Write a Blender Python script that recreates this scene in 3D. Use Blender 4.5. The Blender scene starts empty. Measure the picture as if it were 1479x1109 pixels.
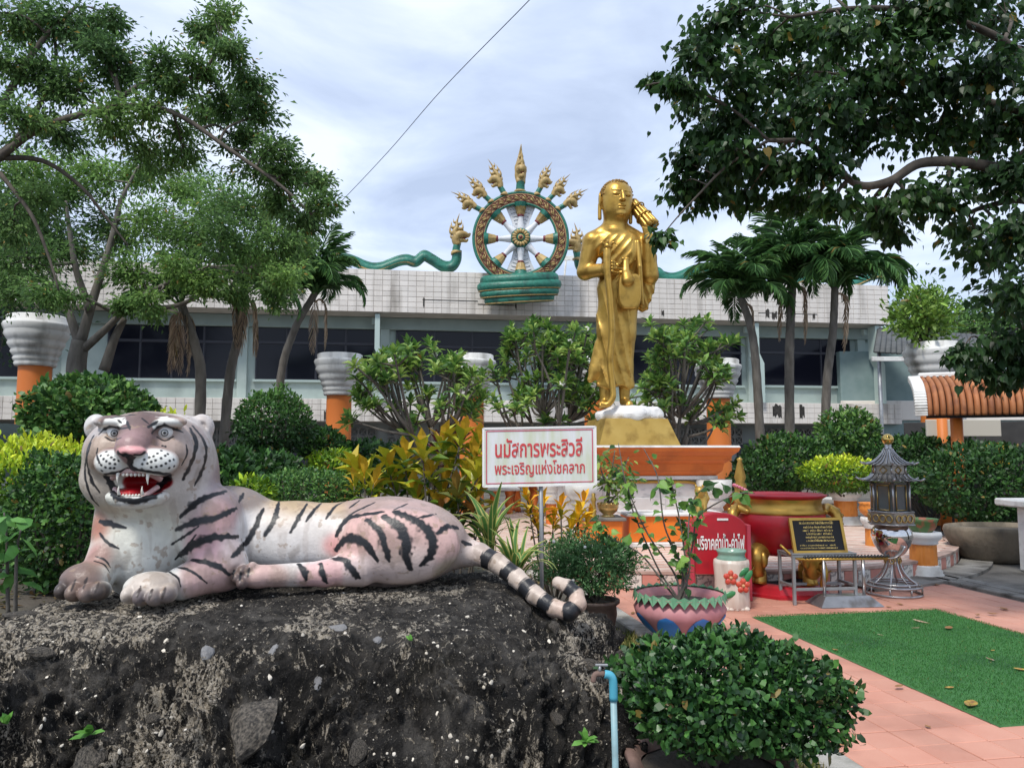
import bpy, math, random
import numpy as np
from mathutils import Vector, Matrix, Euler
R = math.radians
rng = np.random.default_rng(7)
random.seed(7)
S = bpy.context.scene
COL = S.collection

# ------------------------------------------------------------------ camera
CAM_H, FOC, CX, CY, HORIZON = 1.60, 1111.0, 739.5, 554.5, 650.0
PITCH = math.atan((HORIZON - CY) / FOC)
cam_d = bpy.data.cameras.new('camera'); cam = bpy.data.objects.new('camera', cam_d); COL.objects.link(cam)
cam.location = (0, 0, CAM_H); cam.rotation_euler = (R(90) + PITCH, 0, 0)
cam_d.sensor_width = 36; cam_d.lens = 36 * FOC / 1479; cam_d.clip_end = 2000
S.camera = cam

# ------------------------------------------------------------------ sky, sun, exposure
SUN_EL, SUN_AZ = 58.0, -150.0      # azimuth measured from +Y clockwise
w = bpy.data.worlds.new('World'); S.world = w; w.use_nodes = True
nt = w.node_tree; nt.nodes.clear()
def wn(t, **k):
    n = nt.nodes.new(t)
    for a, b in k.items(): setattr(n, a, b)
    return n
sky = wn('ShaderNodeTexSky', sky_type='NISHITA', sun_disc=False, sun_elevation=R(SUN_EL), sun_rotation=R(SUN_AZ))
bg1 = wn('ShaderNodeBackground'); bg1.inputs[1].default_value = 0.13
nt.links.new(sky.outputs[0], bg1.inputs[0])
tc = wn('ShaderNodeTexCoord'); sx = wn('ShaderNodeSeparateXYZ'); nt.links.new(tc.outputs['Generated'], sx.inputs[0])
zz = wn('ShaderNodeMath', operation='MAXIMUM'); zz.inputs[1].default_value = 0.0; nt.links.new(sx.outputs['Z'], zz.inputs[0])
za = wn('ShaderNodeMath', operation='ADD'); za.inputs[1].default_value = 0.16; nt.links.new(zz.outputs[0], za.inputs[0])
dv = wn('ShaderNodeVectorMath', operation='DIVIDE'); cz = wn('ShaderNodeCombineXYZ')
for i in range(2): nt.links.new(za.outputs[0], cz.inputs[i])
cz.inputs[2].default_value = 1.0
nt.links.new(tc.outputs['Generated'], dv.inputs[0]); nt.links.new(cz.outputs[0], dv.inputs[1])
n1 = wn('ShaderNodeTexNoise'); n1.inputs['Scale'].default_value = 1.5; n1.inputs['Detail'].default_value = 7; n1.inputs['Roughness'].default_value = .56
n1.inputs['Distortion'].default_value = .5
nt.links.new(dv.outputs[0], n1.inputs['Vector'])
cr = wn('ShaderNodeValToRGB')
for e, (p, c) in zip(cr.color_ramp.elements, [(0.36, (.40, .47, .62, 1)), (0.68, (.76, .82, .93, 1))]): e.position = p; e.color = c
e = cr.color_ramp.elements.new(0.5); e.color = (.53, .61, .77, 1)
nt.links.new(n1.outputs[0], cr.inputs[0])
bg2 = wn('ShaderNodeBackground'); bg2.inputs[1].default_value = 0.90; nt.links.new(cr.outputs[0], bg2.inputs[0])
mx = wn('ShaderNodeMixShader'); mx.inputs[0].default_value = 0.82
nt.links.new(bg1.outputs[0], mx.inputs[1]); nt.links.new(bg2.outputs[0], mx.inputs[2])
wo = wn('ShaderNodeOutputWorld'); nt.links.new(mx.outputs[0], wo.inputs[0])
sun_d = bpy.data.lights.new('sun', 'SUN'); sun_d.energy = 2.1; sun_d.angle = R(12); sun_d.color = (1, .955, .88)
sun = bpy.data.objects.new('sun', sun_d); COL.objects.link(sun)
_a = R(SUN_AZ); _d = Vector((math.sin(_a) * math.cos(R(SUN_EL)), math.cos(_a) * math.cos(R(SUN_EL)), math.sin(R(SUN_EL))))
sun.rotation_euler = _d.to_track_quat('Z', 'Y').to_euler(); sun.location = (0, 0, 40)
S.view_settings.view_transform = 'Standard'; S.view_settings.look = 'None'
S.view_settings.exposure = 0.70; S.view_settings.gamma = 1
S.cycles.max_bounces = 6; S.cycles.diffuse_bounces = 4; S.cycles.glossy_bounces = 3; S.cycles.transmission_bounces = 3
S.cycles.transparent_max_bounces = 6; S.cycles.use_denoising = True; S.cycles.sample_clamp_indirect = 6

# ------------------------------------------------------------------ photograph pixel -> place
CP, SP = math.cos(PITCH), math.sin(PITCH)
def ray(px, py):
    a, b = (px - CX) / FOC, (CY - py) / FOC
    return np.array([a, CP - b * SP, SP + b * CP])
def P(px, py, Y):
    d = ray(px, py); return np.array([0, 0, CAM_H]) + d * (Y / d[1])
def G(px, py, z=0.0):
    d = ray(px, py); return np.array([0, 0, CAM_H]) + d * ((z - CAM_H) / d[2])
def mpp(Y): return Y / FOC      # metres per photo pixel at that depth

# ------------------------------------------------------------------ noise (numpy)
_tab = np.random.default_rng(3).random(65536).astype(np.float64)
def vnoise(p, seed=0):
    p = np.asarray(p, float); i = np.floor(p).astype(np.int64); f = p - i; f = f * f * (3 - 2 * f)
    def h(dx, dy, dz):
        return _tab[(((i[..., 0] + dx) * 73856093) ^ ((i[..., 1] + dy) * 19349663) ^ ((i[..., 2] + dz) * 83492791) ^ (seed * 7919)) & 65535]
    x, y, z = f[..., 0], f[..., 1], f[..., 2]
    def l(a, b, t): return a + (b - a) * t
    return l(l(l(h(0,0,0), h(1,0,0), x), l(h(0,1,0), h(1,1,0), x), y), l(l(h(0,0,1), h(1,0,1), x), l(h(0,1,1), h(1,1,1), x), y), z) * 2 - 1
def fbm(p, o=4, seed=0, g=.5):
    p = np.asarray(p, float); r = 0; a = 1
    for k in range(o): r = r + a * vnoise(p * 2 ** k + 17.3 * k, seed + k); a *= g
    return r

def sstep(a, b, x): t = np.clip((x - a) / (b - a), 0, 1); return t * t * (3 - 2 * t)
# ------------------------------------------------------------------ meshes
WL = {}
def wloc(p): return WL.get(p.name, np.zeros(3)) if p else np.zeros(3)
def mk(name, V, F, mat, parent=None, smooth=False, col=None, label=None, kind=None, loc=None, rot=None):
    """one mesh object; V in world coordinates unless the parent is a local frame"""
    V = np.asarray(V, float)
    off = wloc(parent) if loc is None else np.zeros(3)
    me = bpy.data.meshes.new(name)
    F = [np.asarray(f, np.int32) for f in (F if isinstance(F, list) else [F]) if len(f)]
    me.vertices.add(len(V)); me.vertices.foreach_set('co', (V - off).astype(np.float32).ravel())
    idx = np.concatenate([f.ravel() for f in F]); tot = np.concatenate([np.full(len(f), f.shape[1]) for f in F])
    me.loops.add(len(idx)); me.loops.foreach_set('vertex_index', idx)
    me.polygons.add(len(tot)); me.polygons.foreach_set('loop_start', np.concatenate([[0], np.cumsum(tot)[:-1]]).astype(np.int32))
    me.update(calc_edges=True)
    if smooth is True: me.polygons.foreach_set('use_smooth', np.ones(len(tot), bool))
    else: me.polygons.foreach_set('use_smooth', np.zeros(len(tot), bool))
    if col is not None:
        ca = me.color_attributes.new('Col', 'FLOAT_COLOR', 'POINT')
        c = np.ones((len(V), 4), np.float32); c[:, :col.shape[1]] = col; ca.data.foreach_set('color', c.ravel())
    me.materials.append(mat)
    return link(name, me, parent, label, kind, loc, rot)
def link(name, me, parent=None, label=None, kind=None, loc=None, rot=None):
    o = bpy.data.objects.new(name, me); COL.objects.link(o); o.parent = parent
    if loc is not None: o.location = loc
    if rot is not None: o.rotation_euler = rot
    if label: o['label'] = label
    if kind: o['kind'] = kind
    if parent is not None: WL[o.name] = wloc(parent)
    return o
def tag(o, label=None, cat=None, group=None, kind=None):
    for k, v in (('label', label), ('category', cat), ('group', group), ('kind', kind)):
        if v: o[k] = v
    return o
def thing(name, label, cat, loc=(0, 0, 0), rz=0, group=None, local=False):
    o = bpy.data.objects.new(name, None); COL.objects.link(o); o.empty_display_size = .1
    o.location = loc; o.rotation_euler = (0, 0, rz); tag(o, label, cat, group)
    WL[o.name] = np.zeros(3) if local else np.array(loc, float)
    return o
def copy_tree(o, loc=None, rz=None, label=None, parent=None):
    c = o.copy(); COL.objects.link(c); c.parent = parent
    if loc is not None: c.location = loc
    if rz is not None: c.rotation_euler = (0, 0, rz)
    if label: c['label'] = label
    for ch in o.children: copy_tree(ch, parent=c)
    return c
def rotz(a): c, s = math.cos(a), math.sin(a); return np.array([[c, -s, 0], [s, c, 0], [0, 0, 1.]])
def rotm(e): return np.array(Euler(e).to_matrix())
def frame(d):
    d = np.asarray(d, float); d = d / (np.linalg.norm(d) + 1e-12)
    a = np.array([0, 0, 1.]) if abs(d[2]) < .9 else np.array([1., 0, 0])
    u = np.cross(a, d); u /= np.linalg.norm(u); return u, np.cross(d, u), d
def smoothpath(pts, n=8):
    """Catmull-Rom through points (any width of columns)"""
    p = np.asarray(pts, float); p = np.vstack([2 * p[0] - p[1], p, 2 * p[-1] - p[-2]]); out = []
    for i in range(1, len(p) - 2):
        for t in np.linspace(0, 1, n, endpoint=False):
            a, b, c, d = p[i-1], p[i], p[i+1], p[i+2]
            out.append(.5 * (2*b + (c-a)*t + (2*a-5*b+4*c-d)*t*t + (3*b-a-3*c+d)*t**3))
    out.append(p[-2]); return np.array(out)
class MB:
    def __init__(s): s.V = []; s.F = []; s.n = 0
    def add(s, V, F):
        V = np.asarray(V, float); s.V.append(V)
        for f in (F if isinstance(F, list) else [F]):
            f = np.asarray(f, np.int64)
            if len(f): s.F.append(f + s.n)
        s.n += len(V); return s
    def box(s, c, d, b=.004, rot=None):
        X, Y, Z = [x / 2 for x in d]; b = min(b, X * .45, Y * .45, Z * .45); V = []; id = {}
        for sx in (-1, 1):
            for sy in (-1, 1):
                for sz in (-1, 1):
                    for k, v in enumerate(((sx*X, sy*(Y-b), sz*(Z-b)), (sx*(X-b), sy*Y, sz*(Z-b)), (sx*(X-b), sy*(Y-b), sz*Z))):
                        id[sx, sy, sz, k] = len(V); V.append(v)
        q = []; t = []
        for a in (-1, 1):
            q.append([id[a,-1,-1,0], id[a,1,-1,0], id[a,1,1,0], id[a,-1,1,0]][::a])
            q.append([id[-1,a,-1,1], id[1,a,-1,1], id[1,a,1,1], id[-1,a,1,1]][::-a])
            q.append([id[-1,-1,a,2], id[1,-1,a,2], id[1,1,a,2], id[-1,1,a,2]][::a])
            for e in (-1, 1):
                q.append([id[a,e,-1,0], id[a,e,1,0], id[a,e,1,1], id[a,e,-1,1]][::-a*e])
                q.append([id[a,-1,e,0], id[a,1,e,0], id[a,1,e,2], id[a,-1,e,2]][::a*e])
                q.append([id[-1,a,e,1], id[1,a,e,1], id[1,a,e,2], id[-1,a,e,2]][::-a*e])
                for g in (-1, 1): t.append([id[a,e,g,0], id[a,e,g,1], id[a,e,g,2]][::a*e*g])
        V = np.array(V)
        if rot is not None: V = V @ np.asarray(rot).T
        return s.add(V + np.asarray(c), [np.array(q), np.array(t)])
    def tube(s, pts, rad, n=8, cap=True, flat=None):
        p = np.asarray(pts, float); m = len(p); rad = np.broadcast_to(np.asarray(rad, float), (m,))
        t = np.gradient(p, axis=0); u, v, _ = frame(t[0]); V = []
        for i in range(m):
            d = t[i] / (np.linalg.norm(t[i]) + 1e-12); u = u - d * (u @ d); u /= np.linalg.norm(u) + 1e-12; v = np.cross(d, u)
            a = np.linspace(0, 2 * np.pi, n, endpoint=False)
            V.append(p[i] + rad[i] * (np.cos(a)[:, None] * u + np.sin(a)[:, None] * v * (flat or 1)))
        V = np.vstack(V); i, j = np.meshgrid(np.arange(m - 1), np.arange(n), indexing='ij'); j2 = (j + 1) % n
        F = [np.stack([i*n+j, i*n+j2, (i+1)*n+j2, (i+1)*n+j], -1).reshape(-1, 4)]
        if cap:
            V = np.vstack([V, p[0], p[-1]]); a = np.arange(n); b = (a + 1) % n
            F += [np.stack([b, a, np.full(n, m*n)], -1), np.stack([(m-1)*n+a, (m-1)*n+b, np.full(n, m*n+1)], -1)]
        return s.add(V, F)
    def lathe(s, prof, n=24, c=(0, 0, 0), rot=None, sq=(1, 1), a0=0, wav=None):
        prof = np.asarray(prof, float); m = len(prof); a = np.linspace(0, 2*np.pi, n, endpoint=False) + a0
        k = np.ones(n) if wav is None else wav(a)
        V = np.stack([prof[:, :1] * np.cos(a) * k * sq[0], prof[:, :1] * np.sin(a) * k * sq[1], np.repeat(prof[:, 1:2], n, 1)], -1).reshape(-1, 3)
        i, j = np.meshgrid(np.arange(m - 1), np.arange(n), indexing='ij'); j2 = (j + 1) % n
        F = np.stack([i*n+j, i*n+j2, (i+1)*n+j2, (i+1)*n+j], -1).reshape(-1, 4)
        if rot is not None: V = V @ np.asarray(rot).T
        return s.add(V + np.asarray(c), F)
    def ball(s, c, r, n=12, rot=None):
        r = np.broadcast_to(np.asarray(r, float), (3,)); t = np.linspace(-np.pi/2, np.pi/2, n // 2 + 2)
        m = MB().lathe(np.stack([np.cos(t), np.sin(t)], -1), n); V = m.V[0] * r
        if rot is not None: V = V @ np.asarray(rot).T
        return s.add(V + np.asarray(c), m.F)
    def prism(s, poly, th, o=(0, 0, 0), ux=(1, 0, 0), uy=(0, 0, 1)):
        """flat outline (m,2) given thickness th along -(ux x uy)"""
        p = np.asarray(poly, float); ux, uy = np.asarray(ux, float), np.asarray(uy, float); nrm = np.cross(ux, uy); m = len(p)
        A = np.asarray(o) + p[:, :1] * ux + p[:, 1:] * uy; a = np.arange(m); b = (a + 1) % m
        return s.add(np.vstack([A, A - nrm * th]), [a[None], (a[::-1] + m)[None], np.stack([b, a, a + m, b + m], -1)])
    def build(s, name, mat, parent=None, smooth=False, **k):
        return mk(name, np.vstack(s.V), s.F, mat, parent, smooth, **k)

# ------------------------------------------------------------------ implicit surfaces
def smin(a, b, k): h = np.clip(.5 + .5 * (b - a) / k, 0, 1); return b + (a - b) * h - k * h * (1 - h)
def smax(a, b, k): return -smin(-a, -b, k)
def sd_ell(p, c, r, rot=None):
    q = p - np.asarray(c)
    if rot is not None: q = q @ np.asarray(rot)
    r = np.asarray(r, float); k0 = np.linalg.norm(q / r, axis=-1); k1 = np.linalg.norm(q / (r * r), axis=-1); return k0 * (k0 - 1) / (k1 + 1e-9)
def sd_cone(p, a, b, ra, rb, fl=None):
    a, b = np.asarray(a, float), np.asarray(b, float); ab = b - a
    t = np.clip((p - a) @ ab / (ab @ ab), 0, 1); d = p - a - t[..., None] * ab
    if fl is not None: d = d / np.asarray(fl)
    return np.linalg.norm(d, axis=-1) - (ra + (rb - ra) * t)
def sd_path(p, pts, rad, k=.03, fl=None):
    r = None
    for i in range(len(pts) - 1):
        d = sd_cone(p, pts[i], pts[i+1], rad[i], rad[i+1], fl); r = d if r is None else smin(r, d, k)
    return r
def nets(f, lo, hi, h):
    lo = np.asarray(lo, float); n = (np.ceil((np.asarray(hi) - lo) / (4 * h)).astype(int) + 1)
    gc = np.stack(np.meshgrid(*[lo[a] + (np.arange(n[a]) * 4 + 1.5) * h for a in range(3)], indexing='ij'), -1)
    dc = f(gc.reshape(-1, 3)).reshape(n); act = np.argwhere(np.abs(dc) < 4 * h * 2.0)
    D = np.repeat(np.repeat(np.repeat(np.where(dc < 0, -1., 1.), 4, 0), 4, 1), 4, 2)
    sub = np.stack(np.meshgrid(*[np.arange(4)] * 3, indexing='ij'), -1).reshape(-1, 3)
    ix = (act[:, None] * 4 + sub).reshape(-1, 3)
    out = np.concatenate([f(lo + c * h) for c in np.array_split(ix, max(1, len(ix) // 200000))])
    D[ix[:, 0], ix[:, 1], ix[:, 2]] = out
    I = D < 0; cnt = sum(I[a:a-1 or None, b:b-1 or None, c:c-1 or None].astype(np.int8) for a in (0, 1) for b in (0, 1) for c in (0, 1))
    cells = np.argwhere((cnt > 0) & (cnt < 8)); ids = -np.ones(cnt.shape, np.int64); ids[tuple(cells.T)] = np.arange(len(cells))
    acc = np.zeros((len(cells), 3)); num = np.zeros(len(cells))
    cor = np.array([[a, b, c] for a in (0, 1) for b in (0, 1) for c in (0, 1)])
    val = [D[tuple((cells + k).T)] for k in cor]
    for i in range(8):
        for j in range(i + 1, 8):
            if np.abs(cor[i] - cor[j]).sum() == 1:
                a, b = val[i], val[j]; m = (a < 0) != (b < 0); t = np.where(m, a / np.where(m, a - b, 1), 0)
                acc[m] += (cor[i] + t[:, None] * (cor[j] - cor[i]))[m]; num[m] += 1
    V = lo + (cells + acc / num[:, None]) * h; Q = []
    for ax in range(3):
        s0 = [slice(None)] * 3; s1 = [slice(None)] * 3; s0[ax] = slice(None, -1); s1[ax] = slice(1, None)
        e = np.argwhere(I[tuple(s0)] != I[tuple(s1)]); b, c = [(1, 2), (2, 0), (0, 1)][ax]
        e = e[(e[:, b] > 0) & (e[:, c] > 0)]
        ob, oc = np.eye(3, dtype=int)[b], np.eye(3, dtype=int)[c]
        q = np.stack([ids[tuple(k.T)] for k in (e - ob - oc, e - oc, e, e - ob)], -1)
        fl = ~I[tuple(e.T)]; q[fl] = q[fl][:, ::-1]; Q.append(q)
    Q = np.vstack(Q); return V, Q[(Q >= 0).all(1)]
def grad(f, V, e=.002):
    g = np.stack([f(V + np.eye(3)[a] * e) - f(V - np.eye(3)[a] * e) for a in range(3)], -1)
    return g / (np.linalg.norm(g, axis=1, keepdims=True) + 1e-9)
def snap(f, V, it=1, lim=.02):
    for _ in range(it): V = V - np.clip(f(V), -lim, lim)[:, None] * grad(f, V)
    return V
def subdiv(V, Q):
    n = len(V); E = np.sort(np.stack([Q, np.roll(Q, -1, 1)], -1).reshape(-1, 2), 1)
    u, inv = np.unique(E[:, 0] * n + E[:, 1], return_inverse=True); a, b = u // n, u % n
    inv = inv.reshape(-1, 4); m = len(u); c = n + m + np.arange(len(Q))
    W = np.vstack([V, (V[a] + V[b]) / 2, V[Q].mean(1)])
    F = np.vstack([np.stack([Q[:, k], n + inv[:, k], c, n + inv[:, k-1]], -1) for k in range(4)]); return W, F
def march(f, o, d, t0=0., n=60):
    t = t0
    for _ in range(n):
        s = float(f((o + d * t)[None])[0]); t += s * .8
        if abs(s) < 5e-4: break
    return o + d * t

# ------------------------------------------------------------------ materials
_mats = {}
def MAT(name, c, c2=None, scale=6, rough=.6, metal=0, bump=0, bscale=60, orand=0, attr=False, spec=.5, detail=5, trans=0, coat=0,
        dirt=None, dscale=3, dlo=.5, dhi=.7, stretch=(1, 1, 1), tint=None, bdist=.02, pos=False, lo=.35, hi=.65):
    if name in _mats: return _mats[name]
    m = bpy.data.materials.new(name); m.use_nodes = True; t = m.node_tree; N = t.nodes; L = t.links
    b = N['Principled BSDF']; b.inputs['Roughness'].default_value = rough; b.inputs['Metallic'].default_value = metal
    b.inputs['Specular IOR Level'].default_value = spec; b.inputs['Coat Weight'].default_value = coat
    tc = N.new('ShaderNodeTexCoord'); mp = N.new('ShaderNodeMapping'); mp.inputs['Scale'].default_value = stretch; L.new((N.new('ShaderNodeNewGeometry').outputs['Position'] if pos else tc.outputs['Object']), mp.inputs[0])
    def noise(sc, dt=detail):
        n = N.new('ShaderNodeTexNoise'); n.inputs['Scale'].default_value = sc; n.inputs['Detail'].default_value = dt; L.new(mp.outputs[0], n.inputs['Vector']); return n
    def ramp(src, lo, hi):
        r = N.new('ShaderNodeMapRange'); r.inputs[1].default_value = lo; r.inputs[2].default_value = hi; L.new(src, r.inputs[0]); return r.outputs[0]
    def mix(f, a, bb, mode='MIX'):
        x = N.new('ShaderNodeMix'); x.data_type = 'RGBA'; x.blend_type = mode
        for k, v in ((0, f), (6, a), (7, bb)):
            if hasattr(v, 'links'): L.new(v, x.inputs[k])
            else: x.inputs[k].default_value = v if k == 0 else (*v, 1)
        return x.outputs[2]
    cur = tuple(c)
    if attr:
        at = N.new('ShaderNodeVertexColor'); at.layer_name = 'Col'; cur = at.outputs[0]
        if tint: cur = mix(1.0, cur, tint, 'MULTIPLY')
    if c2 is not None: cur = mix(ramp(noise(scale).outputs[0], lo, hi), cur, tuple(c2))
    if dirt is not None: cur = mix(ramp(noise(dscale, 8).outputs[0], dlo, dhi), cur, tuple(dirt))
    if orand:
        oi = N.new('ShaderNodeObjectInfo'); h = N.new('ShaderNodeHueSaturation'); mr = N.new('ShaderNodeMapRange')
        mr.inputs[3].default_value = 1 - orand; mr.inputs[4].default_value = 1 + orand; L.new(oi.outputs['Random'], mr.inputs[0]); L.new(mr.outputs[0], h.inputs['Value'])
        if hasattr(cur, 'links'): L.new(cur, h.inputs['Color'])
        else: h.inputs['Color'].default_value = (*cur, 1)
        cur = h.outputs[0]
    if hasattr(cur, 'links'): L.new(cur, b.inputs['Base Color'])
    else: b.inputs['Base Color'].default_value = (*cur, 1)
    if bump:
        bp = N.new('ShaderNodeBump'); bp.inputs['Strength'].default_value = bump; bp.inputs['Distance'].default_value = bdist
        L.new(noise(bscale, 4).outputs[0], bp.inputs['Height']); L.new(bp.outputs[0], b.inputs['Normal'])
    if trans:
        tr = N.new('ShaderNodeBsdfTranslucent'); ms = N.new('ShaderNodeMixShader'); ms.inputs[0].default_value = trans
        if hasattr(cur, 'links'): L.new(cur, tr.inputs[0])
        else: tr.inputs[0].default_value = (*cur, 1)
        L.new(b.outputs[0], ms.inputs[1]); L.new(tr.outputs[0], ms.inputs[2]); L.new(ms.outputs[0], N['Material Output'].inputs[0])
    _mats[name] = m; return m
def srgb(r, g, b): return tuple(((v / 255) / 12.92 if v / 255 <= .04045 else ((v / 255 + .055) / 1.055) ** 2.4) for v in (r, g, b))
# ------------------------------------------------------------------ leaves, shrubs, trees
LEAF = {
 'rhomb': (np.array([[0,0,0],[.45,.5,.12],[1,0,0],[.45,-.5,.12]]), [np.array([[0,2,1],[0,3,2]])]),
 'oval': (np.array([[0,0,0],[.3,.46,.07],[.3,-.46,.07],[.72,.38,.05],[.72,-.38,.05],[1,0,-.05]]), [np.array([[0,2,1],[3,4,5]]), np.array([[1,2,4,3]])]),
 'heart': (np.array([[.03,0,0],[-.05,.22,.02],[.14,.46,.06],[.48,.38,.04],[.74,.10,-.03],[1.08,0,-.14],[.74,-.10,-.03],[.48,-.38,.04],[.14,-.46,.06],[-.05,-.22,.02]]), [np.array([[0,9,8,7,6,5,4,3,2,1]])]),
 'long': (np.array([[0,0,0],[.25,.34,.1],[.25,0,.02],[.25,-.34,.1],[.62,.5,.12],[.62,0,.03],[.62,-.5,.12],[1,0,-.08]]),
          [np.array([[0,2,1],[0,3,2],[4,5,7],[5,6,7]]), np.array([[1,2,5,4],[2,3,6,5]])]),
}
def unit(a): return a / (np.linalg.norm(a, axis=-1, keepdims=True) + 1e-9)
def leafset(pos, axis, nrm, size, asp=.5, tmpl='rhomb'):
    """many leaves: pos, axis (where each points), nrm (its face), length"""
    T, F = LEAF[tmpl]; pos = np.asarray(pos); n, k = len(pos), len(T); a = unit(axis); b = unit(np.cross(nrm, a)); c = np.cross(a, b)
    s = np.broadcast_to(np.asarray(size, float), (n,))[:, None, None]
    V = pos[:, None] + s * (T[None, :, :1] * a[:, None] + T[None, :, 1:2] * asp * b[:, None] + T[None, :, 2:] * c[:, None])
    o = (np.arange(n) * k)[:, None, None]
    return V.reshape(-1, 3), [(f[None] + o).reshape(-1, f.shape[1]) for f in F], k
def leafcols(n, k, pal, g, t=None, var=.25):
    pal = np.asarray(pal, float); x = g.random(n) if t is None else np.clip(t + g.normal(0, .16, n), 0, .999)
    f = x * (len(pal) - 1); i = np.clip(f.astype(int), 0, len(pal) - 2); f = (f - i)[:, None]
    c = pal[i] * (1 - f) + pal[i + 1] * f; c = c * (1 + g.normal(0, var, (n, 1))).clip(.45, 1.7); dead = g.random(n) < .010; c[dead] = np.array([.16, .12, .03]) * g.uniform(.5, 1.3, (dead.sum(), 1))
    return np.repeat(c, k, 0)
def leafmat(name, rough=.45, trans=.32, spec=.35, tint=(1.55, 1.5, 1.5)): return MAT(name, (1, 1, 1), attr=True, rough=rough, trans=trans, spec=spec, tint=tint)
LM = leafmat('leaf_soft'); LMG = leafmat('leaf_glossy', .36, .2, .4); LMD = leafmat('leaf_matte', .6, .3, .2); LMT = leafmat('leaf_tree', .5, .5, .3, (2.4, 2.25, 2.3)); LMB = leafmat('leaf_heart', .42, .42, .35, (2.2, 2.15, 1.9))
BARK = MAT('bark', (.055, .045, .036), (.105, .088, .07), 9, .9, bump=.6, bscale=30, stretch=(1, 1, .25))
BARKG = MAT('bark_grey', (.09, .08, .068), (.16, .145, .125), 9, .9, bump=.5, bscale=30, stretch=(1, 1, .3))
DG = [(.010, .030, .010), (.022, .062, .016), (.040, .105, .022), (.075, .165, .03)]          # dark clipped shrub
YG = [(.035, .085, .012), (.10, .20, .015), (.26, .36, .02), (.40, .45, .03)]                 # golden new growth
MG = [(.018, .055, .016), (.040, .105, .026), (.070, .155, .035), (.12, .22, .05)]
def shell(n, c, r, g, thick=.25, lump=.16, freq=2.2, seed=0, bottom=-1.):
    d = unit(g.normal(size=(int(n * 1.6) + 10, 3))); d = d[d[:, 2] > bottom][:n]
    k = 1 + (lump + .03) * fbm(d * freq + seed * 3.1, 3, seed) - thick * g.random(len(d)) ** 1.6 + (g.random(len(d)) < .05) * .16 * g.random(len(d))
    return np.asarray(c) + d * np.asarray(r) * k[:, None], unit(d / np.asarray(r))
def shrub_crown(name, parent, c, r, n, size, pal, seed=0, tmpl='oval', asp=.5, mat=None, thick=.3, lump=.16, bottom=-1., top=None, up=.25, freq=2.2, tlo=0., thi=.85):
    g = np.random.default_rng(seed + 100)
    p, d = shell(n, c, r, g, thick, lump, freq, seed, bottom); n = len(p)
    ax = unit(d * .7 + g.normal(0, .6, (n, 3)) + [0, 0, up]); nr = unit(d + g.normal(0, .45, (n, 3)) + [0, 0, .35])
    V, F, k = leafset(p, ax, nr, size * np.clip(g.lognormal(-.05, .32, n), .4, 1.7), asp, tmpl)
    zt = (p[:, 2] - np.asarray(c)[2]) / np.asarray(r)[2] * .5 + .5
    t = None if top is None else tlo + (thi - tlo) * np.clip((zt - top[0]) / (top[1] - top[0]), 0, 1) + .1 * fbm(p * 6, 2, seed)
    return mk(name, V, F, mat or LM, parent, False, leafcols(n, k, pal, g, t))
def stems(name, parent, base, c, r, n, rad, seed=0, mat=None, k=.75):
    g = np.random.default_rng(seed + 200); m = MB(); base = np.asarray(base, float); c = np.asarray(c, float)
    for i in range(n):
        e = c + unit(g.normal(size=3) * [1, 1, .6] + [0, 0, .5]) * np.asarray(r) * k; b = base + g.normal(0, rad * 1.5, 3) * [1, 1, 0]
        q = (b + e) / 2 + g.normal(0, .06, 3) * np.asarray(r)
        m.tube(smoothpath([b, q, e], 4), np.linspace(rad, rad * .3, 9), 5)
    return m.build(name, mat or BARK, parent, True)
def shrub(name, label, base, c, r, n, size, pal, seed=0, cat='shrub', group=None, ns=7, rad=.02, **k):
    t = thing(name, label, cat, base, group=group)
    shrub_crown('crown', t, c, r, n, size, pal, seed, **k); stems('stem', t, base, c, r, ns, rad, seed); return t
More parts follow.
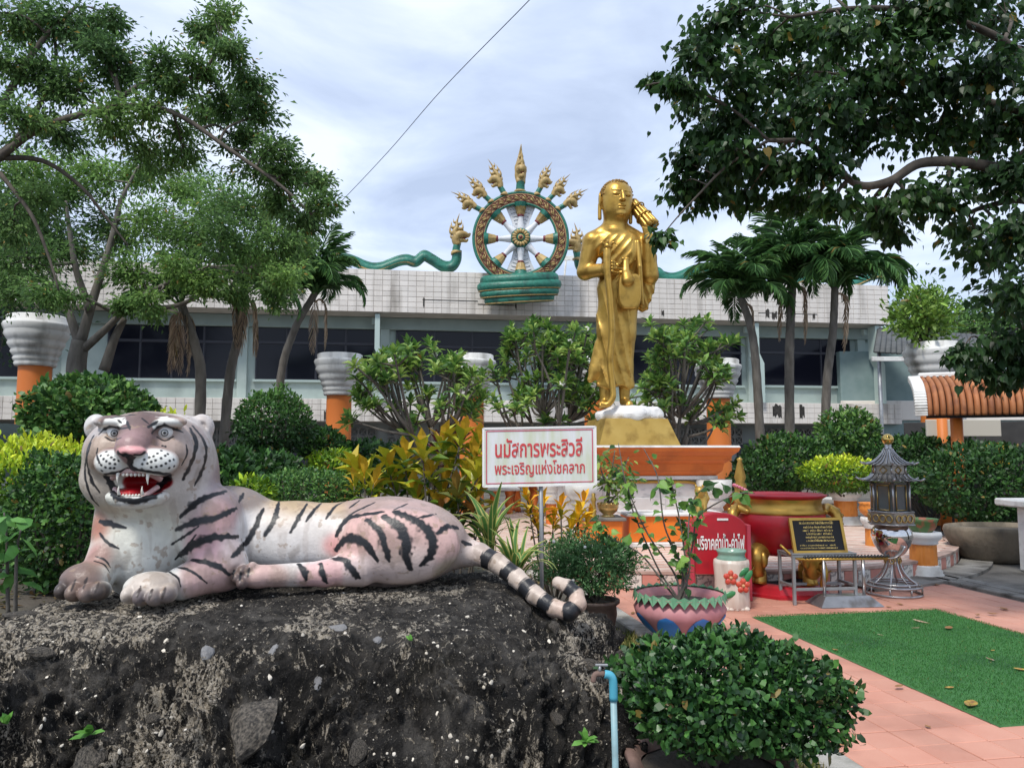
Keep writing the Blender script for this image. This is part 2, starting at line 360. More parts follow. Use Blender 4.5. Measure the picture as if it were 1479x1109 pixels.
def crown_tree(name, label, base, limbs, blobs, nleaf, size, pal, seed=0, group=None, tw=14, bark=None, mat=None, tmpl='rhomb', asp=.42,
               spread=.22, droop=.5, lrad=.05, up=.0, cat='tree', single=0, extra=None, sideT=None):
    """limbs: [(points, r0, r1)]; blobs: [(centre, (rx,ry,rz), weight)]; twigs grow from the limbs to the blobs, leaves hang along them"""
    g = np.random.default_rng(seed + 300); t = thing(name, label, cat, base, group=group); tr = MB(); br = MB(); pts = []
    for i, (p, r0, r1) in enumerate(limbs):
        q = smoothpath(p, 6); rr = np.linspace(r0, r1, len(q)); (tr if i == 0 else br).tube(q, rr, 9)
        pts += [(a, b) for a, b in zip(q[len(q)//3 if i == 0 else 0:], rr[len(q)//3 if i == 0 else 0:])]
    A = np.array([p for p, _ in pts]); AR = np.array([r for _, r in pts]); tips = []; dirs = []; wts = []
    for c, r, w in blobs:
        c = np.asarray(c, float); r = np.broadcast_to(np.asarray(r, float), (3,)); d = np.linalg.norm(A - c, axis=1) ; j = int(np.argmin(d))
        a = A[j]; m = (a + c) / 2 + g.normal(0, .10, 3) * d[j] + [0, 0, .08 * d[j]]
        q = smoothpath([a, m, c], 5); r0 = min(AR[j] * .7, lrad); br.tube(q, np.linspace(r0, r0 * .4, len(q)), 6)
        for _ in range(int(tw * (max(.4, w) if w > .25 else .25))):
            e = c + unit(g.normal(size=3)) * r * g.random() ** .4; s = q[g.integers(len(q) // 2, len(q))]
            mm = (s + e) / 2 + g.normal(0, .08, 3) * np.linalg.norm(e - s)
            z = smoothpath([s, mm, e], 4); br.tube(z, np.linspace(r0 * .35, r0 * .1, len(z)), 4, cap=False)
            for q2 in (z[-1], z[-3], z[-5]): tips.append(q2); dirs.append(unit(z[-1] - z[0])); wts.append(min(1., max(.35, w)))
    tips, dirs = np.array(tips), np.array(dirs); 
    ii = g.choice(len(tips), nleaf); sp = spread * (.5 + g.random((nleaf, 1))) * np.array(wts)[ii][:, None]
    p = tips[ii] + g.normal(0, 1, (nleaf, 3)) * sp * [1, 1, .62]; d = unit(p - tips[ii])
    ax = unit(d * .7 + dirs[ii] * .5 + g.normal(0, .45, (nleaf, 3)) + [0, 0, -droop]); nr = unit(g.normal(0, .6, (nleaf, 3)) + [0, 0, 1.0])
    V, F, k = leafset(p, ax, nr, size * g.uniform(.6, 1.25, nleaf), asp, tmpl)
    cl = leafcols(nleaf, k, pal, g, .45 + .35 * fbm(p * .9, 2, seed) )
    tr.build('trunk', bark or BARK, t, True)
    if br.n: br.build('branches', bark or BARK, t, True)
    mk('crown', V, F, mat or LM, t, False, cl)
    if single:                                   # the leaves that show largest, each by itself
        ds = np.linalg.norm(tips - np.array([0, 0, CAM_H]), axis=1); sel = np.argsort(ds + (0 if sideT is None else sideT(tips)))[:single * 3]
        T, FF = LEAF[tmpl]; mes = []
        for v in range(4):
            me = bpy.data.meshes.new('leaf'); W = T * [1, asp, 1]
            me.from_pydata((W * size).tolist(), [], [x.tolist() for f in FF for x in f])
            ca = me.color_attributes.new('Col', 'FLOAT_COLOR', 'POINT'); cc = np.ones((len(W), 4), np.float32); cc[:, :3] = np.asarray(pal)[min(v, len(pal)-1)]; ca.data.foreach_set('color', cc.ravel())
            me.materials.append(mat or LM); mes.append(me)
        for i in range(single):
            si = sel[g.integers(len(sel))]; q = tips[si] + g.normal(0, spread * .6 * wts[si], 3)
            o = link('leaf', mes[i % 4], t, loc=q - np.asarray(base), rot=(g.normal(0, .6), .9 + g.normal(0, .5), g.uniform(0, 6.28)))
            s = g.uniform(.8, 1.3); o.scale = (s, s, s)
    return t
def leaf_parts(parent, pos, axis, nrm, size, asp, tmpl, mat, pal, name='leaf', var=6, seed=0, t=None, two=None):
    """each leaf an object of its own; a handful of shared meshes"""
    g = np.random.default_rng(seed + 800); T, FF = LEAF[tmpl]; off = wloc(parent); pal = np.asarray(pal); mes = []
    for v in range(var):
        f = v / max(1, var - 1) * (len(pal) - 1); i = min(int(f), len(pal) - 2); c = pal[i] * (1 - f + i) + pal[i + 1] * (f - i)
        W = T * [1, asp, 1]; W[:, 2] += g.normal(0, .03, len(W)) - .10 * W[:, 0] ** 2 * g.uniform(0, 1.5)
        cc = np.tile(c, (len(W), 1)); 
        if two is not None: cc[np.abs(W[:, 1]) < .01] = two
        o = mk(name, W, FF, mat, None, False, cc); mes.append(o.data); bpy.data.objects.remove(o)
    a = unit(axis); b = unit(np.cross(nrm, a)); c_ = np.cross(a, b); s = np.broadcast_to(np.asarray(size, float), (len(pos),))
    for i in range(len(pos)):
        k = g.integers(var) if t is None else int(np.clip(t[i] + g.normal(0, .15), 0, .999) * var)
        o = link(name, mes[k], parent); M_ = Matrix(np.stack([a[i], b[i], c_[i]], 1).tolist()).to_4x4(); M_.translation = Vector(pos[i] - off)
        o.matrix_local = M_ @ Matrix.Scale(float(s[i]), 4)
# palms: a few frond meshes, each frond an object of its own
def frond_mesh(L, droop, nl=34, seed=0, wl=.55, pal=None, dry=False):
    g = np.random.default_rng(seed + 500); s = np.linspace(0, 1, 12); ang = .55 - 2.0 * np.clip(s * 3, 0, 1) if droop > 2.9 else .95 - droop * s ** 1.3
    x = np.concatenate([[0], np.cumsum(np.cos(ang[:-1]))]) * L / 11; z = np.concatenate([[0], np.cumsum(np.sin(ang[:-1]))]) * L / 11
    C = np.stack([x, 0 * x, z], -1); m = MB().tube(C, np.linspace(.020, .005, 12), 5); V0, F0 = np.vstack(m.V), m.F
    u = np.repeat(np.linspace(.14, .99, nl), 2); side = np.tile([1, -1], nl); p = np.stack([np.interp(u, s, C[:, k]) for k in range(3)], -1)
    a = np.interp(u, s, ang); t = np.stack([np.cos(a), 0 * a, np.sin(a)], -1); up = np.stack([-np.sin(a), 0 * a, np.cos(a)], -1)
    ax = unit(t * .75 + side[:, None] * np.array([0, 1., 0]) * (1.0 - .45 * u[:, None]) + up * .18 + [0, 0, -.42] + g.normal(0, .1, (2 * nl, 3)))
    ln = wl * L * np.sin(np.pi * (u * .8 + .17)) ** .6 * g.uniform(.8, 1.1, 2 * nl) * .55
    V, F, k = leafset(p, ax, up + g.normal(0, .15, (2 * nl, 3)), ln, .10, 'long')
    V[:, 2] -= .0
    pal = pal or [(.02, .055, .018), (.04, .10, .03), (.07, .15, .04)]
    col = np.vstack([np.tile(np.array(pal[1]) * 1.3, (len(V0), 1)), leafcols(2 * nl, k, pal, g)])
    FF = F0 + [f + len(V0) for f in F]; V = np.vstack([V0, V])
    o = mk('frond', V, FF, LM, None, False, col); me = o.data; bpy.data.objects.remove(o); return me
FR = [frond_mesh(1.0, d, 38, i) for i, d in enumerate((1.2, 1.7, 2.2, 2.7))]
DRYF = [frond_mesh(1.0, d, 20, 9 + i, pal=[(.16, .12, .08), (.26, .2, .14), (.34, .28, .2)]) for i, d in enumerate((3.0, 3.3))]
def palm(label, pts, r0, r1, nf, L, seed=0, dry=0, low=.2):
    g = np.random.default_rng(seed + 600); b = np.asarray(pts[0], float); t = thing('palm_tree', label, 'palm tree', b, group='slender palms in front of the building')
    q = smoothpath(pts, 8); rr = np.linspace(r0, r1, len(q)) * (1 + .07 * (np.arange(len(q)) % 2)); MB().tube(q, rr, 9).build('trunk', BARKG, t, True)
    top = q[-1]
    for i in range(nf):
        a = i * 2.39996 + g.normal(0, .2); f = i / nf; o = link('frond', FR[min(3, int(f * 4))], t, loc=top - b + [0, 0, -.10 * f], rot=(g.normal(0, .15), -.85 + low + 1.25 * f * low * 3 + g.normal(0, .1), a))
        s = L * g.uniform(.85, 1.1); o.scale = (s, s, s)
    for i in range(dry):
        o = link('dry_frond', DRYF[i % 2], t, loc=top - b + [0, 0, -.25], rot=(g.normal(0, .1), g.normal(.05, .08), i * 2.2 + g.normal(0, .3))); s = L * g.uniform(.7, .95); o.scale = (s * .55, s * .45, s)
    return t
# ------------------------------------------------------------------ ground, paving, terrace
def struct(o): o['kind'] = 'structure'; return o
A10 = R(10); U = np.array([math.cos(A10), math.sin(A10), 0]); Vv = np.array([-math.sin(A10), math.cos(A10), 0])
O0 = G(1086, 891); O0[2] = 0
def uv(p): q = np.asarray(p, float) - O0; return q @ U, q @ Vv
def UV(u, v, z=0.): return O0 + U * u + Vv * v + np.array([0, 0, z])
m_soil = MAT('soil', (.055, .045, .035), (.10, .085, .065), 1.7, .95, bump=.7, bscale=25, dirt=(.035, .04, .022), dscale=.8)
n = 90; gx = np.sign(np.linspace(-1, 1, n)) * np.abs(np.linspace(-1, 1, n)) ** 3 * 400; gy = np.concatenate([np.linspace(-20, 40, 60), np.linspace(45, 700, 30)])
g2 = np.stack(np.meshgrid(gx, gy, indexing='ij'), -1); z = -.06 + .03 * vnoise(np.concatenate([g2 * .8, 0 * g2[..., :1]], -1)) * (np.abs(g2[..., 1]) < 30)
V = np.concatenate([g2, z[..., None]], -1).reshape(-1, 3); i, j = np.meshgrid(np.arange(n - 1), np.arange(89), indexing='ij')
struct(mk('ground', V, np.stack([i*90+j, (i+1)*90+j, (i+1)*90+j+1, i*90+j+1], -1).reshape(-1, 4), m_soil, smooth=True))
m_asph = MAT('old_concrete', (.10, .092, .082), (.17, .16, .14), 1.3, .92, bump=.5, bscale=40, dirt=(.055, .05, .043), dscale=2.2)
o = mk('road', [UV(3.3, -9, -.012), UV(30, -9, -.012), UV(30, 30, -.012), UV(3.3, 30, -.012)], np.array([[0, 1, 2, 3]]), m_asph); struct(o)
o = mk('road', [UV(-14, 9.2, -.016), UV(3.3, 9.2, -.016), UV(3.3, 30, -.016), UV(-14, 30, -.016)], np.array([[0, 1, 2, 3]]), m_asph); struct(o)

# pink tiled forecourt: a grout bed and one box per tile
m_grout = MAT('grout', (.30, .19, .15), (.22, .15, .12), 4, .95)
m_pink = MAT('pink_tile', (.52, .235, .165), (.57, .285, .205), 2.2, .55, orand=.09, bump=.12, bscale=80, dirt=(.33, .15, .105), dscale=1.6, dlo=.5, dhi=.75, pos=True)
TS = .226
def tile_mesh(name, sx, sy, th, mat, b=.004):
    o = MB().box((0, 0, -th / 2), (sx, sy, th), b).build(name, mat); me = o.data; bpy.data.objects.remove(o); return me
def tile_field(parent, name, C, rz, dims, mats, which, nind, g, jit=.0012, tilt=.002):
    """C (n,3) tile tops; the nearest nind are objects of their own, the rest one joined part per material"""
    C = np.asarray(C); which = np.asarray(which); off = wloc(parent); d = np.linalg.norm(C - [0, 0, CAM_H], axis=1); order = np.argsort(d)
    mes = [tile_mesh(name, *dims, m) for m in mats]
    rzs = np.broadcast_to(np.asarray(rz, float), (len(C),))
    for i in order[:nind]:
        link(name, mes[which[i]], parent, loc=C[i] - off + [0, 0, g.normal(0, jit)], rot=(g.normal(0, tilt), g.normal(0, tilt), rzs[i]))
    rest = order[nind:]
    for k, m in enumerate(mats):
        q = rest[which[rest] == k]
        if len(q):
            mb = MB(); B = MB().box((0, 0, -dims[2] / 2), dims, .004); BV = B.V[0]; n = len(BV)
            VV = np.concatenate([BV @ rotz(rzs[i]).T + C[i] + [0, 0, g.normal(0, jit)] for i in q]); o = (np.arange(len(q)) * n)[:, None, None]
            mk(name + 's_joined', VV, [(f[None] + o).reshape(-1, f.shape[1]) for f in B.F], m, parent, kind='stuff')
u0, u1, v0, v1 = -1.13, 3.24, -5.2, 2.35
court = struct(mk('forecourt_paving', [UV(a, b, zz) for zz in (-.011, -.3) for a, b in ((u0, v0), (u1, v0), (u1, v1), (u0, v1))], [np.array([[0, 1, 2, 3], [0, 4, 5, 1], [1, 5, 6, 2], [3, 7, 4, 0]])], m_grout))
WL[court.name] = np.zeros(3)
C = []
for a in np.arange(u0 + TS / 2, u1 - TS / 3, TS):
    for b in np.arange(v0 + TS / 2, v1 - TS / 3, TS):
        if .12 < a < 1.95 and -2.85 < b < -.12: continue       # under the carpet
        C.append(UV(a, b))
        if np.hypot(*(C[-1][:2] - [2.27, 13.93])) < 4.93: C.pop()
tile_field(court, 'tile', C, A10, (TS - .006, TS - .006, .02), [m_pink], [0] * len(C), 300, np.random.default_rng(1))
# concrete edging strip on the left, drain strips on the right
m_conc = MAT('concrete', (.30, .285, .25), (.40, .385, .35), 3, .9, bump=.5, bscale=50, dirt=(.13, .125, .10), dscale=4, dlo=.48)
m_concd = MAT('concrete_dark', (.15, .14, .125), (.25, .24, .215), 3, .9, bump=.5, bscale=50, dirt=(.07, .065, .055), dscale=4)
def strip(name, ua, ub, va, vb, z, mat, seg=1.2):
    k = int(max(1, round((vb - va) / seg))); par = None
    for i in range(k):
        a, b = va + (vb - va) * i / k, va + (vb - va) * (i + 1) / k
        o = MB().box(UV((ua + ub) / 2, (a + b) / 2, z - .15), (ub - ua, b - a - .008, .3), .012, rotz(A10)).build(name if par is None else 'kerb_stone', mat, par)
        if par is None: par = o; WL[o.name] = np.zeros(3); struct(o)
strip('kerb', u0 - .20, u0 - .008, v0, v1, .012, m_conc)
for k in range(4): strip('drain_kerb', u1 + .012 + k * .105, u1 + .10 + k * .105, v0, v1 + .4, .03 - .006 * (k % 2), m_concd, 1.6)

# round terrace
TC = np.array([2.27, 13.93, 0]); TR, TZ = 4.95, .206
m_cream = MAT('cream_tile', (.70, .62, .53), (.62, .53, .45), 5, .5, orand=.06, dirt=(.45, .36, .30), dscale=1.5, pos=True)
m_rose = MAT('rose_tile', (.60, .36, .29), (.66, .43, .35), 5, .5, orand=.08, dirt=(.40, .24, .19), dscale=1.5, pos=True)
ter = MB().lathe([(.0, TZ - .012), (TR - .02, TZ - .012), (TR - .02, -.1)], 96, TC).build('terrace', m_grout); struct(ter); WL[ter.name] = np.zeros(3)
C, wh = [], []; q = .215
for i in range(-30, 31):
    for j in range(-60, 61):
        p = TC + U * (i * q + (j % 2) * q * .5) + Vv * j * q * .5
        if np.hypot(*(p - TC)[:2]) < TR - .13 and p[1] < TC[1] + 3.6: p[2] = TZ; C.append(p); wh.append(0 if (i + j // 2) % 2 == 0 and j % 2 == 0 else (1 if j % 2 else 0))
tile_field(ter, 'tile', C, A10, (q - .006, q * .5 - .006, .02), [m_cream, m_rose], wh, 300, np.random.default_rng(2))
# riser faced with alternating pink and patterned white tiles, a dark nosing above
m_pattern = MAT('patterned_tile', (.66, .62, .56), (.30, .28, .26), 26, .5, detail=2, lo=.52, hi=.56, orand=.05)
m_pinkr = MAT('pink_riser_tile', (.50, .20, .155), (.56, .25, .2), 3, .5, orand=.1, dirt=(.3, .13, .1), dscale=2)
nr = int(2 * math.pi * TR / .205); mes = [MB().box((0, 0, 0), (.2, .02, TZ - .045), .004).build('riser_tile', m) for m in (m_pinkr, m_pattern)]
rt = [o.data for o in mes]; [bpy.data.objects.remove(o) for o in mes]
for k in range(nr):
    a = 2 * math.pi * k / nr; d = np.array([math.cos(a), math.sin(a), 0])
    if d[1] > .25: continue
    link('riser_tile', rt[k % 2], ter, loc=TC + d * (TR - .008) + [0, 0, TZ / 2 - .012], rot=(0, 0, a + R(90)))
a = np.linspace(R(165), R(375), 80)
V = np.concatenate([TC + np.stack([np.cos(a) * r, np.sin(a) * r, 0 * a + zz], -1) for r, zz in ((TR - .14, TZ + .004), (TR + .012, TZ + .004), (TR + .012, TZ - .03), (TR - .01, TZ - .03))])
i = np.arange(79); F = np.concatenate([np.stack([k*80+i, (k+1)*80+i, (k+1)*80+i+1, k*80+i+1], -1) for k in range(3)])
mk('nosing', V, F, MAT('nosing', (.34, .22, .18), (.5, .37, .31), 5, .7, dirt=(.16, .12, .1), dscale=3), ter)
# low round kerb beside the terrace on the right
a = np.linspace(R(-70), R(20), 40)
V = np.concatenate([TC + np.stack([np.cos(a) * r, np.sin(a) * r, 0 * a + zz], -1) for r, zz in ((TR + .02, .03), (TR + .42, .03), (TR + .42, -.1))])
i = np.arange(39); struct(mk('pavement', V, np.concatenate([np.stack([k*40+i, (k+1)*40+i, (k+1)*40+i+1, k*40+i+1], -1) for k in range(2)]), m_concd))

# ------------------------------------------------------------------ building
BA = R(8); BO = np.array([0, 30., 0])
BU = np.array([math.cos(BA), math.sin(BA), 0]); BN = np.array([-math.sin(BA), math.cos(BA), 0])
def bl(px, py, off=0.):
    d = ray(px, py); c = np.array([0, 0, CAM_H]); t = (off - (c - BO) @ BN) / (d @ BN); p = c + d * t
    return float((p - BO) @ BU), float(p[2])
def PB(px, py, off=0.): x_, z_ = bl(px, py, off); q_ = BO + BU * x_ + BN * off; q_[2] = z_; return q_
bld = thing('temple_hall', 'long pale green two-storey hall with white tiled parapet and dark windows', 'building', BO, BA, local=True)
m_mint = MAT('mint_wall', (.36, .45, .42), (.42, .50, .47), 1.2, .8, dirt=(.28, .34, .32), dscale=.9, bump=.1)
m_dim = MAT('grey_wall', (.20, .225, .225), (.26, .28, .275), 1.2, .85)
m_wtile = MAT('white_wall_tile', (.66, .615, .56), (.72, .68, .63), 1.1, .45, orand=.07, dirt=(.34, .31, .27), dscale=2.4, dlo=.50, dhi=.78, pos=True, stretch=(1, 1, .12))
m_wgrout = MAT('wall_grout', (.56, .52, .475), (.48, .445, .405), 2, .9)
m_glass = MAT('dark_glass', (.008, .009, .016), rough=.10, spec=.22)
m_frame = MAT('window_frame', (.03, .032, .045), rough=.5)
m_stain = MAT('black_stain', (.02, .018, .016), (.05, .045, .04), 9, .9)
m_white = MAT('white_paint', (.72, .72, .70), (.62, .62, .59), 3, .6, dirt=(.38, .36, .33), dscale=2.5, dlo=.52)
XL, XR = bl(-140, 500)[0], bl(1268, 500)[0]; PO = -1.3
zp1 = bl(480, 387, PO)[1]; zp0 = bl(600, 452, PO)[1]; zb1 = bl(600, 577, -1.)[1]; zb0 = bl(600, 609, -1.)[1]
XPL, XPR = bl(-160, 400, PO)[0], bl(1283, 430, PO)[0]
MB().box(((XL+XR)/2, 4, (zb1+zp0)/2), (XR-XL, 8, zp0-zb1+.4), .02).build('wall', m_mint, bld)
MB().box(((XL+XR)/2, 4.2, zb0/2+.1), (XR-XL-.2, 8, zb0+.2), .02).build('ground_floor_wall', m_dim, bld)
par = MB().box(((XPL+XPR)/2, PO+(8-PO)/2, (zp0+zp1)/2), (XPR-XPL, 8-PO, zp1-zp0), .02).build('parapet', m_wgrout, bld)
band = MB().box(((XL+XR)/2, 3.5-.45, (zb0+zb1)/2), (XR-XL+.5, 8+.1, zb1-zb0), .02).build('tiled_band', m_wgrout, bld)
def wall_tiles(parent, x0, x1, z0, z1, y, nx, nz, mat, view, nind):
    dx, dz = (x1-x0)/nx, (z1-z0)/nz; me = MB().box((0, 0, 0), (dx-.014, .03, dz-.014), .005).build('tile', mat); dat = me.data; bpy.data.objects.remove(me)
    al = [(i, j) for i in range(nx) for j in range(nz)]; al.sort(key=lambda t: abs(x0 + dx*(t[0]+.5) - view)); mb = MB()
    for k, (i, j) in enumerate(al):
        c = np.array([x0+dx*(i+.5), y - .006 + random.gauss(0, .002), z0+dz*(j+.5)])
        if k < nind: link('tile', dat, parent, loc=c)
        else: mb.box(c, (dx-.014, .03, dz-.014), .005)
    if mb.n: mb.build('tiles_joined', mat, parent, kind='stuff')
yf = PO; wall_tiles(par, XPL, XPR, zp0, zp1, yf, int((XPR-XPL)/.31), 8, m_wtile, bl(640, 420, PO)[0], 300)
wall_tiles(band, XL-.25, XR+.25, zb0, zb1, 3.05-4.05, int((XR-XL)/.31), 4, m_wtile, bl(640, 590, -1)[0], 160)
# rust stains that run down the tiles
g = np.random.default_rng(4)
for (px, py, wd, ht, off) in ((612, 436, 1, 14, PO), (745, 440, 1, 12, PO), (1108, 452, 3, 14, PO), (1118, 455, 4, 12, PO), (1175, 457, 2, 10, PO), (1122, 592, 7, 22, -1.0), (1158, 593, 4, 24, -1.0), (957, 452, 2, 10, PO), (915, 590, 2, 14, -1.), (470, 600, 2, 18, -1.), (1190, 600, 3, 10, -1.), (1030, 600, 2, 10, -1.)):
    x, z = bl(px, py, off); s = 30 / FOC; yy = (yf if off == PO else -1.0) - .026
    mb = MB(); pr = [(x + (k/6-.5)*wd*s*2 , z + ht*s*(.2+.3*g.random())) for k in range(7)] + [(x + (.5-k/6)*wd*s*2, z - ht*s*(.2+.5*g.random())) for k in range(7)]
    mb.prism(pr, .002, (0, yy, 0)).build('stain', m_stain, bld)
for py, xa, xb in ((433, 610, 690), (440, 690, 745), (452, 1095, 1180)):
    (x0, z), (x1, _) = bl(xa, py, PO), bl(xb, py, PO); MB().box(((x0+x1)/2, yf-.026, z), (x1-x0, .006, .03), .002).build('stain', m_stain, bld)
# soffit beam, windows
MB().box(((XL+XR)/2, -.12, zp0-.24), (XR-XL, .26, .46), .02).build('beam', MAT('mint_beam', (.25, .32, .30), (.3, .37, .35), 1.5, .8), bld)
m_sill = MAT('mint_trim', (.42, .52, .49), rough=.7)
for (xa, xb, ya, yb, nm) in ((159, 339, 462, 548, 4), (372, 541, 466, 550, 4), (573, 735, 473, 553, 3), (780, 868, 477, 554, 3), (912, 1071, 482, 557, 4), (1096, 1229, 484, 558, 3), (-60, 75, 458, 545, 3)):
    (x0, z1), (x1, z0) = bl(xa, ya), bl(xb, yb); cx, czz = (x0+x1)/2, (z0+z1)/2
    wn_ = MB().box((cx, -.02, czz), (x1-x0, .07, z1-z0), .01).build('window', m_frame, bld)
    for k in range(nm):
        wd = (x1-x0) / nm; xx = x0 + wd*(k+.5); tz = z1 - (z1-z0)*.36
        link('pane', MB().box((xx, -.058, (z0+tz)/2), (wd-.10, .012, tz-z0-.08), .002).build('pane', m_glass).data, wn_)
        link('pane', MB().box((xx, -.058, (z1+tz)/2+.02), (wd-.10, .012, z1-tz-.12), .002).build('pane', m_glass).data, wn_)
        MB().box((x0 + wd*k, -.075, czz), (.05, .04, z1-z0), .004).build('mullion', m_frame, wn_)
    MB().box((cx, -.09, z1-(z1-z0)*.36), (x1-x0, .03, .05), .004).build('transom', m_frame, wn_)
    MB().box((cx, -.06, z0-.05), (x1-x0+.2, .16, .09), .01).build('sill', m_sill, wn_)
for o in [o for o in COL.objects if o.name.startswith('pane') and o.parent is None]: bpy.data.objects.remove(o)
# pilasters with the kinked white fins, downpipes
for px in (100, 352, 556, 757, 897, 1083, 1240):
    x, _ = bl(px, 500); MB().box((x, -.10, (zb1+zp0)/2), (.34, .2, zp0-zb1), .015).build('pilaster', m_mint, bld)
for px in (553, 1087, 1257):
    xa, _ = bl(px, 500, -.4); z0, z1 = zb1, zp0 - .05
    pr = [(xa-.09, z0), (xa+.09, z0), (xa+.09, z0+1.55), (xa-.10, z0+1.95), (xa-.10, z1), (xa-.28, z1), (xa-.28, z0+1.85), (xa-.09, z0+1.5)]
    MB().prism(pr, -.5, (0, -.7, 0)).build('fin', m_sill, bld)
    MB().box((xa-.33, -.55, zp0-.22), (.18, .16, .24), .01).build('rain_head', m_sill, bld)
# pierced vent blocks on the ground floor, doors
m_vent = MAT('vent_block', (.17, .17, .165), (.22, .22, .21), 6, .9); m_void = MAT('dark_void', (.012, .013, .016), rough=.9)
def vent_block_mesh(s):
    mb = MB(); t = .035
    for a in (-1, 1): mb.box((a*(s/2-t/2), 0, 0), (t, .1, s), .004); mb.box((0, 0, a*(s/2-t/2)), (s-2*t, .1, t), .004)
    for a in (45, -45): mb.box((0, 0, 0), (s*1.1, .09, t), .003, rotm((0, R(a), 0)))
    o = mb.build('vent_block', m_vent); d = o.data; bpy.data.objects.remove(o); return d
vb = vent_block_mesh(.33)
for xa, xb in ((300, 342), (455, 470), (505, 546), (560, 602), (964, 1020), (1050, 1076), (1104, 1140), (1150, 1186), (1200, 1262)):
    (x0, z1), (x1, z0) = bl(xa, 617, .1), bl(xb, 643, .1); nx = max(1, round((x1-x0)/.33)); nz = 2; x1 = x0 + nx*.33; zc = (z0+z1)/2
    vp = MB().box(((x0+x1)/2, .23, zc), (nx*.33, .04, .7), .004).build('vent_panel', m_void, bld)
    for i in range(nx):
        for j in range(nz): link('vent_block', vb, vp, loc=(x0+.33*(i+.5), .14, zc+(j-.5)*.33))
for xa, xb, yt in ((420, 505, 652), (575, 600, 660), (1065, 1085, 640), (290, 330, 655)):
    (x0, z1), (x1, _) = bl(xa, yt, .1), bl(xb, yt, .1); d = MB().box(((x0+x1)/2, .17, z1/2), (x1-x0, .06, z1), .01).build('door', MAT('navy_shutter', (.02, .024, .045), rough=.6), bld)
    for k in range(3): MB().box((x0+(x1-x0)*(k+.5)/3, .13, z1/2), ((x1-x0)/3-.04, .02, z1-.1), .004).build('door_panel', m_frame, d)
# water tank on the roof behind the monk
wt = thing('roof_frame', 'white pipe frame standing on the hall roof beside the wheel', 'frame', P(845, 398, 33))
for px in (815, 845): MB().tube([P(px, 402, 33), P(px+3, 372, 33)], .05, 6).build('post', m_white, wt)
MB().box(P(838, 373, 33), (1.5, .1, .2), .01).build('beam', m_white, wt)
# ------------------------------------------------------------------ rock mound
def rock_h(x, y):
    fr = np.clip((y - (3.16 + .08 * np.sin(x * 2.3) + .04 * np.sin(x * 6.1))) / .88, 0, 1); fr = 1 - (1 - fr) ** 2.5
    rt = np.interp(x + .03 * np.sin(y * 5), [-.35, -.1, .1, .25, .36, .46, .60, .72, .82], [1, .985, .90, .775, .70, .58, .34, .12, 0])
    lf = .62 + .38 * sstep(-3.3, -2.45, x)
    bk = 1 - .55 * sstep(5.1, 6.2, y)
    top = .812 + .06 * sstep(4.6, 5.1, y) * sstep(-.6, 0, x) + .012 * (y - 4.3)
    return top * fr * rt * lf * bk - .05
nx, ny = 470, 380
xs = np.linspace(-3.9, .95, nx); ys = 3.02 + (np.linspace(0, 1, ny) ** 1.7) * 3.3
Xg, Yg = np.meshgrid(xs, ys, indexing='ij'); Z = rock_h(Xg, Yg); Vr = np.stack([Xg, Yg, Z], -1)
nrm = np.cross(np.gradient(Vr, axis=0), np.gradient(Vr, axis=1)); nrm = unit(nrm)
q = Vr.reshape(-1, 3); n0 = nrm.reshape(-1, 3)
qs = q + .12 * np.stack([fbm(q * 3.1, 2, 50 + k) for k in range(3)], -1)
steep = 1 - np.clip(n0[:, 2], 0, 1); calm = 1 - .82 * sstep(.0, .35, 1 - steep * 1.6) * 1.0
big = fbm(qs * 2.4, 3, 11) * .085; rid = np.clip(1 - np.abs(fbm(qs * [6, 6, 3.0], 5, 21, .58)), 0, 1) ** 2.4 * .15 - .085; fine = fbm(q * [26, 26, 13], 4, 31, .7) * .026
def worley(p, seed=0):
    i = np.floor(p).astype(np.int64); best = np.full(len(p), 9.)
    for dx in (-1, 0, 1):
        for dy in (-1, 0, 1):
            for dz in (-1, 0, 1):
                c = i + [dx, dy, dz]; h = [_tab[((c[:, 0]*73856093) ^ (c[:, 1]*19349663) ^ (c[:, 2]*83492791) ^ ((seed + k)*7919)) & 65535] for k in range(3)]
                best = np.minimum(best, np.linalg.norm(c + np.stack(h, -1) - p, axis=1))
    return best
wor = (.55 - worley(qs * [3.6, 3.6, 2.4], 3)) * .17 + (.5 - worley(qs * [9, 9, 6], 7)) * .06
edge = sstep(0, .06, q[:, 2] + .05)
dsp = (big + rid + wor) * np.clip(.05 + steep * 1.9, 0, 1) + fine * (.3 + .7 * steep)
q = q + n0 * (dsp * edge)[:, None]
m1 = sstep(-.02, .42, fbm(qs * [2.1, 2.1, 1.6] + 5, 3, 41)); st = sstep(.0, .30, fbm(qs * [34, 34, 9], 3, 61)); st2 = sstep(.30, .5, fbm(q * [48, 48, 26], 3, 71))
cre = np.clip(m1 * st * .95 + st2 * .55 * sstep(-.1, .3, fbm(q * 5, 2, 81)) , 0, 1)
gr = sstep(-.2, .5, fbm(q * 6, 4, 91)); moss = sstep(.25, .6, fbm(q * 3.3, 3, 95)) * .5
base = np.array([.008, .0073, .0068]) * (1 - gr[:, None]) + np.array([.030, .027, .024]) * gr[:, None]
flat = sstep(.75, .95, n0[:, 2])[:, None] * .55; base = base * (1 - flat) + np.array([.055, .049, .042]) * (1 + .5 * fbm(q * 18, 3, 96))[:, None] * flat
base = base * (1 - moss[:, None]) + np.array([.022, .02, .013]) * moss[:, None]
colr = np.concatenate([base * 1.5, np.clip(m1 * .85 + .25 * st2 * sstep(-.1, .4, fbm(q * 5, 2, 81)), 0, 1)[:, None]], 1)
i, j = np.meshgrid(np.arange(nx - 1), np.arange(ny - 1), indexing='ij')
